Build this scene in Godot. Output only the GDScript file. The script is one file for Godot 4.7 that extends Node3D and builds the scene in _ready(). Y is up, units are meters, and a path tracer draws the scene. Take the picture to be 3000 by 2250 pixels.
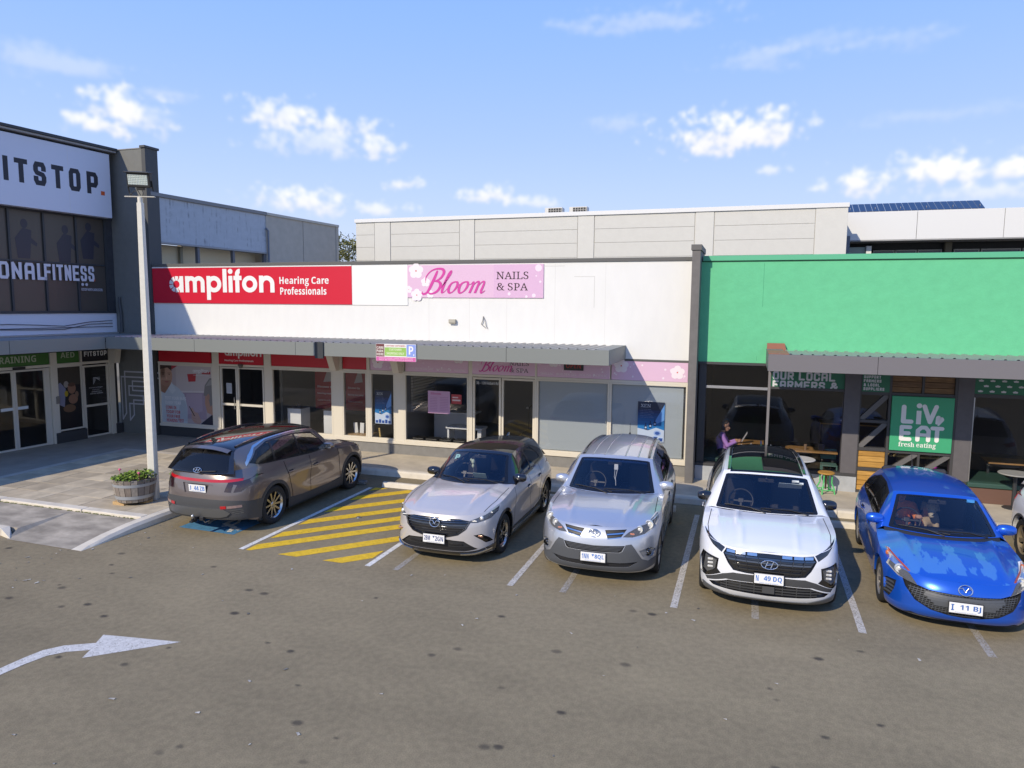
extends Node3D
# A row of parked cars before a strip of shops, seen from a low drone.

var mats := {}
var fonts := {}

# ---------------------------------------------------------------- mesh builder
class MB:
	var v := PackedVector3Array()
	var n := PackedVector3Array()
	var c := PackedColorArray()
	var u := PackedVector2Array()
	var col := Color(1, 1, 1)
	var x := Transform3D()
	func put(p: Vector3, nn: Vector3, uv := Vector2.ZERO) -> void:
		v.append(x * p)
		n.append((x.basis * nn).normalized())
		c.append(col)
		u.append(uv)
	func tri(a: Vector3, b: Vector3, d: Vector3) -> void:   # counter-clockwise seen from the front
		var nn := (b - a).cross(d - a)
		if nn.length_squared() < 1e-16: return
		nn = nn.normalized()
		put(a, nn); put(d, nn); put(b, nn)
	func tris(a: Vector3, b: Vector3, d: Vector3, na: Vector3, nb: Vector3, nd: Vector3) -> void:
		if (b - a).cross(d - a).dot(na + nb + nd) >= 0.0:
			put(a, na); put(d, nd); put(b, nb)
		else:
			put(a, na); put(b, nb); put(d, nd)
	func quad(a: Vector3, b: Vector3, d: Vector3, e: Vector3) -> void:
		tri(a, b, d); tri(a, d, e)
	func quv(a: Vector3, b: Vector3, d: Vector3, e: Vector3) -> void:
		var nn := (b - a).cross(d - a).normalized()
		put(a, nn, Vector2(0, 1)); put(d, nn, Vector2(1, 0)); put(b, nn, Vector2(1, 1))
		put(a, nn, Vector2(0, 1)); put(e, nn, Vector2(0, 0)); put(d, nn, Vector2(1, 0))
	func box(o: Vector3, s: Vector3, r := 0.0) -> void:
		var h := s * 0.5
		if r <= 0.0:
			for ax in 3:
				var i := (ax + 1) % 3
				var j := (ax + 2) % 3
				for sg in [-1.0, 1.0]:
					var p := []
					for q in [[-1.0, -1.0], [1.0, -1.0], [1.0, 1.0], [-1.0, 1.0]]:
						var w := Vector3()
						w[ax] = h[ax] * sg; w[i] = h[i] * q[0] * sg; w[j] = h[j] * q[1]
						p.append(o + w)
					quad(p[0], p[1], p[2], p[3])
			return
		r = minf(r, minf(h.x, minf(h.y, h.z)) * 0.98)
		var k := h - Vector3(r, r, r)
		for ax in 3:
			var i := (ax + 1) % 3
			var j := (ax + 2) % 3
			for sg in [-1.0, 1.0]:
				var p := []
				for q in [[-1.0, -1.0], [1.0, -1.0], [1.0, 1.0], [-1.0, 1.0]]:
					var w := Vector3()
					w[ax] = h[ax] * sg; w[i] = k[i] * q[0] * sg; w[j] = k[j] * q[1]
					p.append(o + w)
				quad(p[0], p[1], p[2], p[3])
			for a in [-1.0, 1.0]:
				for b in [-1.0, 1.0]:
					var p1 := Vector3(); var p2 := Vector3(); var p3 := Vector3(); var p4 := Vector3()
					p1[i] = h[i] * a; p1[j] = k[j] * b; p1[ax] = -k[ax]
					p2[i] = h[i] * a; p2[j] = k[j] * b; p2[ax] = k[ax]
					p3[i] = k[i] * a; p3[j] = h[j] * b; p3[ax] = k[ax]
					p4[i] = k[i] * a; p4[j] = h[j] * b; p4[ax] = -k[ax]
					var na := Vector3(); na[i] = a
					var nb := Vector3(); nb[j] = b
					tris(o + p1, o + p2, o + p3, na, na, nb); tris(o + p1, o + p3, o + p4, na, nb, nb)
		for a in [-1.0, 1.0]:
			for b in [-1.0, 1.0]:
				for d in [-1.0, 1.0]:
					var q := Vector3(a, b, d)
					tris(o + Vector3(h.x * a, k.y * b, k.z * d), o + Vector3(k.x * a, h.y * b, k.z * d), o + Vector3(k.x * a, k.y * b, h.z * d), Vector3(a, 0, 0), Vector3(0, b, 0), Vector3(0, 0, d))
	func bb(x0: float, x1: float, y0: float, y1: float, z0: float, z1: float, r := 0.0) -> void:
		box(Vector3((x0 + x1) * 0.5, (y0 + y1) * 0.5, (z0 + z1) * 0.5), Vector3(absf(x1 - x0), absf(y1 - y0), absf(z1 - z0)), r)
	func basis_for(d: Vector3) -> Array:
		var up := Vector3.UP if absf(d.y) < 0.95 else Vector3.RIGHT
		var a := up.cross(d).normalized()
		return [a, d.cross(a).normalized()]
	func cyl(a: Vector3, b: Vector3, ra: float, rb := -1.0, seg := 14, caps := true) -> void:
		if rb < 0.0: rb = ra
		var d := (b - a).normalized()
		var f := basis_for(d)
		for i in seg:
			var t0 := TAU * i / seg
			var t1 := TAU * (i + 1) / seg
			var e0: Vector3 = f[0] * cos(t0) + f[1] * sin(t0)
			var e1: Vector3 = f[0] * cos(t1) + f[1] * sin(t1)
			tris(a + e0 * ra, a + e1 * ra, b + e1 * rb, e0, e1, e1)
			tris(a + e0 * ra, b + e1 * rb, b + e0 * rb, e0, e1, e0)
			if caps:
				tri(b, b + e0 * rb, b + e1 * rb)
				tri(a, a + e1 * ra, a + e0 * ra)
	func tube(p: Array, r: float, seg := 8) -> void:
		for i in p.size() - 1:
			cyl(p[i], p[i + 1], r, r, seg, true)
		for i in range(1, p.size() - 1):
			ball(p[i], Vector3(r, r, r), seg, 4)
	func ball(o: Vector3, r: Vector3, seg := 12, rings := 8, pw := 1.0) -> void:
		var rows := []
		for i in rings + 1:
			var ph := -PI / 2 + PI * i / rings
			var row := []
			for j in seg + 1:
				var th := TAU * j / seg
				var q := Vector3(cos(ph) * cos(th), sin(ph), cos(ph) * sin(th))
				if pw != 1.0:
					q = Vector3(signf(q.x) * pow(absf(q.x), pw), signf(q.y) * pow(absf(q.y), pw), signf(q.z) * pow(absf(q.z), pw))
				row.append(q)
			rows.append(row)
		for i in rings:
			for j in seg:
				var q := [rows[i][j], rows[i][j + 1], rows[i + 1][j + 1], rows[i + 1][j]]
				var m := []
				for w in q:
					m.append((Vector3(w.x / r.x, w.y / r.y, w.z / r.z)).normalized())
				tris(o + q[0] * r, o + q[1] * r, o + q[2] * r, m[0], m[1], m[2])
				tris(o + q[0] * r, o + q[2] * r, o + q[3] * r, m[0], m[2], m[3])
	func lathe(prof: Array, o: Vector3, d: Vector3, seg := 28) -> void:   # prof: [radius, height] along d
		var f := basis_for(d)
		for k in prof.size() - 1:
			var a: Array = prof[k]
			var b: Array = prof[k + 1]
			var dr: float = b[0] - a[0]
			var dh: float = b[1] - a[1]
			for i in seg:
				var t0 := TAU * i / seg
				var t1 := TAU * (i + 1) / seg
				var e0: Vector3 = f[0] * cos(t0) + f[1] * sin(t0)
				var e1: Vector3 = f[0] * cos(t1) + f[1] * sin(t1)
				var n0 := (e0 * dh - d * dr).normalized()
				var n1 := (e1 * dh - d * dr).normalized()
				tris(o + e0 * a[0] + d * a[1], o + e1 * a[0] + d * a[1], o + e1 * b[0] + d * b[1], n0, n1, n1)
				tris(o + e0 * a[0] + d * a[1], o + e1 * b[0] + d * b[1], o + e0 * b[0] + d * b[1], n0, n1, n0)
	func poly(pts: PackedVector2Array, z := 0.0) -> void:   # flat, faces +z
		var t := Geometry2D.triangulate_polygon(pts)
		for i in range(0, t.size(), 3):
			var a := pts[t[i]]; var b := pts[t[i + 1]]; var d := pts[t[i + 2]]
			if (b - a).cross(d - a) < 0.0:
				var s := b; b = d; d = s
			var mn := Vector3(0, 0, 1)
			put(Vector3(a.x, a.y, z), mn); put(Vector3(d.x, d.y, z), mn); put(Vector3(b.x, b.y, z), mn)
	func prism(pts: PackedVector2Array, z0: float, z1: float) -> void:
		if Geometry2D.is_polygon_clockwise(pts):
			pts = pts.duplicate(); pts.reverse()
		poly(pts, z1)
		var t := Geometry2D.triangulate_polygon(pts)
		for i in range(0, t.size(), 3):
			var a := pts[t[i]]; var b := pts[t[i + 1]]; var d := pts[t[i + 2]]
			if (b - a).cross(d - a) < 0.0:
				var s := b; b = d; d = s
			tri(Vector3(a.x, a.y, z0), Vector3(d.x, d.y, z0), Vector3(b.x, b.y, z0))
		for i in pts.size():
			var a := pts[i]; var b := pts[(i + 1) % pts.size()]
			quad(Vector3(a.x, a.y, z0), Vector3(b.x, b.y, z0), Vector3(b.x, b.y, z1), Vector3(a.x, a.y, z1))
	func grid(rows: Array, flip := false) -> void:    # rows of point arrays, smooth
		var nr := rows.size(); var nc: int = rows[0].size()
		var nm := []
		for i in nr:
			var row := []
			for j in nc:
				var a: Vector3 = rows[mini(i + 1, nr - 1)][j] - rows[maxi(i - 1, 0)][j]
				var b: Vector3 = rows[i][mini(j + 1, nc - 1)] - rows[i][maxi(j - 1, 0)]
				var q := a.cross(b).normalized()
				row.append(-q if flip else q)
			nm.append(row)
		for i in nr - 1:
			for j in nc - 1:
				tris(rows[i][j], rows[i + 1][j], rows[i + 1][j + 1], nm[i][j], nm[i + 1][j], nm[i + 1][j + 1])
				tris(rows[i][j], rows[i + 1][j + 1], rows[i][j + 1], nm[i][j], nm[i + 1][j + 1], nm[i][j + 1])
	func mesh() -> ArrayMesh:
		var m := ArrayMesh.new()
		if v.is_empty(): return m
		var a := []
		a.resize(Mesh.ARRAY_MAX)
		a[Mesh.ARRAY_VERTEX] = v; a[Mesh.ARRAY_NORMAL] = n; a[Mesh.ARRAY_COLOR] = c; a[Mesh.ARRAY_TEX_UV] = u
		var ix := PackedInt32Array()
		ix.resize(v.size())
		for i in v.size(): ix[i] = i
		a[Mesh.ARRAY_INDEX] = ix
		m.add_surface_from_arrays(Mesh.PRIMITIVE_TRIANGLES, a)
		return m

# ---------------------------------------------------------------- scene helpers
func lin(r: float, g: float, b: float) -> Color:
	return Color(r, g, b).linear_to_srgb()

func mat(key: String, r := 0.5, g := 0.5, b := 0.5, rough := 0.6, metal := 0.0, coat := 0.0) -> StandardMaterial3D:
	if mats.has(key): return mats[key]
	var m := StandardMaterial3D.new()
	m.resource_name = key
	m.albedo_color = lin(r, g, b)
	m.roughness = rough
	m.metallic = metal
	if coat > 0.0:
		m.clearcoat_enabled = true; m.clearcoat = coat; m.clearcoat_roughness = 0.03
	mats[key] = m
	return m

func matv(key := "tinted", rough := 0.6) -> StandardMaterial3D:
	if mats.has(key): return mats[key]
	var m := mat(key, 1, 1, 1, rough)
	m.vertex_color_use_as_albedo = true
	return m

func glass(key: String, r: float, g: float, b: float, alpha: float) -> StandardMaterial3D:
	if mats.has(key): return mats[key]
	var m := mat(key, r, g, b, 0.02)
	m.albedo_color.a = alpha
	m.transparency = BaseMaterial3D.TRANSPARENCY_ALPHA
	return m

func grain(key: String, r: float, g: float, b: float, rough: float, size: float, amount: float, bump := 0.0, octaves := 4, stretch := Vector3.ONE) -> StandardMaterial3D:
	if mats.has(key): return mats[key]
	var m := mat(key, 1, 1, 1, rough)
	var fn := FastNoiseLite.new()
	fn.seed = key.hash() % 10000
	fn.noise_type = FastNoiseLite.TYPE_SIMPLEX_SMOOTH
	fn.frequency = 0.012
	fn.fractal_octaves = octaves
	fn.fractal_gain = 0.6
	var ramp := Gradient.new()
	ramp.set_color(0, lin(r * (1.0 - amount), g * (1.0 - amount), b * (1.0 - amount)))
	ramp.set_color(1, lin(minf(1, r * (1.0 + amount)), minf(1, g * (1.0 + amount)), minf(1, b * (1.0 + amount))))
	var t := NoiseTexture2D.new()
	t.width = 512; t.height = 512; t.seamless = true; t.noise = fn; t.color_ramp = ramp; t.normalize = true
	m.albedo_texture = t
	m.uv1_triplanar = true; m.uv1_world_triplanar = true
	m.uv1_scale = stretch / size
	if bump > 0.0:
		var t2 := NoiseTexture2D.new()
		t2.width = 512; t2.height = 512; t2.seamless = true; t2.noise = fn; t2.as_normal_map = true; t2.bump_strength = 8.0
		m.normal_enabled = true; m.normal_texture = t2; m.normal_scale = bump
	return m

func thing(called: String, label: String, category: String, at := Vector3.ZERO, turn := 0.0, group := "") -> Node3D:
	var o := Node3D.new()
	o.name = called
	add_child(o, true)
	o.position = at
	o.rotation.y = turn
	tag(o, label, category, group)
	return o

func tag(o: Node3D, label: String, category: String, group := "") -> Node3D:
	o.set_meta("label", label)
	o.set_meta("category", category)
	if group: o.set_meta("group", group)
	return o

func part(parent: Node, called: String, mb: MB, m: Material, label := "") -> MeshInstance3D:
	var o := MeshInstance3D.new()
	o.name = called
	o.mesh = mb.mesh()
	o.material_override = m
	parent.add_child(o, true)
	if label: o.set_meta("label", label)
	return o

func solo(called: String, label: String, category: String, mb: MB, m: Material, group := "") -> MeshInstance3D:
	var o := part(self, called, mb, m)
	tag(o, label, category, group)
	return o

func struct(called: String, mb: MB, m: Material, parent: Node = self) -> MeshInstance3D:
	var o := part(parent, called, mb, m)
	o.set_meta("kind", "structure")
	return o

func stuff(called: String, mb: MB, m: Material, parent: Node = self, label := "") -> MeshInstance3D:
	var o := part(parent, called, mb, m, label)
	o.set_meta("kind", "stuff")
	return o

func bx(x0: float, x1: float, y0: float, y1: float, z0: float, z1: float, r := 0.0) -> MB:
	var b := MB.new()
	b.bb(x0, x1, y0, y1, z0, z1, r)
	return b

# ---------------------------------------------------------------- lettering
func font(kind: String) -> Font:
	if fonts.has(kind): return fonts[kind]
	var f := SystemFont.new()
	f.font_names = PackedStringArray([{"s": "Droid Sans", "S": "Droid Sans", "r": "Droid Serif", "R": "Droid Serif", "m": "Droid Sans Mono"}[kind]])
	f.font_weight = 700 if kind in ["S", "R"] else 400
	fonts[kind] = f
	return f

# text laid into the box (x0, y0)-(x1, y1), facing +z at depth z in the builder's own frame; w 0: keeps proportions from height
func text(mb: MB, s: String, kind: String, x0: float, y0: float, x1: float, y1: float, z: float, slant := 0.0) -> void:
	var t := TextMesh.new()
	t.font = font(kind); t.text = s; t.font_size = 48; t.pixel_size = 0.01; t.depth = 0.0; t.curve_step = 2.0
	var a := t.get_mesh_arrays()
	var p: PackedVector3Array = a[Mesh.ARRAY_VERTEX]
	var ix: PackedInt32Array = a[Mesh.ARRAY_INDEX]
	if p.is_empty(): return
	var lo := p[0]; var hi := p[0]
	for q in p: lo = lo.min(q); hi = hi.max(q)
	var sc := Vector2((x1 - x0) / maxf(hi.x - lo.x, 1e-6), (y1 - y0) / maxf(hi.y - lo.y, 1e-6))
	if x1 <= x0: sc.x = sc.y
	var g := PackedVector3Array()
	for q in p:
		var yy := (q.y - lo.y) * sc.y
		g.append(Vector3(x0 + (q.x - lo.x) * sc.x + yy * slant, y0 + yy, z))
	for i in range(0, ix.size(), 3):
		var m := Vector3(0, 0, 1)
		mb.tris(g[ix[i]], g[ix[i + 1]], g[ix[i + 2]], m, m, m)

const GLYPH := {
	"A": [[0, 0, 0, .85, .15, 1, .85, 1, 1, .85, 1, 0], [0, .42, 1, .42]],
	"B": [[0, 0, 0, 1, .8, 1, .95, .88, .95, .62, .8, .52, 0, .52], [.8, .52, 1, .4, 1, .12, .85, 0, 0, 0]],
	"C": [[1, .72, 1, .88, .85, 1, .15, 1, 0, .88, 0, .12, .15, 0, .85, 0, 1, .12, 1, .28]],
	"E": [[1, 0, 0, 0, 0, 1, 1, 1], [0, .5, .85, .5]],
	"F": [[0, 0, 0, 1, 1, 1], [0, .5, .85, .5]],
	"I": [[.5, 0, .5, 1]],
	"L": [[0, 1, 0, 0, 1, 0]],
	"M": [[0, 0, 0, 1, .5, .35, 1, 1, 1, 0]],
	"N": [[0, 0, 0, 1, 1, 0, 1, 1]],
	"O": [[.5, 0, .15, 0, 0, .14, 0, .86, .15, 1, .5, 1], [.5, 0, .85, 0, 1, .14, 1, .86, .85, 1, .5, 1]],
	"P": [[0, 0, 0, 1, .82, 1, 1, .86, 1, .52, .82, .38, 0, .38]],
	"R": [[0, 0, 0, 1, .82, 1, 1, .88, 1, .58, .82, .46, 0, .46], [.45, .46, 1, 0]],
	"S": [[1, .78, 1, .86, .85, 1, .15, 1, 0, .86, 0, .66, .15, .54, .85, .46, 1, .34, 1, .14, .85, 0, .15, 0, 0, .14, 0, .22]],
	"T": [[0, 1, 1, 1], [.5, 1, .5, 0]],
	"U": [[0, 1, 0, .14, .15, 0, .85, 0, 1, .14, 1, 1]],
	"V": [[0, 1, .5, 0, 1, 1]],
	"&": [[1, 0, .2, .72, .2, .88, .32, 1, .6, 1, .72, .88, .72, .74, .1, .36, 0, .22, .12, 0, .6, 0, .95, .45]],
}
func glyph(mb: MB, ch: String, x0: float, y0: float, w: float, h: float, st: float, z: float, rounded: bool) -> void:
	var zz := z
	for line: Array in GLYPH[ch]:
		var p := PackedVector2Array()
		for i in range(0, line.size(), 2):
			p.append(Vector2(x0 + st * 0.5 + line[i] * (w - st), y0 + st * 0.5 + line[i + 1] * (h - st)) * 1000.0)
		# long strokes are laid in two runs, so that a loop keeps its opening
		var h2 := p.size() / 2
		if p.size() > 3:
			var m := (p[h2 - 1] + p[h2]) * 0.5
			var a := p.slice(0, h2); a.append(m)
			var b := PackedVector2Array([m]); b.append_array(p.slice(h2))
			stroke(mb, a, st, zz, rounded); stroke(mb, b, st, zz + 0.0003, rounded)
		else: stroke(mb, p, st, zz, rounded)
		zz += 0.0006

func stroke(mb: MB, p1000: PackedVector2Array, st: float, z: float, rounded: bool, butt := false) -> void:
	var e := Geometry2D.END_BUTT if butt else (Geometry2D.END_ROUND if rounded else Geometry2D.END_SQUARE)
	for q in Geometry2D.offset_polyline(p1000, st * 500.0, Geometry2D.JOIN_ROUND if rounded else Geometry2D.JOIN_MITER, e):
		var o := PackedVector2Array()
		for a in q: o.append(a / 1000.0)
		if o.size() > 2: mb.poly(o, z)

# block lettering: every letter w wide with gap g between, words parted by a space
func block(mb: MB, s: String, x0: float, y0: float, w: float, h: float, gap: float, st: float, z: float, rounded := false) -> float:
	var at := x0
	for ch in s:
		if ch == " ": at += w * 0.6; continue
		var wide := st if ch == "I" else w * (1.25 if ch in ["M", "&"] else 1.0)
		glyph(mb, ch, at, y0, wide, h, st, z, rounded)
		at += wide + gap
	return at - gap

func curve(pts: Array, steps := 8) -> PackedVector3Array:   # Catmull-Rom through [x, y, width]
	var o := PackedVector3Array()
	var n := pts.size()
	for i in n - 1:
		var a: Array = pts[maxi(i - 1, 0)]; var b: Array = pts[i]; var d: Array = pts[i + 1]; var e: Array = pts[mini(i + 2, n - 1)]
		for k in steps + (1 if i == n - 2 else 0):
			var t := float(k) / steps
			var q := Vector3()
			for m in 3:
				q[m] = 0.5 * (2.0 * b[m] + (d[m] - a[m]) * t + (2.0 * a[m] - 5.0 * b[m] + 4.0 * d[m] - e[m]) * t * t + (3.0 * b[m] - a[m] - 3.0 * d[m] + e[m]) * t * t * t)
			o.append(q)
	return o

# a brush stroke of changing width; sc scales and shifts the pen's points, slant leans them
func brush(mb: MB, pts: Array, at: Vector2, sc: float, slant: float, z: float) -> void:
	var cv := curve(pts)
	var l := []; var r := []
	for i in cv.size():
		var a := cv[maxi(i - 1, 0)]; var b := cv[mini(i + 1, cv.size() - 1)]
		var d := Vector2(b.x - a.x, b.y - a.y).normalized()
		var w := maxf(cv[i].z, 0.005) * 0.5
		var p := Vector2(cv[i].x, cv[i].y)
		var q1 := p + Vector2(-d.y, d.x) * w; var q2 := p - Vector2(-d.y, d.x) * w
		l.append(Vector3(at.x + (q1.x + q1.y * slant) * sc, at.y + q1.y * sc, z)); r.append(Vector3(at.x + (q2.x + q2.y * slant) * sc, at.y + q2.y * sc, z))
	var m := Vector3(0, 0, 1)
	for i in l.size() - 1:
		mb.tris(l[i], r[i], r[i + 1], m, m, m); mb.tris(l[i], r[i + 1], l[i + 1], m, m, m)

func disc(mb: MB, cx: float, cy: float, rx: float, ry: float, z: float, seg := 20, a0 := 0.0) -> void:
	var p := PackedVector2Array()
	for i in seg: p.append(Vector2(cx + rx * cos(TAU * i / seg + a0), cy + ry * sin(TAU * i / seg + a0)))
	mb.poly(p, z)

func arc(cx: float, cy: float, rx: float, ry: float, a0: float, a1: float, n := 14) -> PackedVector2Array:
	var p := PackedVector2Array()
	for i in n + 1:
		var t := deg_to_rad(lerpf(a0, a1, float(i) / n))
		p.append(Vector2(cx + rx * cos(t), cy + ry * sin(t)) * 1000.0)
	return p

func rect(mb: MB, x0: float, y0: float, x1: float, y1: float, z: float) -> void:
	mb.quad(Vector3(x0, y0, z), Vector3(x1, y0, z), Vector3(x1, y1, z), Vector3(x0, y1, z))

# ---------------------------------------------------------------- cars
# The body is a skirt (a sheet that runs round the car from the middle of the nose to the middle of the tail), a bonnet, a roof band,
# two sides above the belt and a tail sheet; every lamp, grille, door and pane is an outline cut out of one of these sheets.
class Car:
	var P: Dictionary
	var tab := []          # skirt parameters at 5 mm steps of height
	var top_s := []        # [s, x, y, z] along the skirt's upper edge
	var rail := []         # [x, y, z] along roof edge
	var cen := []
	var us := PackedFloat32Array()
	var rail_x := []       # finely sampled rail for lookups by x
	static func key(arr: Array, t: float, k: int) -> float:
		var n := arr.size()
		if t <= arr[0][0]: return arr[0][k]
		if t >= arr[n - 1][0]: return arr[n - 1][k]
		var i := 0
		while t > arr[i + 1][0]: i += 1
		var x0: float = arr[i][0]; var x1: float = arr[i + 1][0]
		var y0: float = arr[i][k]; var y1: float = arr[i + 1][k]
		var h := x1 - x0
		var d := (y1 - y0) / h
		var m0 := d; var m1 := d
		if i > 0:
			var dp: float = (y0 - arr[i - 1][k]) / (x0 - arr[i - 1][0])
			m0 = 0.0 if dp * d <= 0.0 else 2.0 * dp * d / (dp + d)
		if i < n - 2:
			var dn: float = (arr[i + 2][k] - y1) / (arr[i + 2][0] - x1)
			m1 = 0.0 if dn * d <= 0.0 else 2.0 * dn * d / (dn + d)
		var u := (t - x0) / h
		return y0 * (2 * u * u * u - 3 * u * u + 1) + m0 * h * (u * u * u - 2 * u * u + u) + y1 * (-2 * u * u * u + 3 * u * u) + m1 * h * (u * u * u - u * u)
	func setup(p: Dictionary) -> void:
		P = p
		for i in 320:
			var y := i * 0.005
			var row := PackedFloat32Array()
			for k in range(1, 8): row.append(key(P.lv, y, k))
			tab.append(row)
		for i in 17: us.append(i / 16.0)
		for i in range(1, 25): us.append(1.0 + i / 24.0)
		for i in range(1, 15): us.append(2.0 + i / 14.0)
		for i in 301:
			var s := i * 0.01
			var y := key(P.top, s, 1)
			var q := skirt(s, y)
			top_s.append([s, q.x, q.y, q.z])
		for i in P.rail.size() * 12 - 11:
			rail_x.append(cat(P.rail, i / 12.0))
	static func cat(a: Array, q: float) -> Vector3:
		var n := a.size()
		q = clampf(q, 0.0, n - 1.0)
		var i := mini(int(q), n - 2)
		var t := q - i
		var p0: Vector3 = a[maxi(i - 1, 0)]; var p1: Vector3 = a[i]; var p2: Vector3 = a[i + 1]; var p3: Vector3 = a[mini(i + 2, n - 1)]
		return 0.5 * (2.0 * p1 + (p2 - p0) * t + (2.0 * p0 - 5.0 * p1 + 4.0 * p2 - p3) * t * t + (3.0 * p1 - p0 - 3.0 * p2 + p3) * t * t * t)
	func par(y: float) -> PackedFloat32Array:
		return tab[clampi(int(y / 0.005 + 0.5), 0, 319)]
	func parf(y: float) -> PackedFloat32Array:
		var f := clampf(y / 0.005, 0.0, 318.99)
		var i := int(f)
		var a: PackedFloat32Array = tab[i]; var b: PackedFloat32Array = tab[i + 1]
		var o := PackedFloat32Array()
		for k in 7: o.append(lerpf(a[k], b[k], f - i))
		return o
	func skirt(s: float, y: float) -> Vector3:
		var p := parf(y)
		var sg := 1.0
		if s < 0.0: s = -s; sg = -1.0
		var x: float; var z: float
		if s < 1.0:
			var th := s * PI / 2
			x = p[0] - p[1] * (1.0 - pow(maxf(cos(th), 0.0), 2.0 / p[2])); z = p[3] * pow(sin(th), 2.0 / p[2])
		elif s <= 2.0:
			x = lerpf(p[0] - p[1], p[4] + p[5], s - 1.0); z = p[3]
		else:
			var th := (s - 2.0) * PI / 2
			if th > PI / 2: th = PI - th; sg = -sg
			x = p[4] + p[5] * (1.0 - pow(maxf(sin(th), 0.0), 2.0 / p[6])); z = p[3] * pow(maxf(cos(th), 0.0), 2.0 / p[6])
		if s > 0.5 and s < 2.6:
			for d: Array in P.dz:
				z += d[4] * exp(-pow((x - d[0]) / d[2], 2.0) - pow((y - d[1]) / d[3], 2.0))
		return Vector3(x, y, z * sg)
	func at_front(z: float, y: float) -> Vector2:
		var p := parf(y)
		return Vector2(asin(clampf(pow(clampf(z / p[3], 0.0, 1.0), p[2] / 2.0), 0.0, 1.0)) / (PI / 2), y)
	func at_rear(z: float, y: float) -> Vector2:
		var p := parf(y)
		return Vector2(2.0 + acos(clampf(pow(clampf(z / p[3], 0.0, 1.0), p[6] / 2.0), 0.0, 1.0)) / (PI / 2), y)
	func at_side(x: float, y: float) -> Vector2:
		var p := parf(y)
		var xa := p[0] - p[1]; var xb := p[4] + p[5]
		if x > xa: return Vector2(acos(clampf(pow(clampf(1.0 - (p[0] - x) / p[1], 0.0, 1.0), p[2] / 2.0), 0.0, 1.0)) / (PI / 2), y)
		if x < xb: return Vector2(2.0 + asin(clampf(pow(clampf(1.0 - (x - p[4]) / p[5], 0.0, 1.0), p[6] / 2.0), 0.0, 1.0)) / (PI / 2), y)
		return Vector2(1.0 + (xa - x) / (xa - xb), y)
	# outline in a view ("F" z,y / "R" z,y / "S" x,y), or points with their own view, to the skirt's own (s, y)
	func outline(pts: Array, view: String) -> PackedVector2Array:
		var dense := []
		var n := pts.size()
		for i in n:
			var a: Array = pts[i]; var b: Array = pts[(i + 1) % n]
			var va: String = a[2] if a.size() > 2 else view
			var vb: String = b[2] if b.size() > 2 else view
			if va != vb:
				dense.append([a[0], a[1], va]); continue
			var k := maxi(1, int(Vector2(b[0] - a[0], b[1] - a[1]).length() / 0.05))
			for j in k: dense.append([lerpf(a[0], b[0], float(j) / k), lerpf(a[1], b[1], float(j) / k), va])
		var o := PackedVector2Array()
		for q: Array in dense:
			o.append(at_front(q[0], q[1]) if q[2] == "F" else at_rear(q[0], q[1]) if q[2] == "R" else at_side(q[0], q[1]))
		return o
	func wheel_arch(x: float, r: float, y: float) -> PackedVector2Array:
		var pts := []
		for i in 25:
			var t := PI * i / 24.0
			pts.append([x + r * cos(t), y + r * sin(t)])
		pts.append([x - r, 0.02]); pts.append([x + r, 0.02])
		return outline(pts, "S")
	func skirt_all() -> PackedVector2Array:
		var o := PackedVector2Array()
		for i in 61: o.append(Vector2(i * 0.05, key(P.bottom, i * 0.05, 1)))
		for i in 61: o.append(Vector2(3.0 - i * 0.05, key(P.top, 3.0 - i * 0.05, 1)))
		return o
	func edge_at(x: float) -> Vector3:     # skirt's upper edge at x
		var lo := 0; var hi := 300
		while hi - lo > 1:
			var m := (lo + hi) / 2
			if top_s[m][1] > x: lo = m
			else: hi = m
		var a: Array = top_s[lo]; var b: Array = top_s[hi]
		var t := clampf((a[1] - x) / maxf(a[1] - b[1], 1e-6), 0.0, 1.0)
		return Vector3(x, lerpf(a[2], b[2], t), lerpf(a[3], b[3], t))
	func rail_at(x: float) -> Vector3:
		for i in rail_x.size() - 1:
			var a: Vector3 = rail_x[i]; var b: Vector3 = rail_x[i + 1]
			if x <= a.x and x >= b.x: return a.lerp(b, (a.x - x) / maxf(a.x - b.x, 1e-6))
		return rail_x[0] if x > rail_x[0].x else rail_x[-1]
	func bonnet(x: float, z: float) -> Vector3:
		var e := edge_at(x)
		var r := clampf(absf(z) / maxf(e.z, 0.02), 0.0, 1.0)
		var y := e.y + key(P.crown, -x, 1) * (1.0 - pow(r, 2.6))
		for d: Array in P.get("ridge", []):     # [z, width, height]: a raised crease
			y += d[2] * exp(-pow((absf(z) - d[0] - d[3] * (x - 1.0)) / d[1], 2.0)) * clampf((key(P.crown, -x, 1)) * 12.0, 0.0, 1.0) * (1.0 - pow(r, 6.0))
		return Vector3(x, y, z)
	func roof(q: float, w: float) -> Vector3:
		var c := cat(P.cen, q); var r := cat(P.rail, q)
		var a := absf(w)
		return Vector3(lerpf(c.x, r.x, a * a), lerpf(c.y, r.y, pow(a, 2.6)), w * r.z)
	func tail(q: float, w: float) -> Vector3:
		var k: int = P.rail.size() - P.tail.size()
		var c := cat(P.tail, q); var r := cat(P.rail, k + q)
		var a := absf(w)
		return Vector3(lerpf(c.x, r.x, pow(a, 3.0)), lerpf(c.y, r.y, pow(a, 2.0)), w * r.z)
	func side(x: float, t: float) -> Vector3:
		var e := edge_at(x); var r := rail_at(x)
		return Vector3(x, lerpf(e.y, r.y, t), lerpf(e.z, r.z, t) + 0.035 * sin(PI * t) * clampf((r.y - e.y) * 3.0, 0.0, 1.0))
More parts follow.
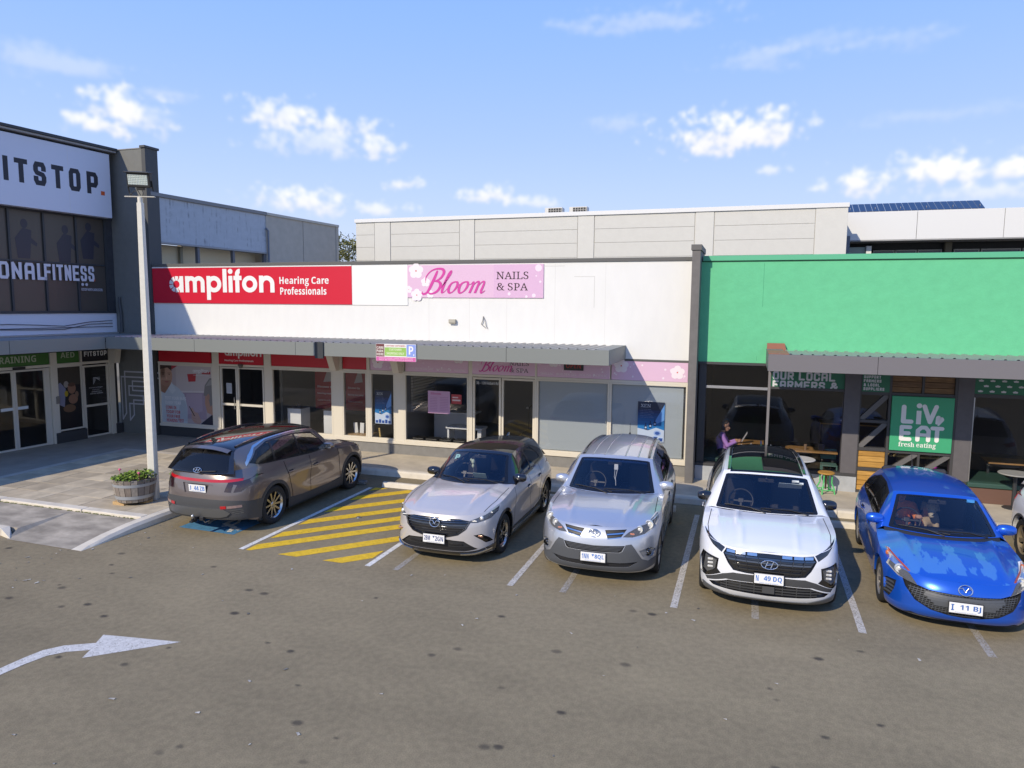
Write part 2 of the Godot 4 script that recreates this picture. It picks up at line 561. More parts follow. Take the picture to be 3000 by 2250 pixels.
	func at_glass(x: float, y: float) -> Vector2:
		var e := edge_at(x); var r := rail_at(x)
		return Vector2(x, clampf((y - e.y) / maxf(r.y - e.y, 0.01), 0.0, 1.0))
	# cut `base` minus `cuts` out of the sheet f and add it, and its mirror image, to mb
	func emit(mb: MB, base: PackedVector2Array, cuts: Array, gu: PackedFloat32Array, gv: PackedFloat32Array, f: Callable, off := 0.0, both := true, wall := 0.0, flip := false) -> void:
		var cache := {}
		var lo := base[0]; var hi := base[0]
		for p in base: lo = lo.min(p); hi = hi.max(p)
		for i in gu.size() - 1:
			if gu[i + 1] <= lo.x or gu[i] >= hi.x: continue
			var strip := Geometry2D.intersect_polygons(base, PackedVector2Array([Vector2(gu[i], lo.y - 1), Vector2(gu[i + 1], lo.y - 1), Vector2(gu[i + 1], hi.y + 1), Vector2(gu[i], hi.y + 1)]))
			for sp in strip:
				var l2 := sp[0].y; var h2 := sp[0].y
				for p in sp: l2 = minf(l2, p.y); h2 = maxf(h2, p.y)
				for j in gv.size() - 1:
					if gv[j + 1] <= l2 or gv[j] >= h2: continue
					var pieces := Geometry2D.intersect_polygons(sp, PackedVector2Array([Vector2(gu[i], gv[j]), Vector2(gu[i + 1], gv[j]), Vector2(gu[i + 1], gv[j + 1]), Vector2(gu[i], gv[j + 1])]))
					for c: PackedVector2Array in cuts:
						var left: Array[PackedVector2Array] = []
						for p in pieces:
							for r in Geometry2D.clip_polygons(p, c):
								if not Geometry2D.is_polygon_clockwise(r): left.append(r)
						pieces = left
					for p in pieces:
						var t := Geometry2D.triangulate_polygon(p)
						for k in range(0, t.size(), 3):
							var q := [spot(cache, p[t[k]], f, off, flip), spot(cache, p[t[k + 1]], f, off, flip), spot(cache, p[t[k + 2]], f, off, flip)]
							put(mb, q, both)
		if wall != 0.0:
			for i in base.size():
				var a := base[i]; var b := base[(i + 1) % base.size()]
				if a.distance_to(b) < 1e-5 or (absf(a.x) < 0.004 and absf(b.x) < 0.004) or (a.x > 2.996 and b.x > 2.996): continue
				var a0 := spot(cache, a, f, off, flip); var b0 := spot(cache, b, f, off, flip)
				var wa: Vector3 = a0[0] - a0[1] * wall; var wb: Vector3 = b0[0] - b0[1] * wall
				var nn: Vector3 = (b0[0] - a0[0]).cross(a0[1]).normalized()
				put(mb, [[a0[0], nn], [b0[0], nn], [wb, nn]], both); put(mb, [[a0[0], nn], [wb, nn], [wa, nn]], both)
	func put(mb: MB, q: Array, both: bool) -> void:
		mb.tris(q[0][0], q[1][0], q[2][0], q[0][1], q[1][1], q[2][1])
		if both:
			var m := Vector3(1, 1, -1)
			mb.tris(q[0][0] * m, q[1][0] * m, q[2][0] * m, q[0][1] * m, q[1][1] * m, q[2][1] * m)
	func spot(cache: Dictionary, p: Vector2, f: Callable, off: float, flip: bool) -> Array:
		if cache.has(p): return cache[p]
		var o: Vector3 = f.call(p.x, p.y)
		var e := 0.012
		var a: Vector3 = f.call(p.x + e, p.y) - f.call(p.x - e, p.y)
		var b: Vector3 = f.call(p.x, p.y + e) - f.call(p.x, p.y - e)
		var nn := a.cross(b).normalized()
		if flip: nn = -nn
		var r := [o + nn * off, nn]
		cache[p] = r
		return r
	static func steps(a: float, b: float, n: int) -> PackedFloat32Array:
		var o := PackedFloat32Array()
		for i in n + 1: o.append(lerpf(a, b, float(i) / n))
		return o
	func skin(mb: MB, base: PackedVector2Array, cuts: Array, off := 0.0, wall := 0.0) -> void:
		emit(mb, base, cuts, us, steps(0.1, 1.5, 32), skirt, off, true, wall, true)
	func strip(mb: MB, pts: Array, view: String, w: float, off: float, wall := 0.0) -> void:   # a band of width w along a line of points on the skirt
		for i in pts.size() - 1:
			var a := Vector2(pts[i][0], pts[i][1]); var b := Vector2(pts[i + 1][0], pts[i + 1][1])
			var d := (b - a).normalized() * w * 0.5
			var m := Vector2(-d.y, d.x)
			skin(mb, outline([[a.x + m.x, a.y + m.y], [a.x - m.x, a.y - m.y], [b.x - m.x, b.y - m.y], [b.x + m.x, b.y + m.y]], view), [], off, wall)
	func front(z: float, y: float, off := 0.0) -> Vector3:
		var s := at_front(absf(z), y)
		var q := skirt(s.x, s.y)
		return Vector3(q.x + off, y, z)
	func rear(z: float, y: float, off := 0.0) -> Vector3:
		var s := at_rear(absf(z), y)
		var q := skirt(s.x, s.y)
		return Vector3(q.x - off, y, z)

func rotor(c: Car, r: float, w: float, side: float, x: float, z: float, spokes: int, style: String, root: Node3D, bright: Material, dark: Material) -> void:
	var hub := Node3D.new()
	hub.name = "wheel"
	root.add_child(hub, true)
	hub.position = Vector3(x, r, z)
	var o := Vector3(0, 0, side)      # outward
	var ty := MB.new()
	var rr: float = r * c.P.get("rim", 0.69)
	ty.lathe([[rr, -w * 0.5], [r * 0.93, -w * 0.5], [r * 0.985, -w * 0.42], [r, -w * 0.3], [r * 0.995, -w * 0.16], [r * 0.98, -w * 0.15], [r * 0.98, -w * 0.13], [r, -w * 0.12], [r, w * 0.12], [r * 0.98, w * 0.13], [r * 0.98, w * 0.15], [r * 0.995, w * 0.16], [r, w * 0.3], [r * 0.985, w * 0.42], [r * 0.93, w * 0.5], [r * 0.85, w * 0.515], [rr * 1.02, w * 0.46], [rr, w * 0.42]], Vector3.ZERO, o, 40)
	part(hub, "tyre", ty, mat("tyre rubber", .018, .018, .018, .82))
	var rim := MB.new()
	rim.lathe([[rr, -w * 0.45], [rr * 0.9, -w * 0.3], [rr * 0.9, w * 0.3], [rr * 0.97, w * 0.40], [rr * 1.0, w * 0.44], [rr * 1.01, w * 0.40]], Vector3.ZERO, o, 40)
	part(hub, "rim", rim, bright)
	var brake := MB.new()
	brake.cyl(Vector3(0, 0, -side * w * 0.1), Vector3(0, 0, side * w * 0.02), rr * 0.9, rr * 0.9, 24)
	part(hub, "brake_disc", brake, mat("wheel well", .012, .012, .013, .6, .2))
	var sp := MB.new()
	var sd := MB.new()
	for k in spokes:
		var t := TAU * k / spokes + 0.3 * side
		for b in ([-1.0, 1.0] if style in ["pair", "twist"] else [0.0]):
			var tw := 0.0
			if style == "pair": tw = b * 0.16
			if style == "twist": tw = b * 0.30
			var e0 := Vector2(cos(t + tw * 0.5), sin(t + tw * 0.5)); var e1 := Vector2(cos(t + tw * 1.1), sin(t + tw * 1.1))
			var wd := rr * (0.05 if style == "pair" else 0.07 if style == "twist" else 0.12)
			var i0 := e0 * rr * 0.12; var i1 := e1 * rr * 0.95
			var nn := Vector2(-(i1 - i0).y, (i1 - i0).x).normalized() * wd
			var mm := nn * (1.0 if style != "blade" else 1.35)
			var q := [i0 + nn, i0 - nn, i1 - mm, i1 + mm]
			var top := w * 0.36
			var l := []; var h := []
			for i in 4:
				var zz := top - (0.0 if i > 1 else w * 0.07)
				h.append(Vector3(q[i].x, q[i].y, side * zz)); l.append(Vector3(q[i].x * 1.0, q[i].y, side * (zz - w * 0.16)))
			if side > 0.0: sp.quad(h[0], h[1], h[2], h[3])
			else: sp.quad(h[3], h[2], h[1], h[0])
			for i in 4:
				var j := (i + 1) % 4
				if side > 0.0: sd.quad(l[i], l[j], h[j], h[i])
				else: sd.quad(l[j], l[i], h[i], h[j])
	sp.lathe([[rr * 0.2, w * 0.22], [rr * 0.2, w * 0.3], [rr * 0.16, w * 0.33], [0.001, w * 0.335]], Vector3.ZERO, o, 20)
	part(hub, "spokes", sp, bright)
	part(hub, "spoke_flank", sd, dark if style != "plain" else bright)

func mirror_part(root: Node3D, x: float, y: float, z: float, side: float, shell: Material) -> void:
	var h := Node3D.new(); h.name = "mirror"
	root.add_child(h, true)
	h.position = Vector3(x, y, z * side)
	var m := MB.new()
	m.ball(Vector3(0.02, 0.06, side * 0.11), Vector3(0.075, 0.075, 0.125), 16, 10, 0.72)
	part(h, "mirror_shell", m, shell)
	var st := MB.new()
	st.box(Vector3(0.0, -0.005, side * 0.0), Vector3(0.07, 0.05, 0.2), 0.015)
	part(h, "mirror_stalk", st, mat("black plastic", .02, .02, .022, .5))
	var g := MB.new()
	g.box(Vector3(-0.048, 0.06, side * 0.11), Vector3(0.012, 0.105, 0.18), 0.004)
	part(h, "mirror_glass", g, mat("mirror", .8, .82, .85, .03, 1.0))

func plate_part(root: Node3D, at: Vector3, lean: float, back: bool, s: String, ink: Color, border: bool) -> void:
	var h := MeshInstance3D.new()
	var m := MB.new()
	m.box(Vector3(0, 0, 0), Vector3(0.372, 0.134, 0.008), 0.003)
	h.mesh = m.mesh(); h.material_override = mat("plate white", .78, .78, .76, .35)
	h.name = "number_plate"
	root.add_child(h, true)
	h.position = at
	h.rotation = Vector3(0, -PI / 2 if back else PI / 2, 0)
	h.rotate_object_local(Vector3.RIGHT, lean)
	var t := MB.new()
	var parts := s.split("|")
	text(t, parts[0], "S", -0.165, -0.035 if not border else -0.03, -0.165 + 0.034 * parts[0].length(), 0.045, 0.0055)
	var w := 0.046 * parts[1].length()
	text(t, parts[1], "S", 0.165 - w, -0.035 if not border else -0.03, 0.165, 0.045, 0.0055)
	if border: t.poly(PackedVector2Array([Vector2(-.02, .045), Vector2(.0, .01), Vector2(.02, .045)]), 0.0055)
	text(t, "TASMANIA  EXPLORE THE POSSIBILITIES" if not border else "VICTORIA  THE EDUCATION STATE", "s", -0.12, -0.058, 0.12, -0.048, 0.0055)
	part(h, "lettering", t, mat("plate ink %s" % ink.to_html(), ink.r, ink.g, ink.b, .4))
	var fr := MB.new()
	fr.box(Vector3(0, 0, -0.006), Vector3(0.392, 0.154, 0.008), 0.003)
	part(h, "plate_frame", fr, mat("black plastic", .02, .02, .022, .5))

func ring(mb: MB, cx: float, cy: float, rx: float, ry: float, r: float, z := 0.0, seg := 24) -> void:
	for i in seg:
		var a := TAU * i / seg; var b := TAU * (i + 1) / seg
		mb.cyl(Vector3(cx + rx * cos(a), cy + ry * sin(a), z), Vector3(cx + rx * cos(b), cy + ry * sin(b), z), r, r, 6, false)

func emblem_part(root: Node3D, at: Vector3, lean: float, back: bool, kind: String, sz: float) -> void:
	var h := MeshInstance3D.new()
	var m := MB.new()
	if kind == "wings":
		ring(m, 0, 0, sz, sz * 0.86, sz * 0.1)
		for sd in [-1.0, 1.0]:
			m.cyl(Vector3(sd * sz * 0.88, sz * 0.22, 0), Vector3(sd * sz * 0.42, sz * 0.36, 0), sz * 0.06, sz * 0.1, 6)
			m.cyl(Vector3(sd * sz * 0.42, sz * 0.36, 0), Vector3(0, -sz * 0.3, 0), sz * 0.1, sz * 0.13, 6)
	elif kind == "rings":
		ring(m, 0, 0, sz, sz * 0.68, sz * 0.09)
		ring(m, 0, sz * 0.2, sz * 0.62, sz * 0.3, sz * 0.07)
		ring(m, 0, -sz * 0.05, sz * 0.27, sz * 0.6, sz * 0.07)
	else:
		ring(m, 0, 0, sz, sz * 0.55, sz * 0.08)
		for sd in [-1.0, 1.0]:
			m.cyl(Vector3(sd * sz * 0.34 - sz * 0.16, -sz * 0.42, 0), Vector3(sd * sz * 0.34 + sz * 0.16, sz * 0.42, 0), sz * 0.09, sz * 0.09, 6)
		m.cyl(Vector3(-sz * 0.34, -sz * 0.08, 0), Vector3(sz * 0.34, sz * 0.08, 0), sz * 0.08, sz * 0.08, 6)
	h.name = "emblem"
	h.mesh = m.mesh(); h.material_override = mat("chrome", .75, .76, .78, .08, 1.0)
	root.add_child(h, true)
	h.position = at
	h.rotation = Vector3(0, -PI / 2 if back else PI / 2, 0)
	h.rotate_object_local(Vector3.RIGHT, lean)

func build_car(P: Dictionary, called: String, label: String, at: Vector3, turn: float, size: float) -> Node3D:
	var root := thing(called, label, "car", at, turn, "cars parked side by side at the shops")
	var c := Car.new()
	c.setup(P)
	var black := mat("black plastic", .02, .02, .022, .5)
	var gap := mat("shut line", .008, .008, .008, .9)
	var paint: Material = P.paint
	var clad: Material = P.get("clad", paint)
	var W: Dictionary = P.wheel
	var arches := [c.wheel_arch(W.f, W.arch, W.r + 0.01), c.wheel_arch(W.b, W.arch, W.r + 0.01)]
	var base := c.skirt_all()
	# ---- doors, lamps, grilles and cladding are cut from the skirt
	var cuts := arches.duplicate()
	var doors := []
	for d: Array in P.doors:
		var o: PackedVector2Array = Geometry2D.intersect_polygons(c.outline(d, "S"), base)[0]
		doors.append(o)
	var trims := []
	for t: Dictionary in P.trims:
		var o := c.outline(t.pts, t.view)
		trims.append([t, o])
		if t.get("cut", true): cuts.append(o)
	var body := MB.new()
	var grown := []
	for d in doors:
		var big: PackedVector2Array = Geometry2D.offset_polygon(d, 0.006)[0]
		grown.append(big)
	c.skin(body, base, cuts + grown)
	part(root, "body", body, paint)
	var liner := MB.new()
	var inner := PackedVector2Array()
	for p in base: inner.append(p)
	c.emit(liner, inner, arches, c.us, Car.steps(0.1, 1.5, 14), c.skirt, -0.03, true, 0.0, true)
	part(root, "body_lining", liner, gap)
	var door_cuts := arches.duplicate()
	for t in trims: if t[0].get("cut", true): door_cuts.append(t[1])
	for i in doors.size():
		for sd in 2:
			var d := MB.new()
			c.emit(d, doors[i], door_cuts, c.us, Car.steps(0.1, 1.5, 32), c.skirt, 0.0, false, 0.0, true)
			if sd == 1: flip_z(d)
			var dn := part(root, "door", d, paint)
			var hd := MB.new()
			var hp: Array = P.handles[i]
			var hq := c.at_side(hp[0], hp[1]); var h3 := c.skirt(hq.x, hq.y)
			hd.box(h3 + Vector3(0, 0, 0.018), Vector3(0.2, 0.028, 0.02), 0.009)
			var cup := MB.new()
			cup.box(h3 + Vector3(0.01, 0.0, -0.002), Vector3(0.13, 0.06, 0.012), 0.005)
			if sd == 1: flip_z(hd); flip_z(cup)
			part(dn, "handle", hd, P.get("handle_mat", paint))
			part(dn, "handle_cup", cup, gap)
	for t in trims:
		var spec: Dictionary = t[0]
		var apart := true
		for p: Vector2 in t[1]:
			if p.x < 0.02 or p.x > 2.98: apart = false
		for sd in (2 if apart else 1):
			var m := MB.new()
			c.emit(m, t[1], arches if spec.get("clip", true) else [], c.us, Car.steps(0.1, 1.5, 32), c.skirt, spec.get("off", 0.0), not apart, spec.get("wall", 0.0), true)
			if sd == 1: flip_z(m)
			var host := part(root, spec.name, m, spec.mat, spec.get("label", ""))
			if spec.get("lens", false):
				var lz := MB.new()
				c.emit(lz, t[1], [], c.us, Car.steps(0.1, 1.5, 32), c.skirt, 0.002, not apart, 0.0, true)
				if sd == 1: flip_z(lz)
				part(host, "lens", lz, glass("lamp lens", .9, .9, .9, .08))
	# ---- arch lips, wells, underside
	for xx in [W.f, W.b]:
		for sg in [1.0, -1.0]:
			var lip := MB.new()
			var well := MB.new()
			var k := Vector3(1, 1, sg)
			var pr := Vector3.ZERO; var pw := Vector3.ZERO
			for i in 25:
				var t := PI * i / 24.0
				var q: Vector2 = c.at_side(xx + W.arch * cos(t), W.r + 0.01 + W.arch * sin(t))
				var o := c.skirt(q.x, q.y)
				var w := o - Vector3(0, 0, 0.07)
				if i > 0:
					lip.quad(pr * k, o * k, w * k, pw * k)
					well.quad(pw * k, w * k, Vector3(o.x, o.y, o.z - 0.45) * k, Vector3(pw.x, pw.y, pw.z - 0.38) * k)
				pr = o; pw = w
			well.bb(xx - W.arch, xx + W.arch, 0.2, W.r + W.arch, sg * (W.z - 0.42), sg * (W.z - 0.40))
			part(root, "arch_lip", lip, clad)
			part(root, "wheel_well", well, gap)
	var under := MB.new()
	var fp := PackedVector2Array()
	var bp := c.par(key_low(P) + 0.03)
	under.bb(bp[4] + 0.3, bp[0] - 0.35, key_low(P) + 0.02, key_low(P) + 0.1, -0.55, 0.55)
	under.bb(W.b + W.arch, W.f - W.arch, key_low(P) + 0.02, key_low(P) + 0.1, -bp[3] + 0.06, bp[3] - 0.06)
	part(root, "underside", under, gap)
	# ---- bonnet
	var k_cowl := 0
	var a_base: Vector3 = P.rail[0]
	var hood := PackedVector2Array()
	for i in 301:
		var q: Array = c.top_s[i]
		if q[1] < a_base.x - 0.02: break
		if i % 4 == 0: hood.append(Vector2(q[1], q[3]))
	var ce: Vector3 = P.cen[0]
	hood.append(Vector2(a_base.x - 0.02, c.edge_at(a_base.x - 0.02).z))
	for i in 13:
		var w := 1.0 - i / 12.0
		hood.append(Vector2(lerpf(ce.x, a_base.x, w * w) + 0.05 * (1.0 - pow(w, 8.0)), w * (a_base.z + 0.01)))
	var hm := MB.new()
	var hcuts := []
	for h: Dictionary in P.get("hood_trims", []):
		hcuts.append(PackedVector2Array(h.pts))
	c.emit(hm, hood, hcuts, Car.steps(0.0, 2.6, 48), Car.steps(0.0, 1.0, 18), c.bonnet, 0.0, true, 0.0, true)
	uv_plan(hm)
	var hn := part(root, "bonnet", hm, P.get("hood_mat", paint))
	for h: Dictionary in P.get("hood_trims", []):
		var m := MB.new()
		c.emit(m, PackedVector2Array(h.pts), [], Car.steps(0.0, 2.6, 48), Car.steps(0.0, 1.0, 18), c.bonnet, h.get("off", 0.0), true, h.get("wall", 0.0), true)
		part(root, h.name, m, h.mat)
	if P.has("shut"):    # the bonnet's shut lines
		var ln := MB.new()
		for l: Array in P.shut:
			for i in l.size() - 1:
				var a := Vector2(l[i][0], l[i][1]); var b := Vector2(l[i + 1][0], l[i + 1][1])
				var d := (b - a).normalized() * 0.005
				var nn := Vector2(-d.y, d.x)
				for piece in Geometry2D.intersect_polygons(PackedVector2Array([a + nn, a - nn, b - nn, b + nn]), hood): c.emit(ln, piece, [], Car.steps(0.0, 2.6, 48), Car.steps(0.0, 1.0, 18), c.bonnet, 0.0015, true, 0.0, true)
		part(hn, "bonnet_gap", ln, gap)
	# ---- cowl, windscreen, roof
	var cowl := MB.new()
	var rows := [[], []]
	for i in 21:
		var w := -1.0 + i / 10.0
		var b := c.roof(0.1, w)
		rows[0].append(b - Vector3(0, 0.012, 0))
		rows[1].append(c.bonnet(lerpf(ce.x, a_base.x, w * w) + 0.07, w * a_base.z) - Vector3(0, 0.02, 0))
	cowl.grid(rows, true)
	part(root, "cowl", cowl, black)
	var n_top: int = P.cen.size() - 1
	var gw := Car.steps(0.0, 1.0, 12)
	var gq := Car.steps(0.0, n_top, n_top * 4)
	var gl: float = P.get("ws_w", .92)
	var pane := PackedVector2Array([Vector2(.05, 0), Vector2(1.96, 0), Vector2(1.96, gl - .04), Vector2(1.9, gl), Vector2(.12, gl + .01), Vector2(.05, gl - .02)])
	var roof_all := PackedVector2Array([Vector2(0, 0), Vector2(n_top, 0), Vector2(n_top, 1), Vector2(0, 1)])
	var top_cuts := [pane]
	var sun: PackedVector2Array
	if P.has("sunroof"):
		sun = PackedVector2Array([Vector2(P.sunroof[0], 0), Vector2(P.sunroof[1], 0), Vector2(P.sunroof[1], P.sunroof[2]), Vector2(P.sunroof[0], P.sunroof[2])])
		top_cuts.append(sun)
	var front_part := PackedVector2Array([Vector2(0, 0), Vector2(2.0, 0), Vector2(2.0, 1), Vector2(0, 1)])
	var back_part := PackedVector2Array([Vector2(2.0, 0), Vector2(n_top, 0), Vector2(n_top, 1), Vector2(2.0, 1)])
	var pil := MB.new()
	c.emit(pil, front_part, [pane], gq, gw, c.roof)
	part(root, "windscreen_pillar", pil, P.get("pillar_mat", paint))
	var rf := MB.new()
	c.emit(rf, back_part, top_cuts, gq, gw, c.roof)
	if P.has("ribs"):
		for z in P.ribs:
			for sg in [-1.0, 1.0]:
				for i in 20:
					var q0 := lerpf(2.6, n_top - 1.2, i / 20.0); var q1 := lerpf(2.6, n_top - 1.2, (i + 1) / 20.0)
					var p0 := c.roof(q0, z * sg) ; var p1 := c.roof(q1, z * sg)
					rf.cyl(p0 - Vector3(0, .008, 0), p1 - Vector3(0, .008, 0), 0.016, 0.016, 8, false)
	uv_plan(rf)
	part(root, "roof", rf, P.get("roof_mat", paint))
	var head := MB.new()
	c.emit(head, back_part, [], gq, gw, c.roof, -0.03)
	part(root, "headlining", head, mat("headlining", .25, .25, .25, .9))
	var ws := MB.new()
	c.emit(ws, pane, [], gq, gw, c.roof, -0.004)
	var wn := part(root, "windscreen", ws, glass("windscreen glass", .006, .02, .07, .22))
	var fr := MB.new()
	var ip := PackedVector2Array([Vector2(.22, -1), Vector2(1.88, -1), Vector2(1.86, gl - .07), Vector2(.24, gl - .06)])
	c.emit(fr, pane, [ip], gq, gw, c.roof, -0.002)
	part(wn, "frit", fr, mat("frit", .008, .008, .01, .15))
	if P.has("sunroof"):
		var sg := MB.new()
		c.emit(sg, sun, [], gq, gw, c.roof, 0.002)
		part(root, "glass_roof", sg, mat("roof glass", .006, .007, .009, .03))
	# ---- sides above the belt
	var ra: Vector3 = P.rail[0]; var rz: Vector3 = P.rail[P.rail.size() - 1]
	var gx := Car.steps(rz.x - 0.02, ra.x + 0.02, 52)
	var gt := Car.steps(0.0, 1.0, 9)
	var wall := PackedVector2Array([Vector2(rz.x, 0), Vector2(ra.x, 0), Vector2(ra.x, 1), Vector2(rz.x, 1)])
	var panes := []
	for w: Dictionary in P.windows:
		var o := PackedVector2Array()
		for q: Array in w.pts: o.append(Vector2(q[0], q[1]))
		panes.append(o)
	var black_zone := PackedVector2Array()
	for q: Array in P.daylight: black_zone.append(Vector2(q[0], q[1]))
	var sm := MB.new()
	c.emit(sm, wall, [black_zone], gx, gt, c.side, 0.0, true, 0.0, false)
	part(root, "window_frame", sm, P.get("frame_mat", paint))
	var bz := MB.new()
	c.emit(bz, black_zone, panes, gx, gt, c.side, -0.003, true, 0.0, false)
	part(root, "window_pillar", bz, mat("pillar black", .012, .012, .013, .25))
	for i in panes.size():
		for sd in 2:
			var g := MB.new()
			c.emit(g, panes[i], [], gx, gt, c.side, -0.008, false, 0.0, false)
			if sd == 1: flip_z(g)
			part(root, "side_window", g, glass("privacy glass", .008, .008, .009, .8) if P.windows[i].dark else glass("door glass", .01, .011, .012, .45))
	if P.has("bright_line"):
		var bl := MB.new()
		for l: Array in P.bright_line:
			for i in l.size() - 1:
				var a := Vector2(l[i][0], l[i][1]); var b := Vector2(l[i + 1][0], l[i + 1][1])
				c.emit(bl, PackedVector2Array([a, b, b + Vector2(0, l[i + 1][2]), a + Vector2(0, l[i][2])]), [], gx, gt, c.side, 0.006, true, 0.006, false)
		part(root, "window_trim", bl, mat("satin chrome", .6, .61, .63, .18, 1.0))
	# ---- tail sheet
	var nt: int = P.tail.size() - 1
	var gtq := Car.steps(0.0, nt, nt * 5)
	var tail_all := PackedVector2Array([Vector2(0, 0), Vector2(nt, 0), Vector2(nt, 1), Vector2(0, 1)])
	var tp := PackedVector2Array([Vector2(.12, 0), Vector2(nt - .1, 0), Vector2(nt - .1, .8), Vector2(nt - .25, .86), Vector2(.12, .86)])
	var tm := MB.new()
	c.emit(tm, tail_all, [tp], gtq, gw, c.tail)
	part(root, "tailgate_frame", tm, P.get("tail_mat", paint))
	var tg := MB.new()
	c.emit(tg, tp, [], gtq, gw, c.tail, 0.003)
	part(root, "rear_window", tg, glass("privacy glass", .008, .008, .009, .8))
	# closing sheet between the tail glass and the skirt's upper edge
	var cl := MB.new()
	var r2 := [[], []]
	for i in 25:
		var w := -1.0 + i / 12.0
		r2[0].append(c.tail(nt, w))
		var ss := lerpf(3.0, rear_s(c, rz.x), absf(w))
		var e := c.skirt(ss, Car.key(P.top, ss, 1))
		r2[1].append(Vector3(e.x, e.y, e.z * signf(w)) if absf(w) > 0.001 else Vector3(e.x, e.y, 0))
	cl.grid(r2)
	part(root, "tailgate_ledge", cl, paint)
	# ---- wheels, mirrors, wipers, interior
	for q in [[W.f, 1.0], [W.f, -1.0], [W.b, 1.0], [W.b, -1.0]]:
		rotor(c, W.r, W.w, q[1], q[0], q[1] * (W.z - W.w * 0.5), W.spokes, W.style, root, W.bright, W.dark)
	for sd in [-1.0, 1.0]:
		mirror_part(root, P.mirror[0], P.mirror[1], P.mirror[2], sd, P.get("mirror_mat", paint))
	for w: Array in [[-.75, .05, .10], [.02, .72, .10]]:
		var wp := MB.new()
		var p0 := c.roof(.12, w[0]) + Vector3(.03, .012, 0); var p1 := c.roof(.30, w[1]) + Vector3(.02, .012, 0)
		wp.tube([p0 - Vector3(0, .02, 0), p0.lerp(p1, .4) + Vector3(0, .015, 0), p1], .008, 6)
		var p2 := c.roof(.16, w[0] - .1) + Vector3(.01, .006, 0)
		wp.tube([p2, c.roof(.30, w[1] + .06) + Vector3(.01, .006, 0)], .007, 6)
		part(root, "wiper", wp, black)
	cabin(c, P, root)
	root.scale = Vector3.ONE * size
	return root

func rear_s(c: Car, x: float) -> float:
	return c.at_side(x, Car.key(c.P.top, 2.4, 1)).x

func key_low(P: Dictionary) -> float:
	var y := 9.0
	for q: Array in P.bottom: y = minf(y, q[1])
	return y

func flip_z(m: MB) -> void:
	for i in m.v.size():
		m.v[i].z = -m.v[i].z
		m.n[i].z = -m.n[i].z
	for i in range(0, m.v.size(), 3):
		var a := m.v[i + 1]; m.v[i + 1] = m.v[i + 2]; m.v[i + 2] = a
		var b := m.n[i + 1]; m.n[i + 1] = m.n[i + 2]; m.n[i + 2] = b

func uv_plan(m: MB) -> void:
	for i in m.v.size(): m.u[i] = Vector2(m.v[i].z * 0.5 + 0.5, m.v[i].x * 0.25 + 0.5)

func cabin(c: Car, P: Dictionary, root: Node3D) -> void:
	var cloth: Material = P.get("cloth", mat("seat cloth", .03, .03, .033, .8))
	var a: Vector3 = P.rail[0]
	var ce: Vector3 = P.cen[0]
	var w := a.z
	var yb: float = a.y
	var dash := MB.new()
	dash.grid([[Vector3(ce.x, yb - .05, -w * .6), Vector3(ce.x + .02, yb - .03, 0), Vector3(ce.x, yb - .05, w * .6)],
		[Vector3(a.x - .05, yb - .02, -w), Vector3(a.x + .02, yb + .0, 0), Vector3(a.x - .05, yb - .02, w)],
		[Vector3(a.x - .35, yb - .06, -w), Vector3(a.x - .34, yb - .03, 0), Vector3(a.x - .35, yb - .06, w)],
		[Vector3(a.x - .4, yb - .5, -w), Vector3(a.x - .38, yb - .5, 0), Vector3(a.x - .4, yb - .5, w)]], true)
	part(root, "dashboard", dash, mat("dashboard", .02, .021, .023, .75))
	var tub := MB.new()
	tub.bb(P.wheel.b - .4, a.x - .3, .3, .34, -.68, .68)
	part(root, "cabin_floor", tub, mat("shut line", .008, .008, .008, .9))
	for q in [[a.x - 1.0, .37], [a.x - 1.0, -.37], [a.x - 1.85, .38], [a.x - 1.85, 0.0], [a.x - 1.85, -.38]]:
		var s := MB.new()
		var ww := .5 if q[1] != 0.0 else .28
		s.box(Vector3(q[0], .48 + yb * .1, q[1]), Vector3(.5, .16, ww), .06)
		var b := MB.new()
		b.x = Transform3D(Basis(Vector3(0, 0, 1), .22), Vector3(q[0] - .24, .58 + yb * .1, q[1]))
		b.box(Vector3(0, .27, 0), Vector3(.14, .58, ww * .96), .06)
		var h := MB.new()
		h.x = b.x
		h.box(Vector3(0, .66, 0), Vector3(.1, .17, .26 if ww > .4 else .2), .045)
		var sn := part(root, "seat", s, cloth)
		part(sn, "backrest", b, cloth)
		part(sn, "headrest", h, cloth)
	var wh := MB.new()
	wh.x = Transform3D(Basis(Vector3(0, 0, 1), .42) * Basis(Vector3(0, 1, 0), PI / 2), Vector3(a.x - .5, yb + .0, .36))
	ring(wh, 0, 0, .185, .185, .015, 0, 28)
	wh.box(Vector3(0, 0, 0), Vector3(.1, .09, .04), .02)
	wh.box(Vector3(0, -.005, 0), Vector3(.35, .035, .02), .008)
	wh.box(Vector3(0, -.09, 0), Vector3(.04, .16, .02), .008)
	part(root, "steering_wheel", wh, mat("wheel leather", .02, .02, .021, .45))
	var im := MB.new()
	var pm := c.roof(1.75, 0.0)
	im.box(pm + Vector3(-.1, -.06, 0), Vector3(.03, .065, .24), .012)
	im.cyl(pm + Vector3(-.09, -.05, 0), pm + Vector3(-.02, -.01, 0), .012, .012, 6)
	part(root, "rear_view_mirror", im, mat("black plastic", .02, .02, .022, .5))

func arch_pts(x: float, r: float, y: float, low := 0.1) -> Array:
	var o := []
	for i in 21:
		var t := PI * i / 20.0
		o.append([x + r * cos(t), y + r * sin(t)])
	o.append([x - r, low]); o.append([x + r, low])
	return o

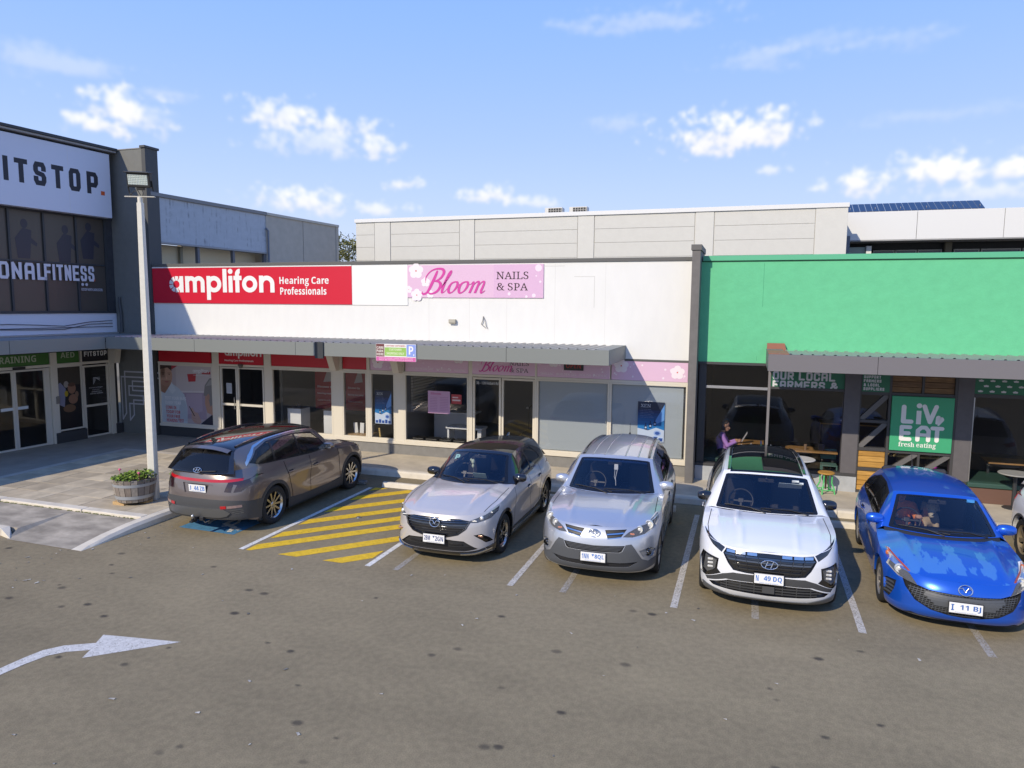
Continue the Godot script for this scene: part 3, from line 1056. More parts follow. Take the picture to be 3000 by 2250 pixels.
func suv_large(white: bool) -> Dictionary:      # the taupe and the white one share this shell
	var dark := mat("black plastic", .02, .02, .022, .5)
	var gloss := mat("gloss black", .01, .01, .012, .06, 0.0, 1.0)
	var smoke := mat("smoked chrome", .16, .165, .18, .12, 1.0)
	var P := {
		"lv": [[0.15, 2.05, 0.7, 3.05, 0.85, -2.15, 0.55, 2.8], [0.22, 2.17, 0.8, 3.15, 0.915, -2.28, 0.58, 2.9], [0.34, 2.235, 0.88, 3.2, 0.925, -2.36, 0.62, 3.0], [0.55, 2.255, 0.92, 3.15, 0.932, -2.375, 0.64, 3.0], [0.72, 2.245, 0.96, 3.05, 0.932, -2.36, 0.64, 3.0], [0.86, 2.2, 0.98, 2.95, 0.93, -2.335, 0.64, 3.0], [0.98, 2.1, 0.95, 2.85, 0.915, -2.31, 0.64, 2.9], [1.08, 1.98, 0.9, 2.85, 0.885, -2.27, 0.62, 2.8], [1.2, 1.9, 0.9, 2.85, 0.835, -2.2, 0.6, 2.7]],
		"bottom": [[0, .235], [.6, .22], [1, .2], [1.1, .19], [2, .2], [2.4, .3], [3, .33]] if not white else [[0, .2], [.6, .2], [1, .19], [2, .2], [2.4, .3], [3, .33]],
		"top": [[0, .885], [.4, .90], [.75, .955], [1.0, 1.01], [1.2, 1.055], [1.5, 1.085], [1.9, 1.14], [2.2, 1.18], [2.6, 1.15], [3, 1.12]],
		"dz": [[1.378, .6, .42, .26, .02], [-1.378, .66, .45, .3, .028], [.05, .6, .6, .14, -.022], [-.2, .86, .9, .07, .012]],
		"crown": [[-2.2, 0.0], [-2.05, .05], [-1.8, .075], [-1.4, .085], [-.8, .06], [-.5, .03]],
		"ridge": [[.42, .035, .02, -.06], [.70, .04, .012, -.05]],
		"cen": [Vector3(.98, 1.085, 0), Vector3(.71, 1.335, 0), Vector3(.42, 1.555, 0), Vector3(.30, 1.605, 0), Vector3(-.45, 1.665, 0), Vector3(-1.25, 1.655, 0), Vector3(-1.9, 1.605, 0), Vector3(-2.1, 1.565, 0)],
		"rail": [Vector3(.75, 1.065, .80), Vector3(.54, 1.3, .725), Vector3(.30, 1.51, .655), Vector3(.16, 1.555, .64), Vector3(-.45, 1.605, .625), Vector3(-1.25, 1.585, .605), Vector3(-1.86, 1.525, .575), Vector3(-2.03, 1.475, .575), Vector3(-2.14, 1.31, .65), Vector3(-2.25, 1.13, .735)],
		"tail": [Vector3(-2.05, 1.53, 0), Vector3(-2.2, 1.33, 0), Vector3(-2.32, 1.115, 0)],
		"wheel": {"f": 1.378, "b": -1.378, "r": .365, "w": .235, "z": .92, "arch": .40, "spokes": 5, "style": "twist", "bright": mat("alloy", .55, .54, .52, .25, 1.0), "dark": gloss},
		"doors": [[[.86, .40], [.80, 1.05], [.78, 1.2], [-.19, 1.3], [-.22, .30], [.80, .30]], [[-.235, .30], [-.205, 1.3], [-1.02, 1.3], [-1.0, 1.0], [-.93, .80], [-.84, .50], [-.82, .30]]],
		"handles": [[-.05, .87], [-.88, .90]],
		"daylight": [[.60, .10], [.14, .88], [-.45, .92], [-1.25, .90], [-1.62, .70], [-1.90, .22], [-1.7, .08], [-.2, .05]],
		"windows": [{"pts": [[.50, .14], [.12, .80], [-.40, .86], [-.43, .10]], "dark": false}, {"pts": [[-.50, .10], [-.47, .86], [-1.14, .84], [-1.22, .12]], "dark": true}, {"pts": [[-1.28, .12], [-1.2, .83], [-1.28, .84], [-1.58, .62], [-1.82, .2], [-1.7, .13]], "dark": true}],
		"mirror": [.45, 1.10, .80], "trims": [],
		"shut": [[[2.02, .78], [1.5, .83], [.85, .80]]],
	}
	if white:
		P.trims += [
			{"name": "grille", "view": "F", "mat": gloss, "off": -.03, "wall": -.03, "pts": [[0, .868], [.42, .862], [.56, .87], [.60, .80], [.53, .68], [.46, .60], [.30, .585], [0, .58]]},
			{"name": "running_lamp", "view": "F", "mat": mat("running lamp", .03, .032, .036, .1, .3, 1.0), "off": -.004, "pts": [[.575, .872], [.72, .925], [.875, 1.0], [.84, .95], [.74, .86], [.62, .80]]},
			{"name": "headlamp", "view": "F", "mat": mat("lamp bowl", .10, .105, .11, .15, .6), "off": -.035, "wall": -.035, "lens": true, "pts": [[.68, .685], [.83, .70], [.855, .50], [.80, .47], [.70, .56]]},
			{"name": "lamp_surround", "view": "F", "mat": gloss, "off": -.015, "cut": true, "pts": [[.655, .71], [.87, .73], [.905, .60], [.90, .42], [.83, .40], [.62, .52], [.67, .57], [.70, .56], [.68, .685], [.83, .70], [.855, .50], [.80, .47], [.70, .56], [.67, .57]]},
			{"name": "bumper_trim", "view": "F", "mat": mat("bumper charcoal", .03, .031, .034, .45), "off": -.006, "pts": [[0, .575], [.2, .57], [.46, .565], [.6, .52], [.83, .395], [.80, .36], [.55, .455], [0, .47]]},
			{"name": "lower_grille", "view": "F", "mat": gloss, "off": -.03, "wall": -.03, "pts": [[0, .465], [.52, .45], [.78, .35], [.72, .315], [0, .285]]},
			{"name": "chin", "view": "F", "mat": mat("chin grey", .13, .135, .14, .4, .3), "off": .012, "wall": .02, "pts": [[0, .225], [.5, .232], [.62, .262], [.86, .30], [.84, .21], [.6, .2], [0, .19]]},
		]
	else:
		P.trims += [
			{"name": "light_bar", "view": "R", "mat": mat("tail lamp red", .45, .008, .012, .12, 0.0, 1.0), "off": .004, "wall": .02, "pts": [[0, 1.0], [.3, 1.003], [.62, 1.015], [.80, 1.03], [.80, .985], [.62, .965], [.3, .955], [0, .952]]},
			{"name": "tail_lamp", "view": "R", "mat": mat("tail lamp smoke", .03, .012, .014, .08, 0.0, 1.0), "off": .006, "wall": .02, "pts": [[.60, .965], [.80, .985], [.92, 1.03], [[-1.85, 1.06, "S"]][0], [[-2.0, .99, "S"]][0], [.90, .90], [.80, .80], [.70, .79], [.74, .92], [.68, .93], [.66, .79], [.55, .80]]},
			{"name": "bumper", "view": "R", "mat": mat("bumper charcoal", .055, .056, .058, .5), "off": .008, "wall": .02, "pts": [[0, .66], [.55, .66], [.80, .64], [.932, .60], [[-1.74, .60, "S"]][0], [[-1.74, .25, "S"]][0], [.9, .28], [.6, .30], [0, .30]]},
			{"name": "skid_plate", "view": "R", "mat": mat("skid silver", .22, .225, .23, .3, .8), "off": .03, "wall": .03, "cut": false, "pts": [[0, .50], [.55, .50], [.66, .43], [.60, .37], [.48, .345], [0, .335]]},
			{"name": "arch_cladding", "view": "S", "mat": mat("cladding grey", .045, .046, .048, .55), "off": .006, "wall": .012, "pts": arch_pts(1.378, .465, .375, .18)},
			{"name": "arch_cladding", "view": "S", "mat": mat("cladding grey", .045, .046, .048, .55), "off": .006, "wall": .012, "pts": arch_pts(-1.378, .465, .375, .18)},
			{"name": "sill_cladding", "view": "S", "mat": mat("cladding grey", .045, .046, .048, .55), "off": .009, "wall": .012, "pts": [[.92, .40], [.92, .16], [-.92, .16], [-.92, .40], [-.5, .36], [.5, .36]]},
			{"name": "plate_recess", "view": "R", "mat": P.get("paint", dark), "off": -.02, "wall": -.02, "cut": true, "pts": [[0, .915], [.33, .915], [.27, .745], [0, .745]]},
			{"name": "grille", "view": "F", "mat": gloss, "off": -.02, "wall": -.02, "pts": [[0, .868], [.5, .87], [.86, .98], [.8, .9], [.6, .80], [.46, .60], [.30, .585], [0, .58]]},
			{"name": "lower_grille", "view": "F", "mat": dark, "off": -.02, "wall": -.02, "pts": [[0, .465], [.52, .45], [.78, .35], [.72, .315], [0, .285]]},
			{"name": "headlamp", "view": "F", "mat": mat("lamp bowl", .10, .105, .11, .15, .6), "off": -.02, "wall": -.02, "lens": true, "pts": [[.68, .685], [.86, .70], [.87, .50], [.80, .47], [.70, .56]]},
		]
	return P

func suv_small() -> Dictionary:
	var dark := mat("black plastic", .02, .02, .022, .5)
	var gloss := mat("gloss black", .01, .01, .012, .06, 0.0, 1.0)
	var P := {
		"lv": [[0.12, 2.0, 0.7, 3.05, 0.81, -1.9, 0.5, 2.8], [0.2, 2.15, 0.82, 3.05, 0.86, -2.03, 0.55, 2.8], [0.32, 2.2, 0.92, 3.0, 0.872, -2.1, 0.6, 2.8], [0.5, 2.205, 0.98, 2.95, 0.882, -2.13, 0.62, 2.8], [0.66, 2.19, 1.0, 2.9, 0.882, -2.12, 0.62, 2.8], [0.8, 2.13, 1.02, 2.85, 0.88, -2.1, 0.62, 2.8], [0.9, 2.03, 1.0, 2.75, 0.86, -2.06, 0.62, 2.7], [1.0, 1.9, 0.9, 2.75, 0.82, -2.0, 0.6, 2.7], [1.12, 1.8, 0.9, 2.75, 0.765, -1.93, 0.6, 2.6]],
		"bottom": [[0, .19], [.6, .18], [1, .18], [2, .2], [2.5, .28], [3, .3]],
		"top": [[0, .815], [.4, .825], [.75, .88], [1.0, .935], [1.2, .98], [1.5, 1.01], [1.9, 1.07], [2.2, 1.11], [2.6, 1.08], [3, 1.05]],
		"dz": [[1.285, .56, .42, .26, .022], [-1.285, .62, .45, .3, .035], [-.05, .56, .6, .15, -.028], [-.2, .82, .9, .07, .014]],
		"crown": [[-2.13, 0.0], [-2.0, .05], [-1.75, .085], [-1.3, .1], [-.75, .085], [-.4, .03]],
		"ridge": [[.55, .05, .018, -.1]],
		"cen": [Vector3(.88, 1.04, 0), Vector3(.53, 1.27, 0), Vector3(.16, 1.455, 0), Vector3(.04, 1.49, 0), Vector3(-.45, 1.53, 0), Vector3(-1.05, 1.52, 0), Vector3(-1.55, 1.475, 0), Vector3(-1.78, 1.44, 0)],
		"rail": [Vector3(.52, 1.0, .745), Vector3(.30, 1.21, .66), Vector3(.04, 1.40, .585), Vector3(-.08, 1.435, .575), Vector3(-.45, 1.47, .56), Vector3(-1.05, 1.45, .545), Vector3(-1.5, 1.40, .52), Vector3(-1.7, 1.36, .53), Vector3(-1.84, 1.2, .60), Vector3(-1.98, 1.04, .67)],
		"tail": [Vector3(-1.74, 1.41, 0), Vector3(-1.92, 1.23, 0), Vector3(-2.06, 1.05, 0)],
		"wheel": {"f": 1.285, "b": -1.285, "r": .335, "w": .215, "z": .872, "arch": .375, "rim": .72, "spokes": 5, "style": "pair", "bright": mat("alloy", .55, .54, .52, .25, 1.0), "dark": gloss},
		"doors": [[[.78, .38], [.62, .95], [.60, 1.2], [-.24, 1.2], [-.27, .30], [.74, .30]], [[-.285, .30], [-.255, 1.2], [-.98, 1.2], [-.96, .9], [-.84, .70], [-.77, .45], [-.75, .30]]],
		"handles": [[-.10, .83], [-.84, .87]],
		"daylight": [[.40, .10], [-.06, .88], [-.5, .92], [-1.05, .9], [-1.4, .66], [-1.62, .22], [-1.4, .08], [-.2, .05]],
		"windows": [{"pts": [[.30, .14], [-.09, .8], [-.44, .86], [-.47, .1]], "dark": false}, {"pts": [[-.53, .1], [-.50, .86], [-.98, .84], [-1.16, .5], [-1.22, .13]], "dark": true}],
		"mirror": [.34, 1.02, .74],
		"shut": [[[1.96, .70], [1.4, .77], [.75, .77]]],
	}
	P.trims = [
		{"name": "grille", "view": "F", "mat": gloss, "off": -.03, "wall": -.03, "pts": [[0, .775], [.40, .765], [.56, .735], [.50, .62], [.38, .53], [.18, .485], [0, .475]]},
		{"name": "headlamp", "view": "F", "mat": mat("lamp bowl dark", .05, .055, .065, .12, .6), "off": -.03, "wall": -.03, "lens": true, "pts": [[.50, .715], [.60, .755], [.74, .80], [.845, .865], [.852, .80], [.80, .73], [.66, .70]]},
		{"name": "lower_grille", "view": "F", "mat": dark, "off": -.03, "wall": -.03, "pts": [[0, .45], [.2, .44], [.48, .42], [.68, .28], [.5, .25], [0, .245]]},
		{"name": "fog_lamp", "view": "F", "mat": gloss, "off": -.02, "wall": -.02, "pts": [[.62, .51], [.72, .515], [.80, .44], [.835, .36], [.77, .36], [.72, .42]]},
		{"name": "lip", "view": "F", "mat": gloss, "off": .012, "wall": .02, "pts": [[0, .24], [.5, .243], [.68, .26], [.87, .31], [.86, .22], [.6, .17], [0, .17]]},
		{"name": "lip_trim", "view": "F", "mat": mat("chrome", .75, .76, .78, .08, 1.0), "off": .022, "wall": .01, "cut": false, "pts": [[.42, .212], [.62, .225], [.82, .262], [.82, .238], [.62, .2], [.42, .19]]},
		{"name": "arch_cladding", "view": "S", "mat": gloss, "off": .006, "wall": .01, "pts": arch_pts(1.285, .425, .345, .16)},
		{"name": "arch_cladding", "view": "S", "mat": gloss, "off": .006, "wall": .01, "pts": arch_pts(-1.285, .425, .345, .16)},
		{"name": "sill_cladding", "view": "S", "mat": gloss, "off": .009, "wall": .012, "pts": [[.9, .33], [.9, .14], [-.9, .14], [-.9, .40], [-.5, .33]]},
		{"name": "sill_strip", "view": "S", "mat": mat("chrome", .75, .76, .78, .08, 1.0), "off": .018, "wall": .01, "cut": false, "pts": [[.82, .265], [.82, .225], [-.82, .225], [-.82, .265]]},
		{"name": "tail_lamp", "view": "R", "mat": mat("tail lamp red", .45, .008, .012, .12, 0.0, 1.0), "off": .006, "wall": .02, "pts": [[.45, .93], [.72, .97], [.84, 1.0], [[-1.68, 1.02, "S"]][0], [[-1.76, .94, "S"]][0], [.80, .86], [.6, .86]]},
	]
	return P

func suv_silver() -> Dictionary:
	var dark := mat("bumper dark grey", .075, .08, .088, .45)
	var gloss := mat("gloss black", .01, .01, .012, .06, 0.0, 1.0)
	var black := mat("black plastic", .02, .02, .022, .5)
	var bowl := mat("lamp bowl bright", .78, .78, .75, .3, .35)
	var P := {
		"lv": [[0.15, 2.05, 0.75, 3.05, 0.85, -2.0, 0.5, 2.8], [0.24, 2.2, 0.86, 3.05, 0.895, -2.15, 0.55, 2.8], [0.36, 2.245, 0.95, 2.95, 0.91, -2.22, 0.6, 2.9], [0.55, 2.25, 0.98, 2.9, 0.922, -2.25, 0.62, 2.9], [0.72, 2.22, 1.0, 2.85, 0.922, -2.25, 0.62, 2.9], [0.86, 2.14, 1.02, 2.8, 0.918, -2.23, 0.62, 2.9], [0.97, 2.03, 1.0, 2.75, 0.9, -2.19, 0.62, 2.8], [1.07, 1.95, 0.95, 2.75, 0.87, -2.14, 0.6, 2.7], [1.2, 1.9, 0.9, 2.75, 0.81, -2.08, 0.6, 2.6]],
		"bottom": [[0, .22], [.5, .22], [.8, .22], [1, .2], [2, .22], [2.5, .3], [3, .32]],
		"top": [[0, .885], [.4, .895], [.75, .95], [1.0, 1.0], [1.2, 1.045], [1.5, 1.08], [1.9, 1.14], [2.2, 1.18], [2.6, 1.16], [3, 1.14]],
		"dz": [[1.33, .62, .42, .26, .02], [-1.33, .66, .45, .3, .025], [-.05, .58, .6, .14, -.022], [-.2, .9, .9, .07, .012]],
		"crown": [[-2.15, 0.0], [-2.0, .06], [-1.75, .095], [-1.3, .1], [-.75, .075], [-.4, .03]],
		"ridge": [[.52, .05, .02, -.12]],
		"cen": [Vector3(.93, 1.08, 0), Vector3(.61, 1.33, 0), Vector3(.26, 1.545, 0), Vector3(.14, 1.59, 0), Vector3(-.5, 1.65, 0), Vector3(-1.2, 1.64, 0), Vector3(-1.85, 1.6, 0), Vector3(-2.05, 1.57, 0)],
		"rail": [Vector3(.56, 1.05, .79), Vector3(.37, 1.29, .715), Vector3(.15, 1.50, .645), Vector3(.02, 1.54, .635), Vector3(-.5, 1.59, .62), Vector3(-1.2, 1.575, .60), Vector3(-1.8, 1.53, .575), Vector3(-1.97, 1.48, .575), Vector3(-2.05, 1.31, .64), Vector3(-2.14, 1.13, .72)],
		"tail": [Vector3(-2.0, 1.53, 0), Vector3(-2.12, 1.33, 0), Vector3(-2.21, 1.13, 0)],
		"wheel": {"f": 1.33, "b": -1.33, "r": .355, "w": .225, "z": .905, "arch": .395, "rim": .66, "spokes": 7, "style": "blade", "bright": mat("wheel silver", .42, .42, .42, .35, .9), "dark": gloss},
		"doors": [[[.82, .40], [.68, 1.0], [.66, 1.25], [-.24, 1.3], [-.27, .30], [.78, .30]], [[-.285, .30], [-.255, 1.3], [-1.0, 1.3], [-.98, 1.0], [-.9, .80], [-.81, .50], [-.79, .30]]],
		"handles": [[-.10, .90], [-.86, .93]],
		"daylight": [[.44, .10], [.04, .88], [-.5, .92], [-1.2, .9], [-1.6, .7], [-1.88, .25], [-1.6, .08], [-.2, .05]],
		"windows": [{"pts": [[.34, .14], [.02, .8], [-.44, .86], [-.47, .1]], "dark": false}, {"pts": [[-.53, .1], [-.50, .86], [-1.15, .84], [-1.2, .12]], "dark": true}, {"pts": [[-1.28, .12], [-1.22, .83], [-1.55, .64], [-1.8, .25], [-1.6, .13]], "dark": true}],
		"mirror": [.34, 1.09, .79],
		"ribs": [.28, .62],
		"shut": [[[2.0, .74], [1.5, .82], [.75, .80]]],
	}
	P.trims = [
		{"name": "headlamp", "view": "F", "mat": bowl, "off": -.045, "wall": -.045, "lens": true, "pts": [[.42, .765], [.50, .83], [.62, .885], [.76, .935], [.862, 1.0], [.885, .94], [.86, .85], [.74, .79], [.56, .76]]},
		{"name": "upper_grille", "view": "F", "mat": black, "off": -.025, "wall": -.025, "pts": [[.155, .845], [.47, .865], [.40, .765], [.205, .735]]},
		{"name": "intake", "view": "F", "mat": black, "off": -.03, "wall": -.03, "pts": [[0, .625], [.46, .645], [.415, .56], [.38, .545], [0, .535]]},
		{"name": "lower_bumper", "view": "F", "mat": dark, "off": .004, "wall": .012, "pts": [[0, .53], [.39, .54], [.43, .56], [.47, .655], [.55, .665], [.60, .60], [.70, .43], [.78, .385], [.92, .42], [.91, .30], [.7, .245], [0, .235], [0, .305], [.52, .325], [.66, .40], [.40, .385], [0, .385]]},
		{"name": "lower_intake", "view": "F", "mat": black, "off": -.03, "wall": -.03, "pts": [[0, .383], [.40, .383], [.655, .398], [.52, .327], [0, .307]]},
		{"name": "fog_recess", "view": "F", "mat": mat("silver recess", .36, .37, .39, .4, .6), "off": -.02, "wall": -.02, "pts": [[.66, .56], [.80, .59], [.87, .52], [.84, .44], [.72, .45]]},
		{"name": "arch_edge", "view": "S", "mat": mat("cladding grey", .045, .046, .048, .55), "off": .005, "wall": .01, "pts": arch_pts(1.33, .425, .365, .18)},
		{"name": "arch_edge", "view": "S", "mat": mat("cladding grey", .045, .046, .048, .55), "off": .005, "wall": .01, "pts": arch_pts(-1.33, .425, .365, .18)},
		{"name": "sill_cladding", "view": "S", "mat": mat("cladding grey", .045, .046, .048, .55), "off": .009, "wall": .012, "pts": [[.9, .36], [.9, .16], [-.9, .16], [-.9, .36]]},
		{"name": "tail_lamp", "view": "R", "mat": mat("tail lamp red", .45, .008, .012, .12, 0.0, 1.0), "off": .006, "wall": .02, "pts": [[.5, .97], [.78, 1.0], [.90, 1.05], [[-1.78, 1.1, "S"]][0], [[-1.84, 1.0, "S"]][0], [.88, .92], [.6, .90]]},
	]
	return P

func hatch_blue() -> Dictionary:
	var dark := mat("bumper dark grey", .075, .08, .088, .45)
	var gloss := mat("gloss black", .01, .01, .012, .06, 0.0, 1.0)
	var black := mat("black plastic", .02, .02, .022, .5)
	var bowl := mat("lamp bowl bright", .78, .78, .75, .3, .35)
	var P := {
		"lv": [[0.1, 2.05, 0.7, 3.05, 0.81, -2.05, 0.5, 2.8], [0.16, 2.17, 0.85, 2.95, 0.85, -2.14, 0.55, 2.8], [0.25, 2.235, 0.98, 2.85, 0.87, -2.19, 0.6, 2.8], [0.4, 2.24, 1.05, 2.75, 0.88, -2.22, 0.62, 2.8], [0.55, 2.2, 1.08, 2.7, 0.88, -2.22, 0.62, 2.8], [0.66, 2.13, 1.08, 2.7, 0.878, -2.2, 0.62, 2.8], [0.76, 2.02, 1.05, 2.65, 0.865, -2.17, 0.62, 2.7], [0.86, 1.9, 0.98, 2.65, 0.84, -2.12, 0.6, 2.7], [1.0, 1.8, 0.9, 2.65, 0.79, -2.04, 0.6, 2.6]],
		"bottom": [[0, .15], [.6, .145], [1, .15], [2, .17], [2.5, .24], [3, .26]],
		"top": [[0, .665], [.4, .675], [.75, .73], [1.0, .80], [1.2, .875], [1.5, .92], [1.9, .97], [2.2, 1.0], [2.6, .99], [3, .97]],
		"dz": [[1.32, .52, .40, .24, .03], [-1.32, .56, .45, .3, .025], [-.05, .5, .6, .14, -.024], [-.2, .76, .9, .06, .012]],
		"crown": [[-2.13, 0.0], [-2.0, .05], [-1.75, .09], [-1.3, .11], [-.75, .09], [-.4, .03]],
		"ridge": [[.58, .06, .025, -.1]],
		"cen": [Vector3(.98, .93, 0), Vector3(.68, 1.16, 0), Vector3(.34, 1.36, 0), Vector3(.22, 1.395, 0), Vector3(-.4, 1.45, 0), Vector3(-1.05, 1.44, 0), Vector3(-1.65, 1.385, 0), Vector3(-1.88, 1.355, 0)],
		"rail": [Vector3(.66, .91, .75), Vector3(.45, 1.12, .665), Vector3(.18, 1.31, .58), Vector3(.06, 1.345, .57), Vector3(-.4, 1.385, .555), Vector3(-1.05, 1.37, .54), Vector3(-1.6, 1.315, .51), Vector3(-1.8, 1.27, .515), Vector3(-1.95, 1.11, .59), Vector3(-2.1, .96, .66)],
		"tail": [Vector3(-1.83, 1.32, 0), Vector3(-2.02, 1.14, 0), Vector3(-2.17, .965, 0)],
		"wheel": {"f": 1.32, "b": -1.32, "r": .318, "w": .205, "z": .872, "arch": .345, "rim": .68, "spokes": 10, "style": "plain", "bright": mat("wheel dusty", .38, .35, .31, .45, .7), "dark": gloss},
		"doors": [[[.80, .34], [.75, .9], [.72, 1.1], [-.20, 1.1], [-.23, .24], [.76, .24]], [[-.245, .24], [-.215, 1.1], [-1.0, 1.1], [-.98, .85], [-.87, .65], [-.76, .40], [-.74, .24]]],
		"handles": [[-.06, .77], [-.86, .80]],
		"daylight": [[.54, .10], [.08, .88], [-.45, .92], [-1.05, .9], [-1.45, .68], [-1.75, .2], [-1.4, .08], [-.2, .05]],
		"windows": [{"pts": [[.44, .14], [.06, .8], [-.4, .86], [-.43, .1]], "dark": false}, {"pts": [[-.49, .1], [-.46, .86], [-1.05, .84], [-1.1, .12]], "dark": true}, {"pts": [[-1.17, .12], [-1.12, .83], [-1.4, .62], [-1.62, .2], [-1.4, .13]], "dark": true}],
		"mirror": [.50, .93, .75],
	}
	P.trims = [
		{"name": "headlamp", "view": "F", "mat": bowl, "off": -.045, "wall": -.045, "lens": true, "pts": [[.52, .555], [.60, .66], [.70, .735], [.82, .815], [[1.42, .83, "S"]][0], [[1.6, .74, "S"]][0], [.82, .66], [.72, .59]]},
		{"name": "grille", "view": "F", "mat": black, "off": -.04, "wall": -.04, "pts": [[0, .525], [.4, .535], [.60, .575], [.68, .59], [.65, .50], [.55, .37], [.38, .29], [.18, .255], [0, .245]]},
		{"name": "fog_recess", "view": "F", "mat": black, "off": -.03, "wall": -.03, "pts": [[.735, .52], [.82, .50], [.86, .42], [.865, .28], [.80, .27], [.76, .40]]},
		{"name": "splitter", "view": "F", "mat": black, "off": -.01, "wall": -.01, "pts": [[0, .172], [.5, .172], [.58, .19], [.66, .15], [0, .14]]},
		{"name": "tail_lamp", "view": "R", "mat": mat("tail lamp red", .45, .008, .012, .12, 0.0, 1.0), "off": .006, "wall": .02, "pts": [[.5, .86], [.74, .9], [.84, .93], [[-1.75, .95, "S"]][0], [[-1.85, .86, "S"]][0], [.82, .78], [.6, .78]]},
	]
	return P

# ---- what each front or tail carries on top of its outlines
func slat(mb: MB, c: Car, pts: Array, h: float, off: float, d: float, back := false) -> void:
	var q := []
	for i in pts.size() - 1:
		var a := Vector2(pts[i][0], pts[i][1]); var b := Vector2(pts[i + 1][0], pts[i + 1][1])
		var k := maxi(1, int(a.distance_to(b) / 0.06))
		for j in k: q.append(a.lerp(b, float(j) / k))
	q.append(Vector2(pts[-1][0], pts[-1][1]))
	var s := -1.0 if back else 1.0
	for i in q.size() - 1:
		var a: Vector2 = q[i]; var b: Vector2 = q[i + 1]
		var m := Vector2(-(b - a).y, (b - a).x).normalized() * h * 0.5
		var p := []
		for w in [a - m, b - m, b + m, a + m]:
			p.append(c.rear(w.x, w.y, off) if back else c.front(w.x, w.y, off))
		var r := []
		for w in p: r.append(w - Vector3(d * s, 0, 0))
		if back:
			mb.quad(p[0], p[1], p[2], p[3]); mb.quad(p[3], p[2], r[2], r[3]); mb.quad(r[0], r[1], p[1], p[0])
		else:
			mb.quad(p[1], p[0], p[3], p[2]); mb.quad(p[2], p[3], r[3], r[2]); mb.quad(r[1], r[0], p[0], p[1])

func both_ways(pts: Array) -> Array:
	var o := []
	for i in range(pts.size() - 1, -1, -1): o.append([-pts[i][0], pts[i][1]])
	return o + pts

func round_lamp(root: Node3D, c: Car, z: float, y: float, r: float, off: float, called: String, m: Material) -> void:
	for sg in [1.0, -1.0]:
		var p := c.front(z * sg, y, off)
		var b := MB.new()
		b.lathe([[r * .2, -.01], [r * .75, -.012], [r * .95, .012], [r, .016], [r * 1.08, .004], [r * 1.08, -.03]], p, Vector3(1, 0, 0), 20)
		b.ball(p - Vector3(.01, 0, 0), Vector3(.02, r * .55, r * .55), 14, 8)
		part(root, called, b, m)

func roof_rails(root: Node3D, c: Car, q0: float, q1: float, w: float, m: Material, m2: Material) -> void:
	for sg in [1.0, -1.0]:
		var b := MB.new()
		var pts := []
		for i in 15:
			var t := i / 14.0
			var p := c.roof(lerpf(q0, q1, t), w * sg)
			pts.append(p + Vector3(0, .006 + .032 * pow(sin(PI * clampf(t, .04, .96)), .35), 0))
		for i in 14:
			var a: Vector3 = pts[i]; var d: Vector3 = pts[i + 1]
			var n := Vector3(0, 0, .02)
			var dn := Vector3(0, .038, 0)
			b.quad(a - n, a + n, d + n, d - n)
			b.quad(a + n, a + n - dn, d + n - dn, d + n)
			b.quad(a - n - dn, a - n, d - n, d - n - dn)
		part(root, "roof_rail", b, m)

func fin(root: Node3D, p: Vector3, m: Material) -> void:
	var b := MB.new()
	b.x = Transform3D(Basis(), p)
	b.prism(PackedVector2Array([Vector2(.09, 0), Vector2(-.07, .0), Vector2(-.08, .065), Vector2(-.04, .06)]), -.012, .012)
	part(root, "roof_aerial", b, m)

func whip(root: Node3D, p: Vector3, l: float, lean: float) -> void:
	var b := MB.new()
	b.cyl(p, p + Vector3(-.02, .03, 0), .022, .01, 8)
	b.cyl(p + Vector3(-.02, .03, 0), p + Vector3(-lean, l, 0), .005, .004, 6)
	part(root, "roof_aerial", b, mat("black plastic", .02, .02, .022, .5))

func tow_bar(root: Node3D, x: float) -> void:
	var b := MB.new()
	b.bb(x - .02, x + .30, .27, .33, -.04, .04, .008)
	b.bb(x - .13, x, .25, .28, -.035, .035, .006)
	b.cyl(Vector3(x - .08, .28, 0), Vector3(x - .08, .32, 0), .03, .018, 12)
	var n := part(root, "tow_bar", b, mat("tow iron", .03, .03, .032, .5, .5))
	var t := MB.new()
	t.ball(Vector3(x - .08, .355, 0), Vector3(.027, .035, .027), 14, 10)
	t.cyl(Vector3(x - .08, .32, 0), Vector3(x - .08, .34, 0), .018, .018, 10)
	part(n, "tow_ball", t, mat("tow ball", .6, .6, .58, .3, .9))
	var p := MB.new()
	p.box(Vector3(x + .02, .30, .12), Vector3(.06, .07, .09), .01)
	p.tube([Vector3(x + .02, .28, .14), Vector3(x + .0, .24, .2), Vector3(x + .03, .27, .27), Vector3(x + .2, .3, .3)], .01, 6)
	part(n, "tow_plug", p, mat("black plastic", .02, .02, .022, .5))

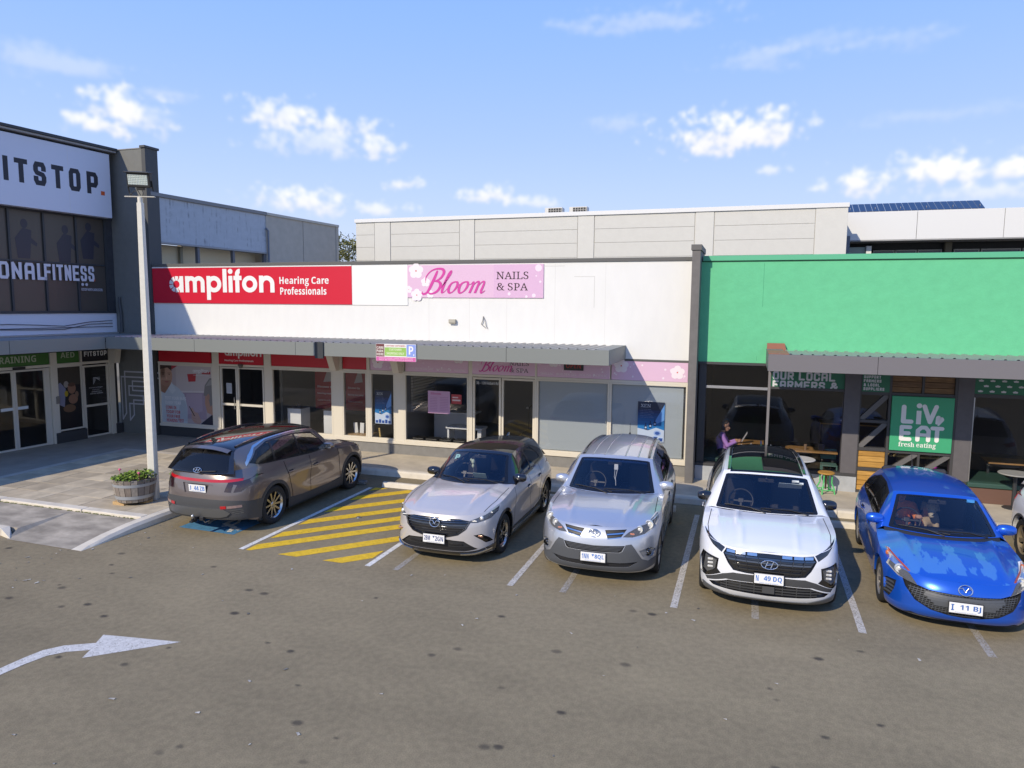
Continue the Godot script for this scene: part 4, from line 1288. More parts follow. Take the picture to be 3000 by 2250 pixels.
func dress_white_suv(root: Node3D, P: Dictionary) -> void:
	var c := Car.new(); c.setup(P)
	var gloss := mat("gloss black", .01, .01, .012, .06, 0.0, 1.0)
	var smoke := mat("smoked chrome", .16, .165, .18, .12, 1.0)
	var chrome := mat("chrome", .75, .76, .78, .08, 1.0)
	for y in [.635, .69, .745, .80]:
		var m := MB.new()
		var z1: float = .40 + (y - .62) * 1.0
		slat(m, c, [[-z1, y], [z1, y]], .022, -.008, .02)
		part(root, "grille_slat", m, smoke)
	for z in [.14, .30, .44]:
		for sg in [1.0, -1.0]:
			var m := MB.new()
			slat(m, c, [[sg * z * .88, .59], [sg * z * 1.06, .862]] if sg < 0.0 else [[z * 1.06, .862], [z * .88, .59]], .012, -.004, .02)
			part(root, "grille_divider", m, gloss)
	for q in [[.16, .285], [.31, .43], [.445, .555]]:
		for sg in [1.0, -1.0]:
			var m := MB.new()
			slat(m, c, [[q[0] if sg > 0.0 else -q[1], .842], [q[1] if sg > 0.0 else -q[0], .842]], .036, .0, .02)
			part(root, "grille_bar", m, chrome)
	for y in [.33, .37, .41]:
		var m := MB.new()
		slat(m, c, [[-.62, y], [.62, y]], .014, -.012, .02)
		part(root, "lower_slat", m, mat("bumper charcoal", .03, .031, .034, .45))
	for z in [.18, .36, .54]:
		for sg in [1.0, -1.0]:
			var m := MB.new()
			slat(m, c, [[sg * z, .31], [sg * z, .455]] if sg > 0.0 else [[sg * z, .455], [sg * z, .31]], .012, -.014, .02)
			part(root, "lower_divider", m, mat("bumper charcoal", .03, .031, .034, .45))
	for y in [.655, .605, .555]:
		for sg in [1.0, -1.0]:
			var m := MB.new()
			m.box(c.front(.755 * sg, y, -.03), Vector3(.02, .034, .10), .01)
			part(root, "lamp_reflector", m, mat("lamp bowl bright", .78, .78, .75, .3, .35))
	emblem_part(root, c.front(0, .735, .012), -.1, false, "slanted", .105)
	plate_part(root, c.front(0, .545, .03), -.05, false, "N|49 DQ", Color(.03, .16, .52), false)
	var s := MB.new()
	s.box(c.front(0, .38, .0), Vector3(.02, .10, .16), .006)
	part(root, "sensor_panel", s, mat("bumper charcoal", .03, .031, .034, .45))
	fin(root, c.roof(6.6, 0.0), mat("gloss black", .01, .01, .012, .06, 0.0, 1.0))
	roof_rails(root, c, 2.7, 6.1, .88, gloss, gloss)
	for z in [-.36, -.18, .18, .36]:
		var m := MB.new()
		m.ball(c.roof(6.9, z / .58) + Vector3(0, .004, 0), Vector3(.02, .012, .012), 8, 6)
		part(root, "spoiler_stud", m, mat("paint white", .75, .76, .78, .3, 0.0, 1.0))
	var st := MB.new()
	st.col = Color(.75, .8, .78)
	for q in [[-.76, 1.62, .06, .03], [-.64, 1.72, .10, .04]]:
		var p := c.roof(q[1], q[0])
		st.box(p - Vector3(.012, .012, 0), Vector3(.03, .03, q[2]), .0)
	part(root, "windscreen_sticker", st, mat("sticker", .7, .75, .74, .5))
	var tag_ := MB.new()
	tag_.x = Transform3D(Basis(Vector3(0, 0, 1), .72), c.roof(1.55, -.52) - Vector3(.06, .05, 0))
	tag_.box(Vector3.ZERO, Vector3(.14, .01, .34), .003)
	part(root, "sun_visor", tag_, mat("visor grey", .28, .33, .34, .8))

func dress_small_suv(root: Node3D, P: Dictionary) -> void:
	var c := Car.new(); c.setup(P)
	var dk := mat("smoked chrome", .16, .165, .18, .12, 1.0)
	for q in [[.515, .22], [.55, .36], [.59, .44], [.63, .475], [.67, .50], [.71, .52], [.745, .44]]:
		var m := MB.new()
		slat(m, c, [[-q[1], q[0]], [q[1], q[0]]], .012, -.012, .02)
		part(root, "grille_slat", m, dk)
	for sg in [1.0, -1.0]:
		var m := MB.new()
		var pts := [[.02, .472], [.2, .482], [.39, .527], [.51, .615], [.565, .72]]
		var w := []
		for q in pts: w.append([q[0] * sg, q[1]])
		if sg < 0.0: w.reverse()
		slat(m, c, w, .018, .006, .03)
		part(root, "grille_rim", m, mat("gloss black", .01, .01, .012, .06, 0.0, 1.0))
		var l := MB.new()
		l.ball(c.front(sg * .70, .755, -.02), Vector3(.03, .035, .035), 14, 8)
		l.box(c.front(sg * .60, .73, -.02), Vector3(.02, .018, .12), .006)
		l.box(c.front(sg * .79, .81, -.025), Vector3(.02, .02, .06), .006)
		part(root, "lamp_reflector", l, mat("lamp bowl bright", .78, .78, .75, .3, .35))
		var f := MB.new()
		f.box(c.front(sg * .70, .485, -.008), Vector3(.02, .035, .10), .008)
		part(root, "fog_reflector", f, mat("fog amber", .45, .25, .18, .2, .4))
		var lo := MB.new()
		slat(lo, c, [[sg * .24 if sg > 0 else -.46, .36], [.46 if sg > 0 else sg * .24, .36]], .02, -.01, .02)
		part(root, "lower_slat", lo, mat("gloss black", .01, .01, .012, .06, 0.0, 1.0))
	emblem_part(root, c.front(0, .70, .02), -.12, false, "wings", .085)
	plate_part(root, c.front(0, .44, .03), -.06, false, "2BM|2GN", Color(.03, .06, .2), true)
	fin(root, c.roof(5.8, 0.0), mat("gloss black", .01, .01, .012, .06, 0.0, 1.0))
	# learner's P, a hanging charm, papers on the dashboard
	var p := MB.new()
	p.x = Transform3D(Basis(Vector3(0, 1, 0), PI / 2) * Basis(Vector3(1, 0, 0), -.95), c.roof(1.55, .70) - Vector3(.02, .02, 0))
	glyph(p, "P", -.04, -.06, .085, .12, .028, 0.0, false)
	part(root, "letter_sticker", p, mat("sticker green", .45, .75, .62, .5))
	var ch := MB.new()
	var hp := c.roof(1.5, .18) - Vector3(.1, .10, 0)
	ch.ball(hp, Vector3(.035, .05, .035), 10, 8); ch.ball(hp - Vector3(0, .08, 0), Vector3(.025, .04, .025), 10, 8); ch.ball(hp + Vector3(0, .03, .04), Vector3(.02, .03, .02), 8, 6)
	part(root, "hanging_charm", ch, mat("charm", .5, .55, .38, .6))
	var cd := MB.new()
	cd.x = Transform3D(Basis(Vector3(0, 0, 1), .9), Vector3(.22, 1.0, -.03))
	cd.box(Vector3.ZERO, Vector3(.2, .01, .26), .004)
	part(root, "dash_screen", cd, mat("screen grey", .22, .30, .28, .3))

func dress_silver_suv(root: Node3D, P: Dictionary) -> void:
	var c := Car.new(); c.setup(P)
	var chrome := mat("chrome", .75, .76, .78, .08, 1.0)
	var black := mat("black plastic", .02, .02, .022, .5)
	for sg in [1.0, -1.0]:
		var m := MB.new()
		var pts := [[.19, .79], [.43, .818]] if sg > 0.0 else [[-.43, .818], [-.19, .79]]
		slat(m, c, pts, .018, .0, .03)
		part(root, "grille_bar", m, chrome)
		var e := MB.new()
		var w := [[.20, .733], [.40, .763]] if sg > 0.0 else [[-.40, .763], [-.20, .733]]
		slat(e, c, w, .012, .004, .03)
		part(root, "grille_rim", e, chrome)
		var am := MB.new()
		am.box(c.front(sg * .55, .795, -.03), Vector3(.02, .03, .07), .01)
		part(root, "indicator", am, mat("indicator amber", .55, .16, .05, .3))
	for y in [.555, .575, .595, .615]:
		var m := MB.new()
		var z1: float = .36 + (y - .55) * 1.2
		slat(m, c, [[-z1, y], [z1, y]], .008, -.012, .02)
		part(root, "intake_slat", m, mat("bumper dark grey", .075, .08, .088, .45))
	round_lamp(root, c, .765, .885, .062, -.03, "projector_lamp", mat("lamp bowl bright", .78, .78, .75, .3, .35))
	round_lamp(root, c, .64, .845, .05, -.03, "beam_lamp", mat("lamp bowl bright", .78, .78, .75, .3, .35))
	round_lamp(root, c, .775, .515, .05, -.01, "fog_lamp", mat("smoked chrome", .16, .165, .18, .12, 1.0))
	emblem_part(root, c.front(0, .80, .018), -.18, false, "rings", .085)
	plate_part(root, c.front(0, .455, .03), -.05, false, "1NN|8QL", Color(.03, .16, .52), true)
	roof_rails(root, c, 2.9, 6.2, .90, mat("rail black", .03, .032, .036, .25, 0.0, .5), black)
	whip(root, c.roof(6.5, 0.05), .22, .02)
	# weather shields over the side windows
	for sg in [1.0, -1.0]:
		for span in [[.30, -.40], [-.55, -1.12]]:
			var m := MB.new()
			var r0 := []; var r1 := []
			for i in 9:
				var x := lerpf(span[0], span[1], i / 8.0)
				var a := c.side(x, .93 if x < .05 else .80 + (.25 - x) * .4) ; var b := c.side(x, .70 if x < .05 else .45 + (.30 - x) * .8)
				r0.append(Vector3(a.x, a.y, (a.z + .006) * sg)); r1.append(Vector3(b.x, b.y, (b.z + .03) * sg))
			m.grid([r0, r1], sg > 0.0)
			part(root, "weather_shield", m, mat("shield smoke", .10, .11, .16, .12, 0.0, 1.0))
	var cord := MB.new()
	var hp := c.roof(1.6, -.05) - Vector3(.1, .08, 0)
	cord.box(hp, Vector3(.02, .1, .07), .006)
	cord.tube([hp - Vector3(0, .05, .02), hp - Vector3(0, .2, -.01), hp - Vector3(0, .33, 0)], .006, 6)
	cord.tube([hp - Vector3(0, .05, -.02), hp - Vector3(0, .18, -.03), hp - Vector3(0, .25, 0)], .005, 6)
	part(root, "hanging_cord", cord, mat("cord white", .6, .62, .65, .6))
	var band := MB.new()
	c.emit(band, PackedVector2Array([Vector2(1.72, 0), Vector2(1.95, 0), Vector2(1.95, .84), Vector2(1.72, .86)]), [], Car.steps(0.0, 7.0, 28), Car.steps(0.0, 1.0, 12), c.roof, -0.008)
	part(root, "sun_strip", band, glass("sun strip", .004, .008, .04, .8))

func dress_blue_hatch(root: Node3D, P: Dictionary) -> void:
	var c := Car.new(); c.setup(P)
	var dk := mat("bumper dark grey", .075, .08, .088, .45)
	var black := mat("black plastic", .02, .02, .022, .5)
	var m0 := MB.new()
	slat(m0, c, [[-.44, .50], [-.2, .485], [.2, .485], [.44, .50]], .03, .004, .03)
	part(root, "grille_bar", m0, dk)
	var m1 := MB.new()
	for k in 4: slat(m1, c, [[-.45 + k * .035, .47 - k * .032], [.45 - k * .035, .47 - k * .032]], .0325, .0, .03)
	part(root, "plate_panel", m1, dk)
	var mesh_ := MB.new()
	var edge := [[.25, .12], [.29, .36], [.37, .53], [.50, .63], [.56, .66]]
	for i in 11:
		var y := .262 + i * .025
		var z1 := Car.key(edge, y, 1) - .02
		slat(mesh_, c, [[-z1, y], [z1, y]], .007, -.022, .01)
	for i in range(-16, 17):
		var z := i * .038
		var top := .53; var lo := .26
		for q in edge: if q[1] < absf(z): lo = q[0] + .02
		if top - lo > .04: slat(mesh_, c, [[z + .02, lo], [z - .02, top]], .006, -.024, .008)
	stuff("grille_mesh", mesh_, dk, root)
	for sg in [1.0, -1.0]:
		for k in 4:
			var v := MB.new()
			var y: float = .465 - k * .05
			var w := [[.76, y], [.855, y - .02]] if sg > 0.0 else [[-.855, y - .02], [-.76, y]]
			slat(v, c, w, .02, -.006, .03)
			part(root, "vent_slat", v, dk)
		var am := MB.new()
		am.ball(c.front(sg * .80, .765, -.04), Vector3(.03, .04, .03), 10, 6)
		part(root, "indicator", am, mat("indicator amber", .55, .16, .05, .3))
		var rd := MB.new()
		slat(rd, c, [[.54, .62], [.62, .70], [.72, .765], [.80, .82]] if sg > 0.0 else [[-.80, .82], [-.72, .765], [-.62, .70], [-.54, .62]], .02, -.004, .01)
		part(root, "lamp_edge", rd, mat("lamp edge", .35, .06, .03, .3))
	round_lamp(root, c, .70, .665, .055, -.03, "projector_lamp", mat("lamp bowl bright", .78, .78, .75, .3, .35))
	emblem_part(root, c.front(0, .595, .02), -.3, false, "wings", .078)
	plate_part(root, c.front(0, .385, .035), -.05, false, "I|11 BJ", Color(.03, .12, .4), false)
	whip(root, c.roof(6.3, 0.0), .24, .14)
	var st := MB.new()
	st.box(c.roof(1.85, -.74) - Vector3(.0, .0, 0), Vector3(.05, .04, .1))
	part(root, "windscreen_sticker", st, mat("sticker blue", .05, .25, .6, .5))

func dress_taupe_suv(root: Node3D, P: Dictionary) -> void:
	var c := Car.new(); c.setup(P)
	var chrome := mat("chrome", .75, .76, .78, .08, 1.0)
	emblem_part(root, c.tail(1.72, 0.0) + Vector3(-.02, 0, 0), -.5, true, "slanted", .085)
	plate_part(root, c.rear(0, .83, .0) + Vector3(.0, 0, 0), .06, true, "J|44 ZB", Color(.03, .16, .52), false)
	for sg in [1.0, -1.0]:
		var r := MB.new()
		slat(r, c, [[.50, .525], [.60, .53]] if sg > 0.0 else [[-.60, .53], [-.50, .525]], .05, .02, .02, true)
		part(root, "reflector", r, mat("tail lamp red", .45, .008, .012, .12, 0.0, 1.0))
		var w := MB.new()
		slat(w, c, [[.61, .53], [.83, .545]] if sg > 0.0 else [[-.83, .545], [-.61, .53]], .045, .02, .02, true)
		part(root, "reverse_lamp", w, mat("reverse lamp", .42, .30, .28, .2, .5))
		for k in 3:
			var v := MB.new()
			slat(v, c, [[.66 + k * .04, .47 - k * .03], [.84, .485 - k * .03]] if sg > 0.0 else [[-.84, .485 - k * .03], [-.66 - k * .04, .47 - k * .03]], .012, .018, .015, true)
			part(root, "bumper_rib", v, mat("skid silver", .22, .225, .23, .3, .8))
	tow_bar(root, -2.40)
	fin(root, c.roof(5.9, 0.0), mat("gloss black", .01, .01, .012, .06, 0.0, 1.0))
	roof_rails(root, c, 2.8, 6.2, .90, mat("rail black", .03, .032, .036, .25, 0.0, .5), null)
	var wp := MB.new()
	wp.tube([c.tail(1.85, .0) + Vector3(-.02, 0, 0), c.tail(1.75, .35) + Vector3(-.025, 0, 0), c.tail(1.7, .55) + Vector3(-.025, 0, 0)], .01, 6)
	part(root, "rear_wiper", wp, mat("black plastic", .02, .02, .022, .5))
	var bar := MB.new()
	for i in 24:
		var a := -.9 + 1.8 * i / 24.0; var b := -.9 + 1.8 * (i + 1) / 24.0
		var p := c.roof(7.0, a); var q := c.roof(7.0, b)
		bar.quad(p + Vector3(-.0, .004, 0), q + Vector3(.0, .004, 0), q + Vector3(-.10, -.03, 0), p + Vector3(-.10, -.03, 0))
		bar.quad(p + Vector3(-.10, -.03, 0), q + Vector3(-.10, -.03, 0), q + Vector3(-.06, -.055, 0), p + Vector3(-.06, -.055, 0))
	part(root, "spoiler", bar, P.paint)

func cars() -> void:
	var gloss := mat("gloss black", .01, .01, .012, .06, 0.0, 1.0)
	# taupe one, tail to the camera
	var P := suv_large(false)
	P.paint = mat("paint taupe", .20, .165, .15, .28, .55, 1.0)
	P.clad = mat("cladding grey", .045, .046, .048, .55)
	for t in P.trims: if t.name == "plate_recess": t.mat = mat("paint taupe", 0, 0, 0)
	P.tail_mat = gloss
	P.roof_mat = mat("roof gloss", .012, .011, .011, .05, 0.0, 1.0)
	P.bright_line = [[[.55, .93, .05], [.1, .955, .045], [-.5, .97, .03], [-1.25, .96, .04], [-1.62, .80, .10], [-1.86, .36, .22], [-1.96, .1, .2]]]
	var car := build_car(P, "parked_suv", "taupe SUV parked nose to the kerb with its tow ball towards us", Vector3(-9.72, 0, 4.72), PI / 2, 1.05)
	dress_taupe_suv(car, P)
	P = suv_small()
	P.paint = mat("paint pearl", .55, .52, .50, .3, .25, 1.0)
	P.roof_mat = gloss; P.pillar_mat = gloss; P.mirror_mat = gloss; P.frame_mat = gloss; P.tail_mat = gloss
	P.clad = gloss
	car = build_car(P, "parked_suv", "pale grey small SUV with black roof and mirrors", Vector3(-4.85, 0, 4.88), -PI / 2, 1.04)
	dress_small_suv(car, P)
	P = suv_silver()
	P.paint = mat("paint silver", .52, .54, .58, .3, .6, 1.0)
	car = build_car(P, "parked_suv", "silver SUV with roof rails and dark grey lower bumper", Vector3(-2.22, 0, 4.85), -PI / 2 + .03, 1.04)
	dress_silver_suv(car, P)
	P = suv_large(true)
	P.paint = mat("paint white", .74, .75, .77, .3, 0.0, 1.0)
	P.mirror_mat = gloss; P.sunroof = [2.15, 6.15, .84]; P.handle_mat = P.paint
	car = build_car(P, "parked_suv", "white SUV with glass roof and wide black grille", Vector3(.36, 0, 5.15), -PI / 2 + .02, 1.04)
	dress_white_suv(car, P)
	P = hatch_blue()
	P.paint = mat("paint blue", .010, .10, .56, .28, .4, 1.0)
	# the clear coat has peeled in pale patches
	var fn := FastNoiseLite.new(); fn.seed = 15; fn.frequency = .016; fn.fractal_octaves = 5; fn.fractal_gain = .6
	var im := Image.create(256, 256, false, Image.FORMAT_RGB8)
	for j in 256:
		for i in 256:
			var n := fn.get_noise_2d(i, j * .7) + .10 * sin(j * .05)
			var x := (j / 256.0 - .5) * 4.0; var z := (i / 256.0 - .5) * 2.0
			n -= .5 * smoothstep(.55, .85, absf(x - 1.35)) * (1.0 if x > .0 else 0.0)
			if x < .7: n -= .40 - .55 * smoothstep(.3, .6, absf(z))
			var f := smoothstep(.02, .09, n) * .75
			im.set_pixel(i, j, lin(.010, .10, .56).lerp(lin(.10, .30, .66), f))
	var peel := mat("paint blue peeling", 1, 1, 1, .3, .35, .8)
	peel.albedo_texture = ImageTexture.create_from_image(im)
	P.hood_mat = peel; P.roof_mat = peel
	car = build_car(P, "parked_hatchback", "bright blue hatchback with peeling clear coat on its bonnet", Vector3(2.93, 0, 4.92), -PI / 2 - .025, 1.04)
	dress_blue_hatch(car, P)
	P = suv_silver()
	P.paint = mat("paint plain white", .72, .73, .74, .3, 0.0, 1.0)
	P.wheel.bright = mat("wheel dusty gold", .34, .27, .17, .5, .6)
	P.wheel.spokes = 6; P.erase("ribs")
	car = build_car(P, "parked_suv", "white vehicle with dusty gold wheels cut off by the right edge", Vector3(5.58, 0, 4.95), -PI / 2, 1.04)
	dress_silver_suv(car, P)

# ---------------------------------------------------------------- sky
func make_sky() -> PanoramaSkyMaterial:
	var w := 2048; var h := 1024
	var im := Image.create(w, h, false, Image.FORMAT_RGBF)
	# clear air: [elevation, r, g, b] as light
	var air := [[0.0, .73, .83, 1.03], [3.0, .69, .80, 1.04], [8.0, .56, .72, 1.06], [13.0, .44, .63, 1.08], [22.0, .305, .525, 1.06], [40.0, .155, .36, .96], [90.0, .075, .23, .74]]
	for y in h:
		var el := 90.0 - (y + 0.5) * 180.0 / h
		var c := Color(Car.key(air, el, 1), Car.key(air, el, 2), Car.key(air, el, 3))
		if el < 0.0: c = Color(.24, .23, .215)
		im.fill_rect(Rect2i(0, y, w, 1), c)
	var fn := FastNoiseLite.new()
	fn.seed = 7; fn.noise_type = FastNoiseLite.TYPE_SIMPLEX_SMOOTH; fn.frequency = 0.30; fn.fractal_octaves = 5; fn.fractal_gain = 0.55
	# heaped clouds: [azimuth, elevation, half width, half height, strength]; thin veils have a small strength
	var cl := [[-46.5, 12.7, 3.0, 1.6, 1.0], [-47.6, 11.8, 2.2, .9, .9], [-43.3, 14.3, 2.0, .5, .3], [-44.6, 12.5, 1.8, 1.0, .35], [-35.7, 13.6, 3.0, 1.3, .8], [-32.0, 13.2, 3.6, .9, .7], [-29.0, 11.7, 2.4, .8, .7], [-32.8, 12.0, 5.0, 1.6, .45],
		[-2.4, 12.6, 4.6, 1.7, 1.1], [.9, 12.9, 2.7, 1.5, .9], [6.8, 8.7, 2.4, 1.1, 1.0], [12.0, 9.1, 3.2, 1.5, 1.1], [15.7, 8.9, 1.8, 1.0, 1.0], [14.6, 7.7, 4.0, .8, .5], [-34.4, 7.6, 3.4, 1.1, .9], [-37.1, 7.9, 2.4, .7, .5], [-26.7, 9.3, 1.8, .6, .8], [-20.1, 8.6, 2.4, .8, .9], [-16.8, 8.0, 1.9, .5, .6], [-28.8, 7.3, 2.4, .6, .7], [1.2, 10.0, 1.2, .4, .6],
		[-50.3, 15.3, 7.0, .9, .28], [0.0, 17.6, 4.4, .9, .22], [3.9, 18.3, 5.5, .7, .16], [-8.2, 20.6, 7.5, 1.0, .28], [-10.6, 13.7, 3.6, .7, .22], [9.5, 17.6, 4.1, .6, .18], [11.0, 12.8, 6.0, .7, .15], [-62.0, 20.0, 8.0, 1.2, .2]]
	var rg := RandomNumberGenerator.new()
	rg.seed = 31
	for i in 46:      # the same fair-weather clouds all round
		var az := rg.randf_range(24.0, 300.0); var el := rg.randf_range(6.0, 16.0); var s := rg.randf_range(.4, 1.0); var ww := rg.randf_range(1.8, 4.5)
		cl.append([az, el, ww, ww * .42, s])
		cl.append([az + ww * .5, el - ww * .15, ww * .8, ww * .28, s * .8])
	for q: Array in cl:
		var x0 := int((q[0] - q[2] * 1.9) / 360.0 * w); var x1 := int((q[0] + q[2] * 1.9) / 360.0 * w)
		var y0 := int((90.0 - q[1] - q[3] * 1.9) / 180.0 * h); var y1 := int((90.0 - q[1] + q[3] * 1.9) / 180.0 * h)
		var thin: bool = q[4] < .4
		for y in range(y0, y1 + 1):
			var el := 90.0 - (y + 0.5) * 180.0 / h
			for x in range(x0, x1 + 1):
				var az := (x + 0.5) * 360.0 / w
				var dx: float = (az - q[0]) / q[2]; var dy: float = (el - q[1]) / q[3]
				if dy < 0.0 and not thin: dy *= 1.25
				var n := fn.get_noise_2d(az * (0.5 if thin else 1.6), el * (2.2 if thin else 1.9)) + 0.5 * fn.get_noise_2d(az * 4.0 + 50.0, el * 4.6)
				var d := 1.12 - sqrt(dx * dx + dy * dy) + n * (0.9 if thin else 1.0)
				var a: float = smoothstep(0.0, 1.2 if thin else 1.05, d) * q[4]
				if a <= 0.004: continue
				var xx := posmod(x, w)
				var c := im.get_pixel(xx, y)
				var lit := clampf(1.0 + dy * .12 + n * .10, .84, 1.06)
				im.set_pixel(xx, y, c.lerp(Color(1.0 * lit, 1.0 * lit, 1.04 * minf(lit + .02, 1.04)), clampf(a, 0.0, .97)))
	var m := PanoramaSkyMaterial.new()
	m.panorama = ImageTexture.create_from_image(im)
	return m

# ---------------------------------------------------------------- ground
func asphalt_mat() -> StandardMaterial3D:
	var w := 1152; var h := 768
	var x0 := -19.0; var z0 := 0.0; var wx := 30.0; var wz := 20.0
	var im := Image.create(w, h, false, Image.FORMAT_RGB8)
	var big := FastNoiseLite.new(); big.seed = 3; big.frequency = .22; big.fractal_octaves = 4
	var mid := FastNoiseLite.new(); mid.seed = 9; mid.frequency = 1.3; mid.fractal_octaves = 3
	var fine := FastNoiseLite.new(); fine.seed = 21; fine.frequency = 9.0; fine.fractal_octaves = 2
	for j in h:
		var z := z0 + wz * (j + .5) / h
		for i in w:
			var x := x0 + wx * (i + .5) / w
			var v := 1.0 + .13 * big.get_noise_2d(x, z) + .10 * mid.get_noise_2d(x * .5, z) + .16 * fine.get_noise_2d(x, z)
			# the wheel tracks of the lane and the bays are a little polished
			v += .05 * exp(-pow((z - 9.6) / .45, 2.0)) - .07 * exp(-pow((z - 11.4) / .8, 2.0)) + .05 * exp(-pow((z - 8.6) / .4, 2.0)) - .06 * exp(-pow((z - 13.6) / .9, 2.0))
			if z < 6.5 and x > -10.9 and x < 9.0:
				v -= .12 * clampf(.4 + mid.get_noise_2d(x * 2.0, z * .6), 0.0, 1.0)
			v = clampf(v, .3, 1.7)
			im.set_pixel(i, j, lin(.285 * v, .232 * v, .138 * v))
	var rg := RandomNumberGenerator.new()
	rg.seed = 5
	for k in 150:      # oil drips
		var cx := rg.randf_range(-14.0, 8.0); var cz := rg.randf_range(7.8, 14.5)
		if k < 60: cz = rg.randf_range(12.4, 14.4); cx = rg.randf_range(-7.0, 3.0)
		var r := rg.randf_range(.012, .05)
		var a := rg.randf_range(.3, .75)
		for j in range(int((cz - r - z0) / wz * h), int((cz + r - z0) / wz * h) + 2):
			for i in range(int((cx - r * 1.5 - x0) / wx * w), int((cx + r * 1.5 - x0) / wx * w) + 2):
				if i < 0 or j < 0 or i >= w or j >= h: continue
				var dx := (x0 + wx * (i + .5) / w - cx) / 1.4; var dz := z0 + wz * (j + .5) / h - cz
				var f := a * smoothstep(1.0, .5, sqrt(dx * dx + dz * dz) / (r + .012))
				var c := im.get_pixel(i, j)
				im.set_pixel(i, j, c.lerp(Color(.2, .18, .155), f))
	var m := mat("asphalt", 1, 1, 1, .88)
	m.albedo_texture = ImageTexture.create_from_image(im)
	var st := FastNoiseLite.new(); st.seed = 4; st.noise_type = FastNoiseLite.TYPE_CELLULAR; st.frequency = .09; st.fractal_octaves = 2
	var gr := Gradient.new()
	gr.set_color(0, Color(.80, .80, .80)); gr.set_color(1, Color(1.0, 1.0, 1.0))
	gr.add_point(.45, Color(.94, .94, .94)); gr.add_point(.93, Color(.97, .96, .95))
	gr.set_color(gr.get_point_count() - 1, Color(1, 1, 1))
	var t := NoiseTexture2D.new(); t.width = 512; t.height = 512; t.seamless = true; t.noise = st; t.color_ramp = gr
	m.detail_enabled = true; m.detail_blend_mode = BaseMaterial3D.BLEND_MODE_MUL; m.detail_albedo = t; m.detail_uv_layer = BaseMaterial3D.DETAIL_UV_2
	m.uv2_triplanar = true; m.uv2_world_triplanar = true; m.uv2_scale = Vector3.ONE / .8
	var nt := NoiseTexture2D.new(); nt.width = 512; nt.height = 512; nt.seamless = true; nt.noise = st; nt.as_normal_map = true; nt.bump_strength = 3.0
	return m

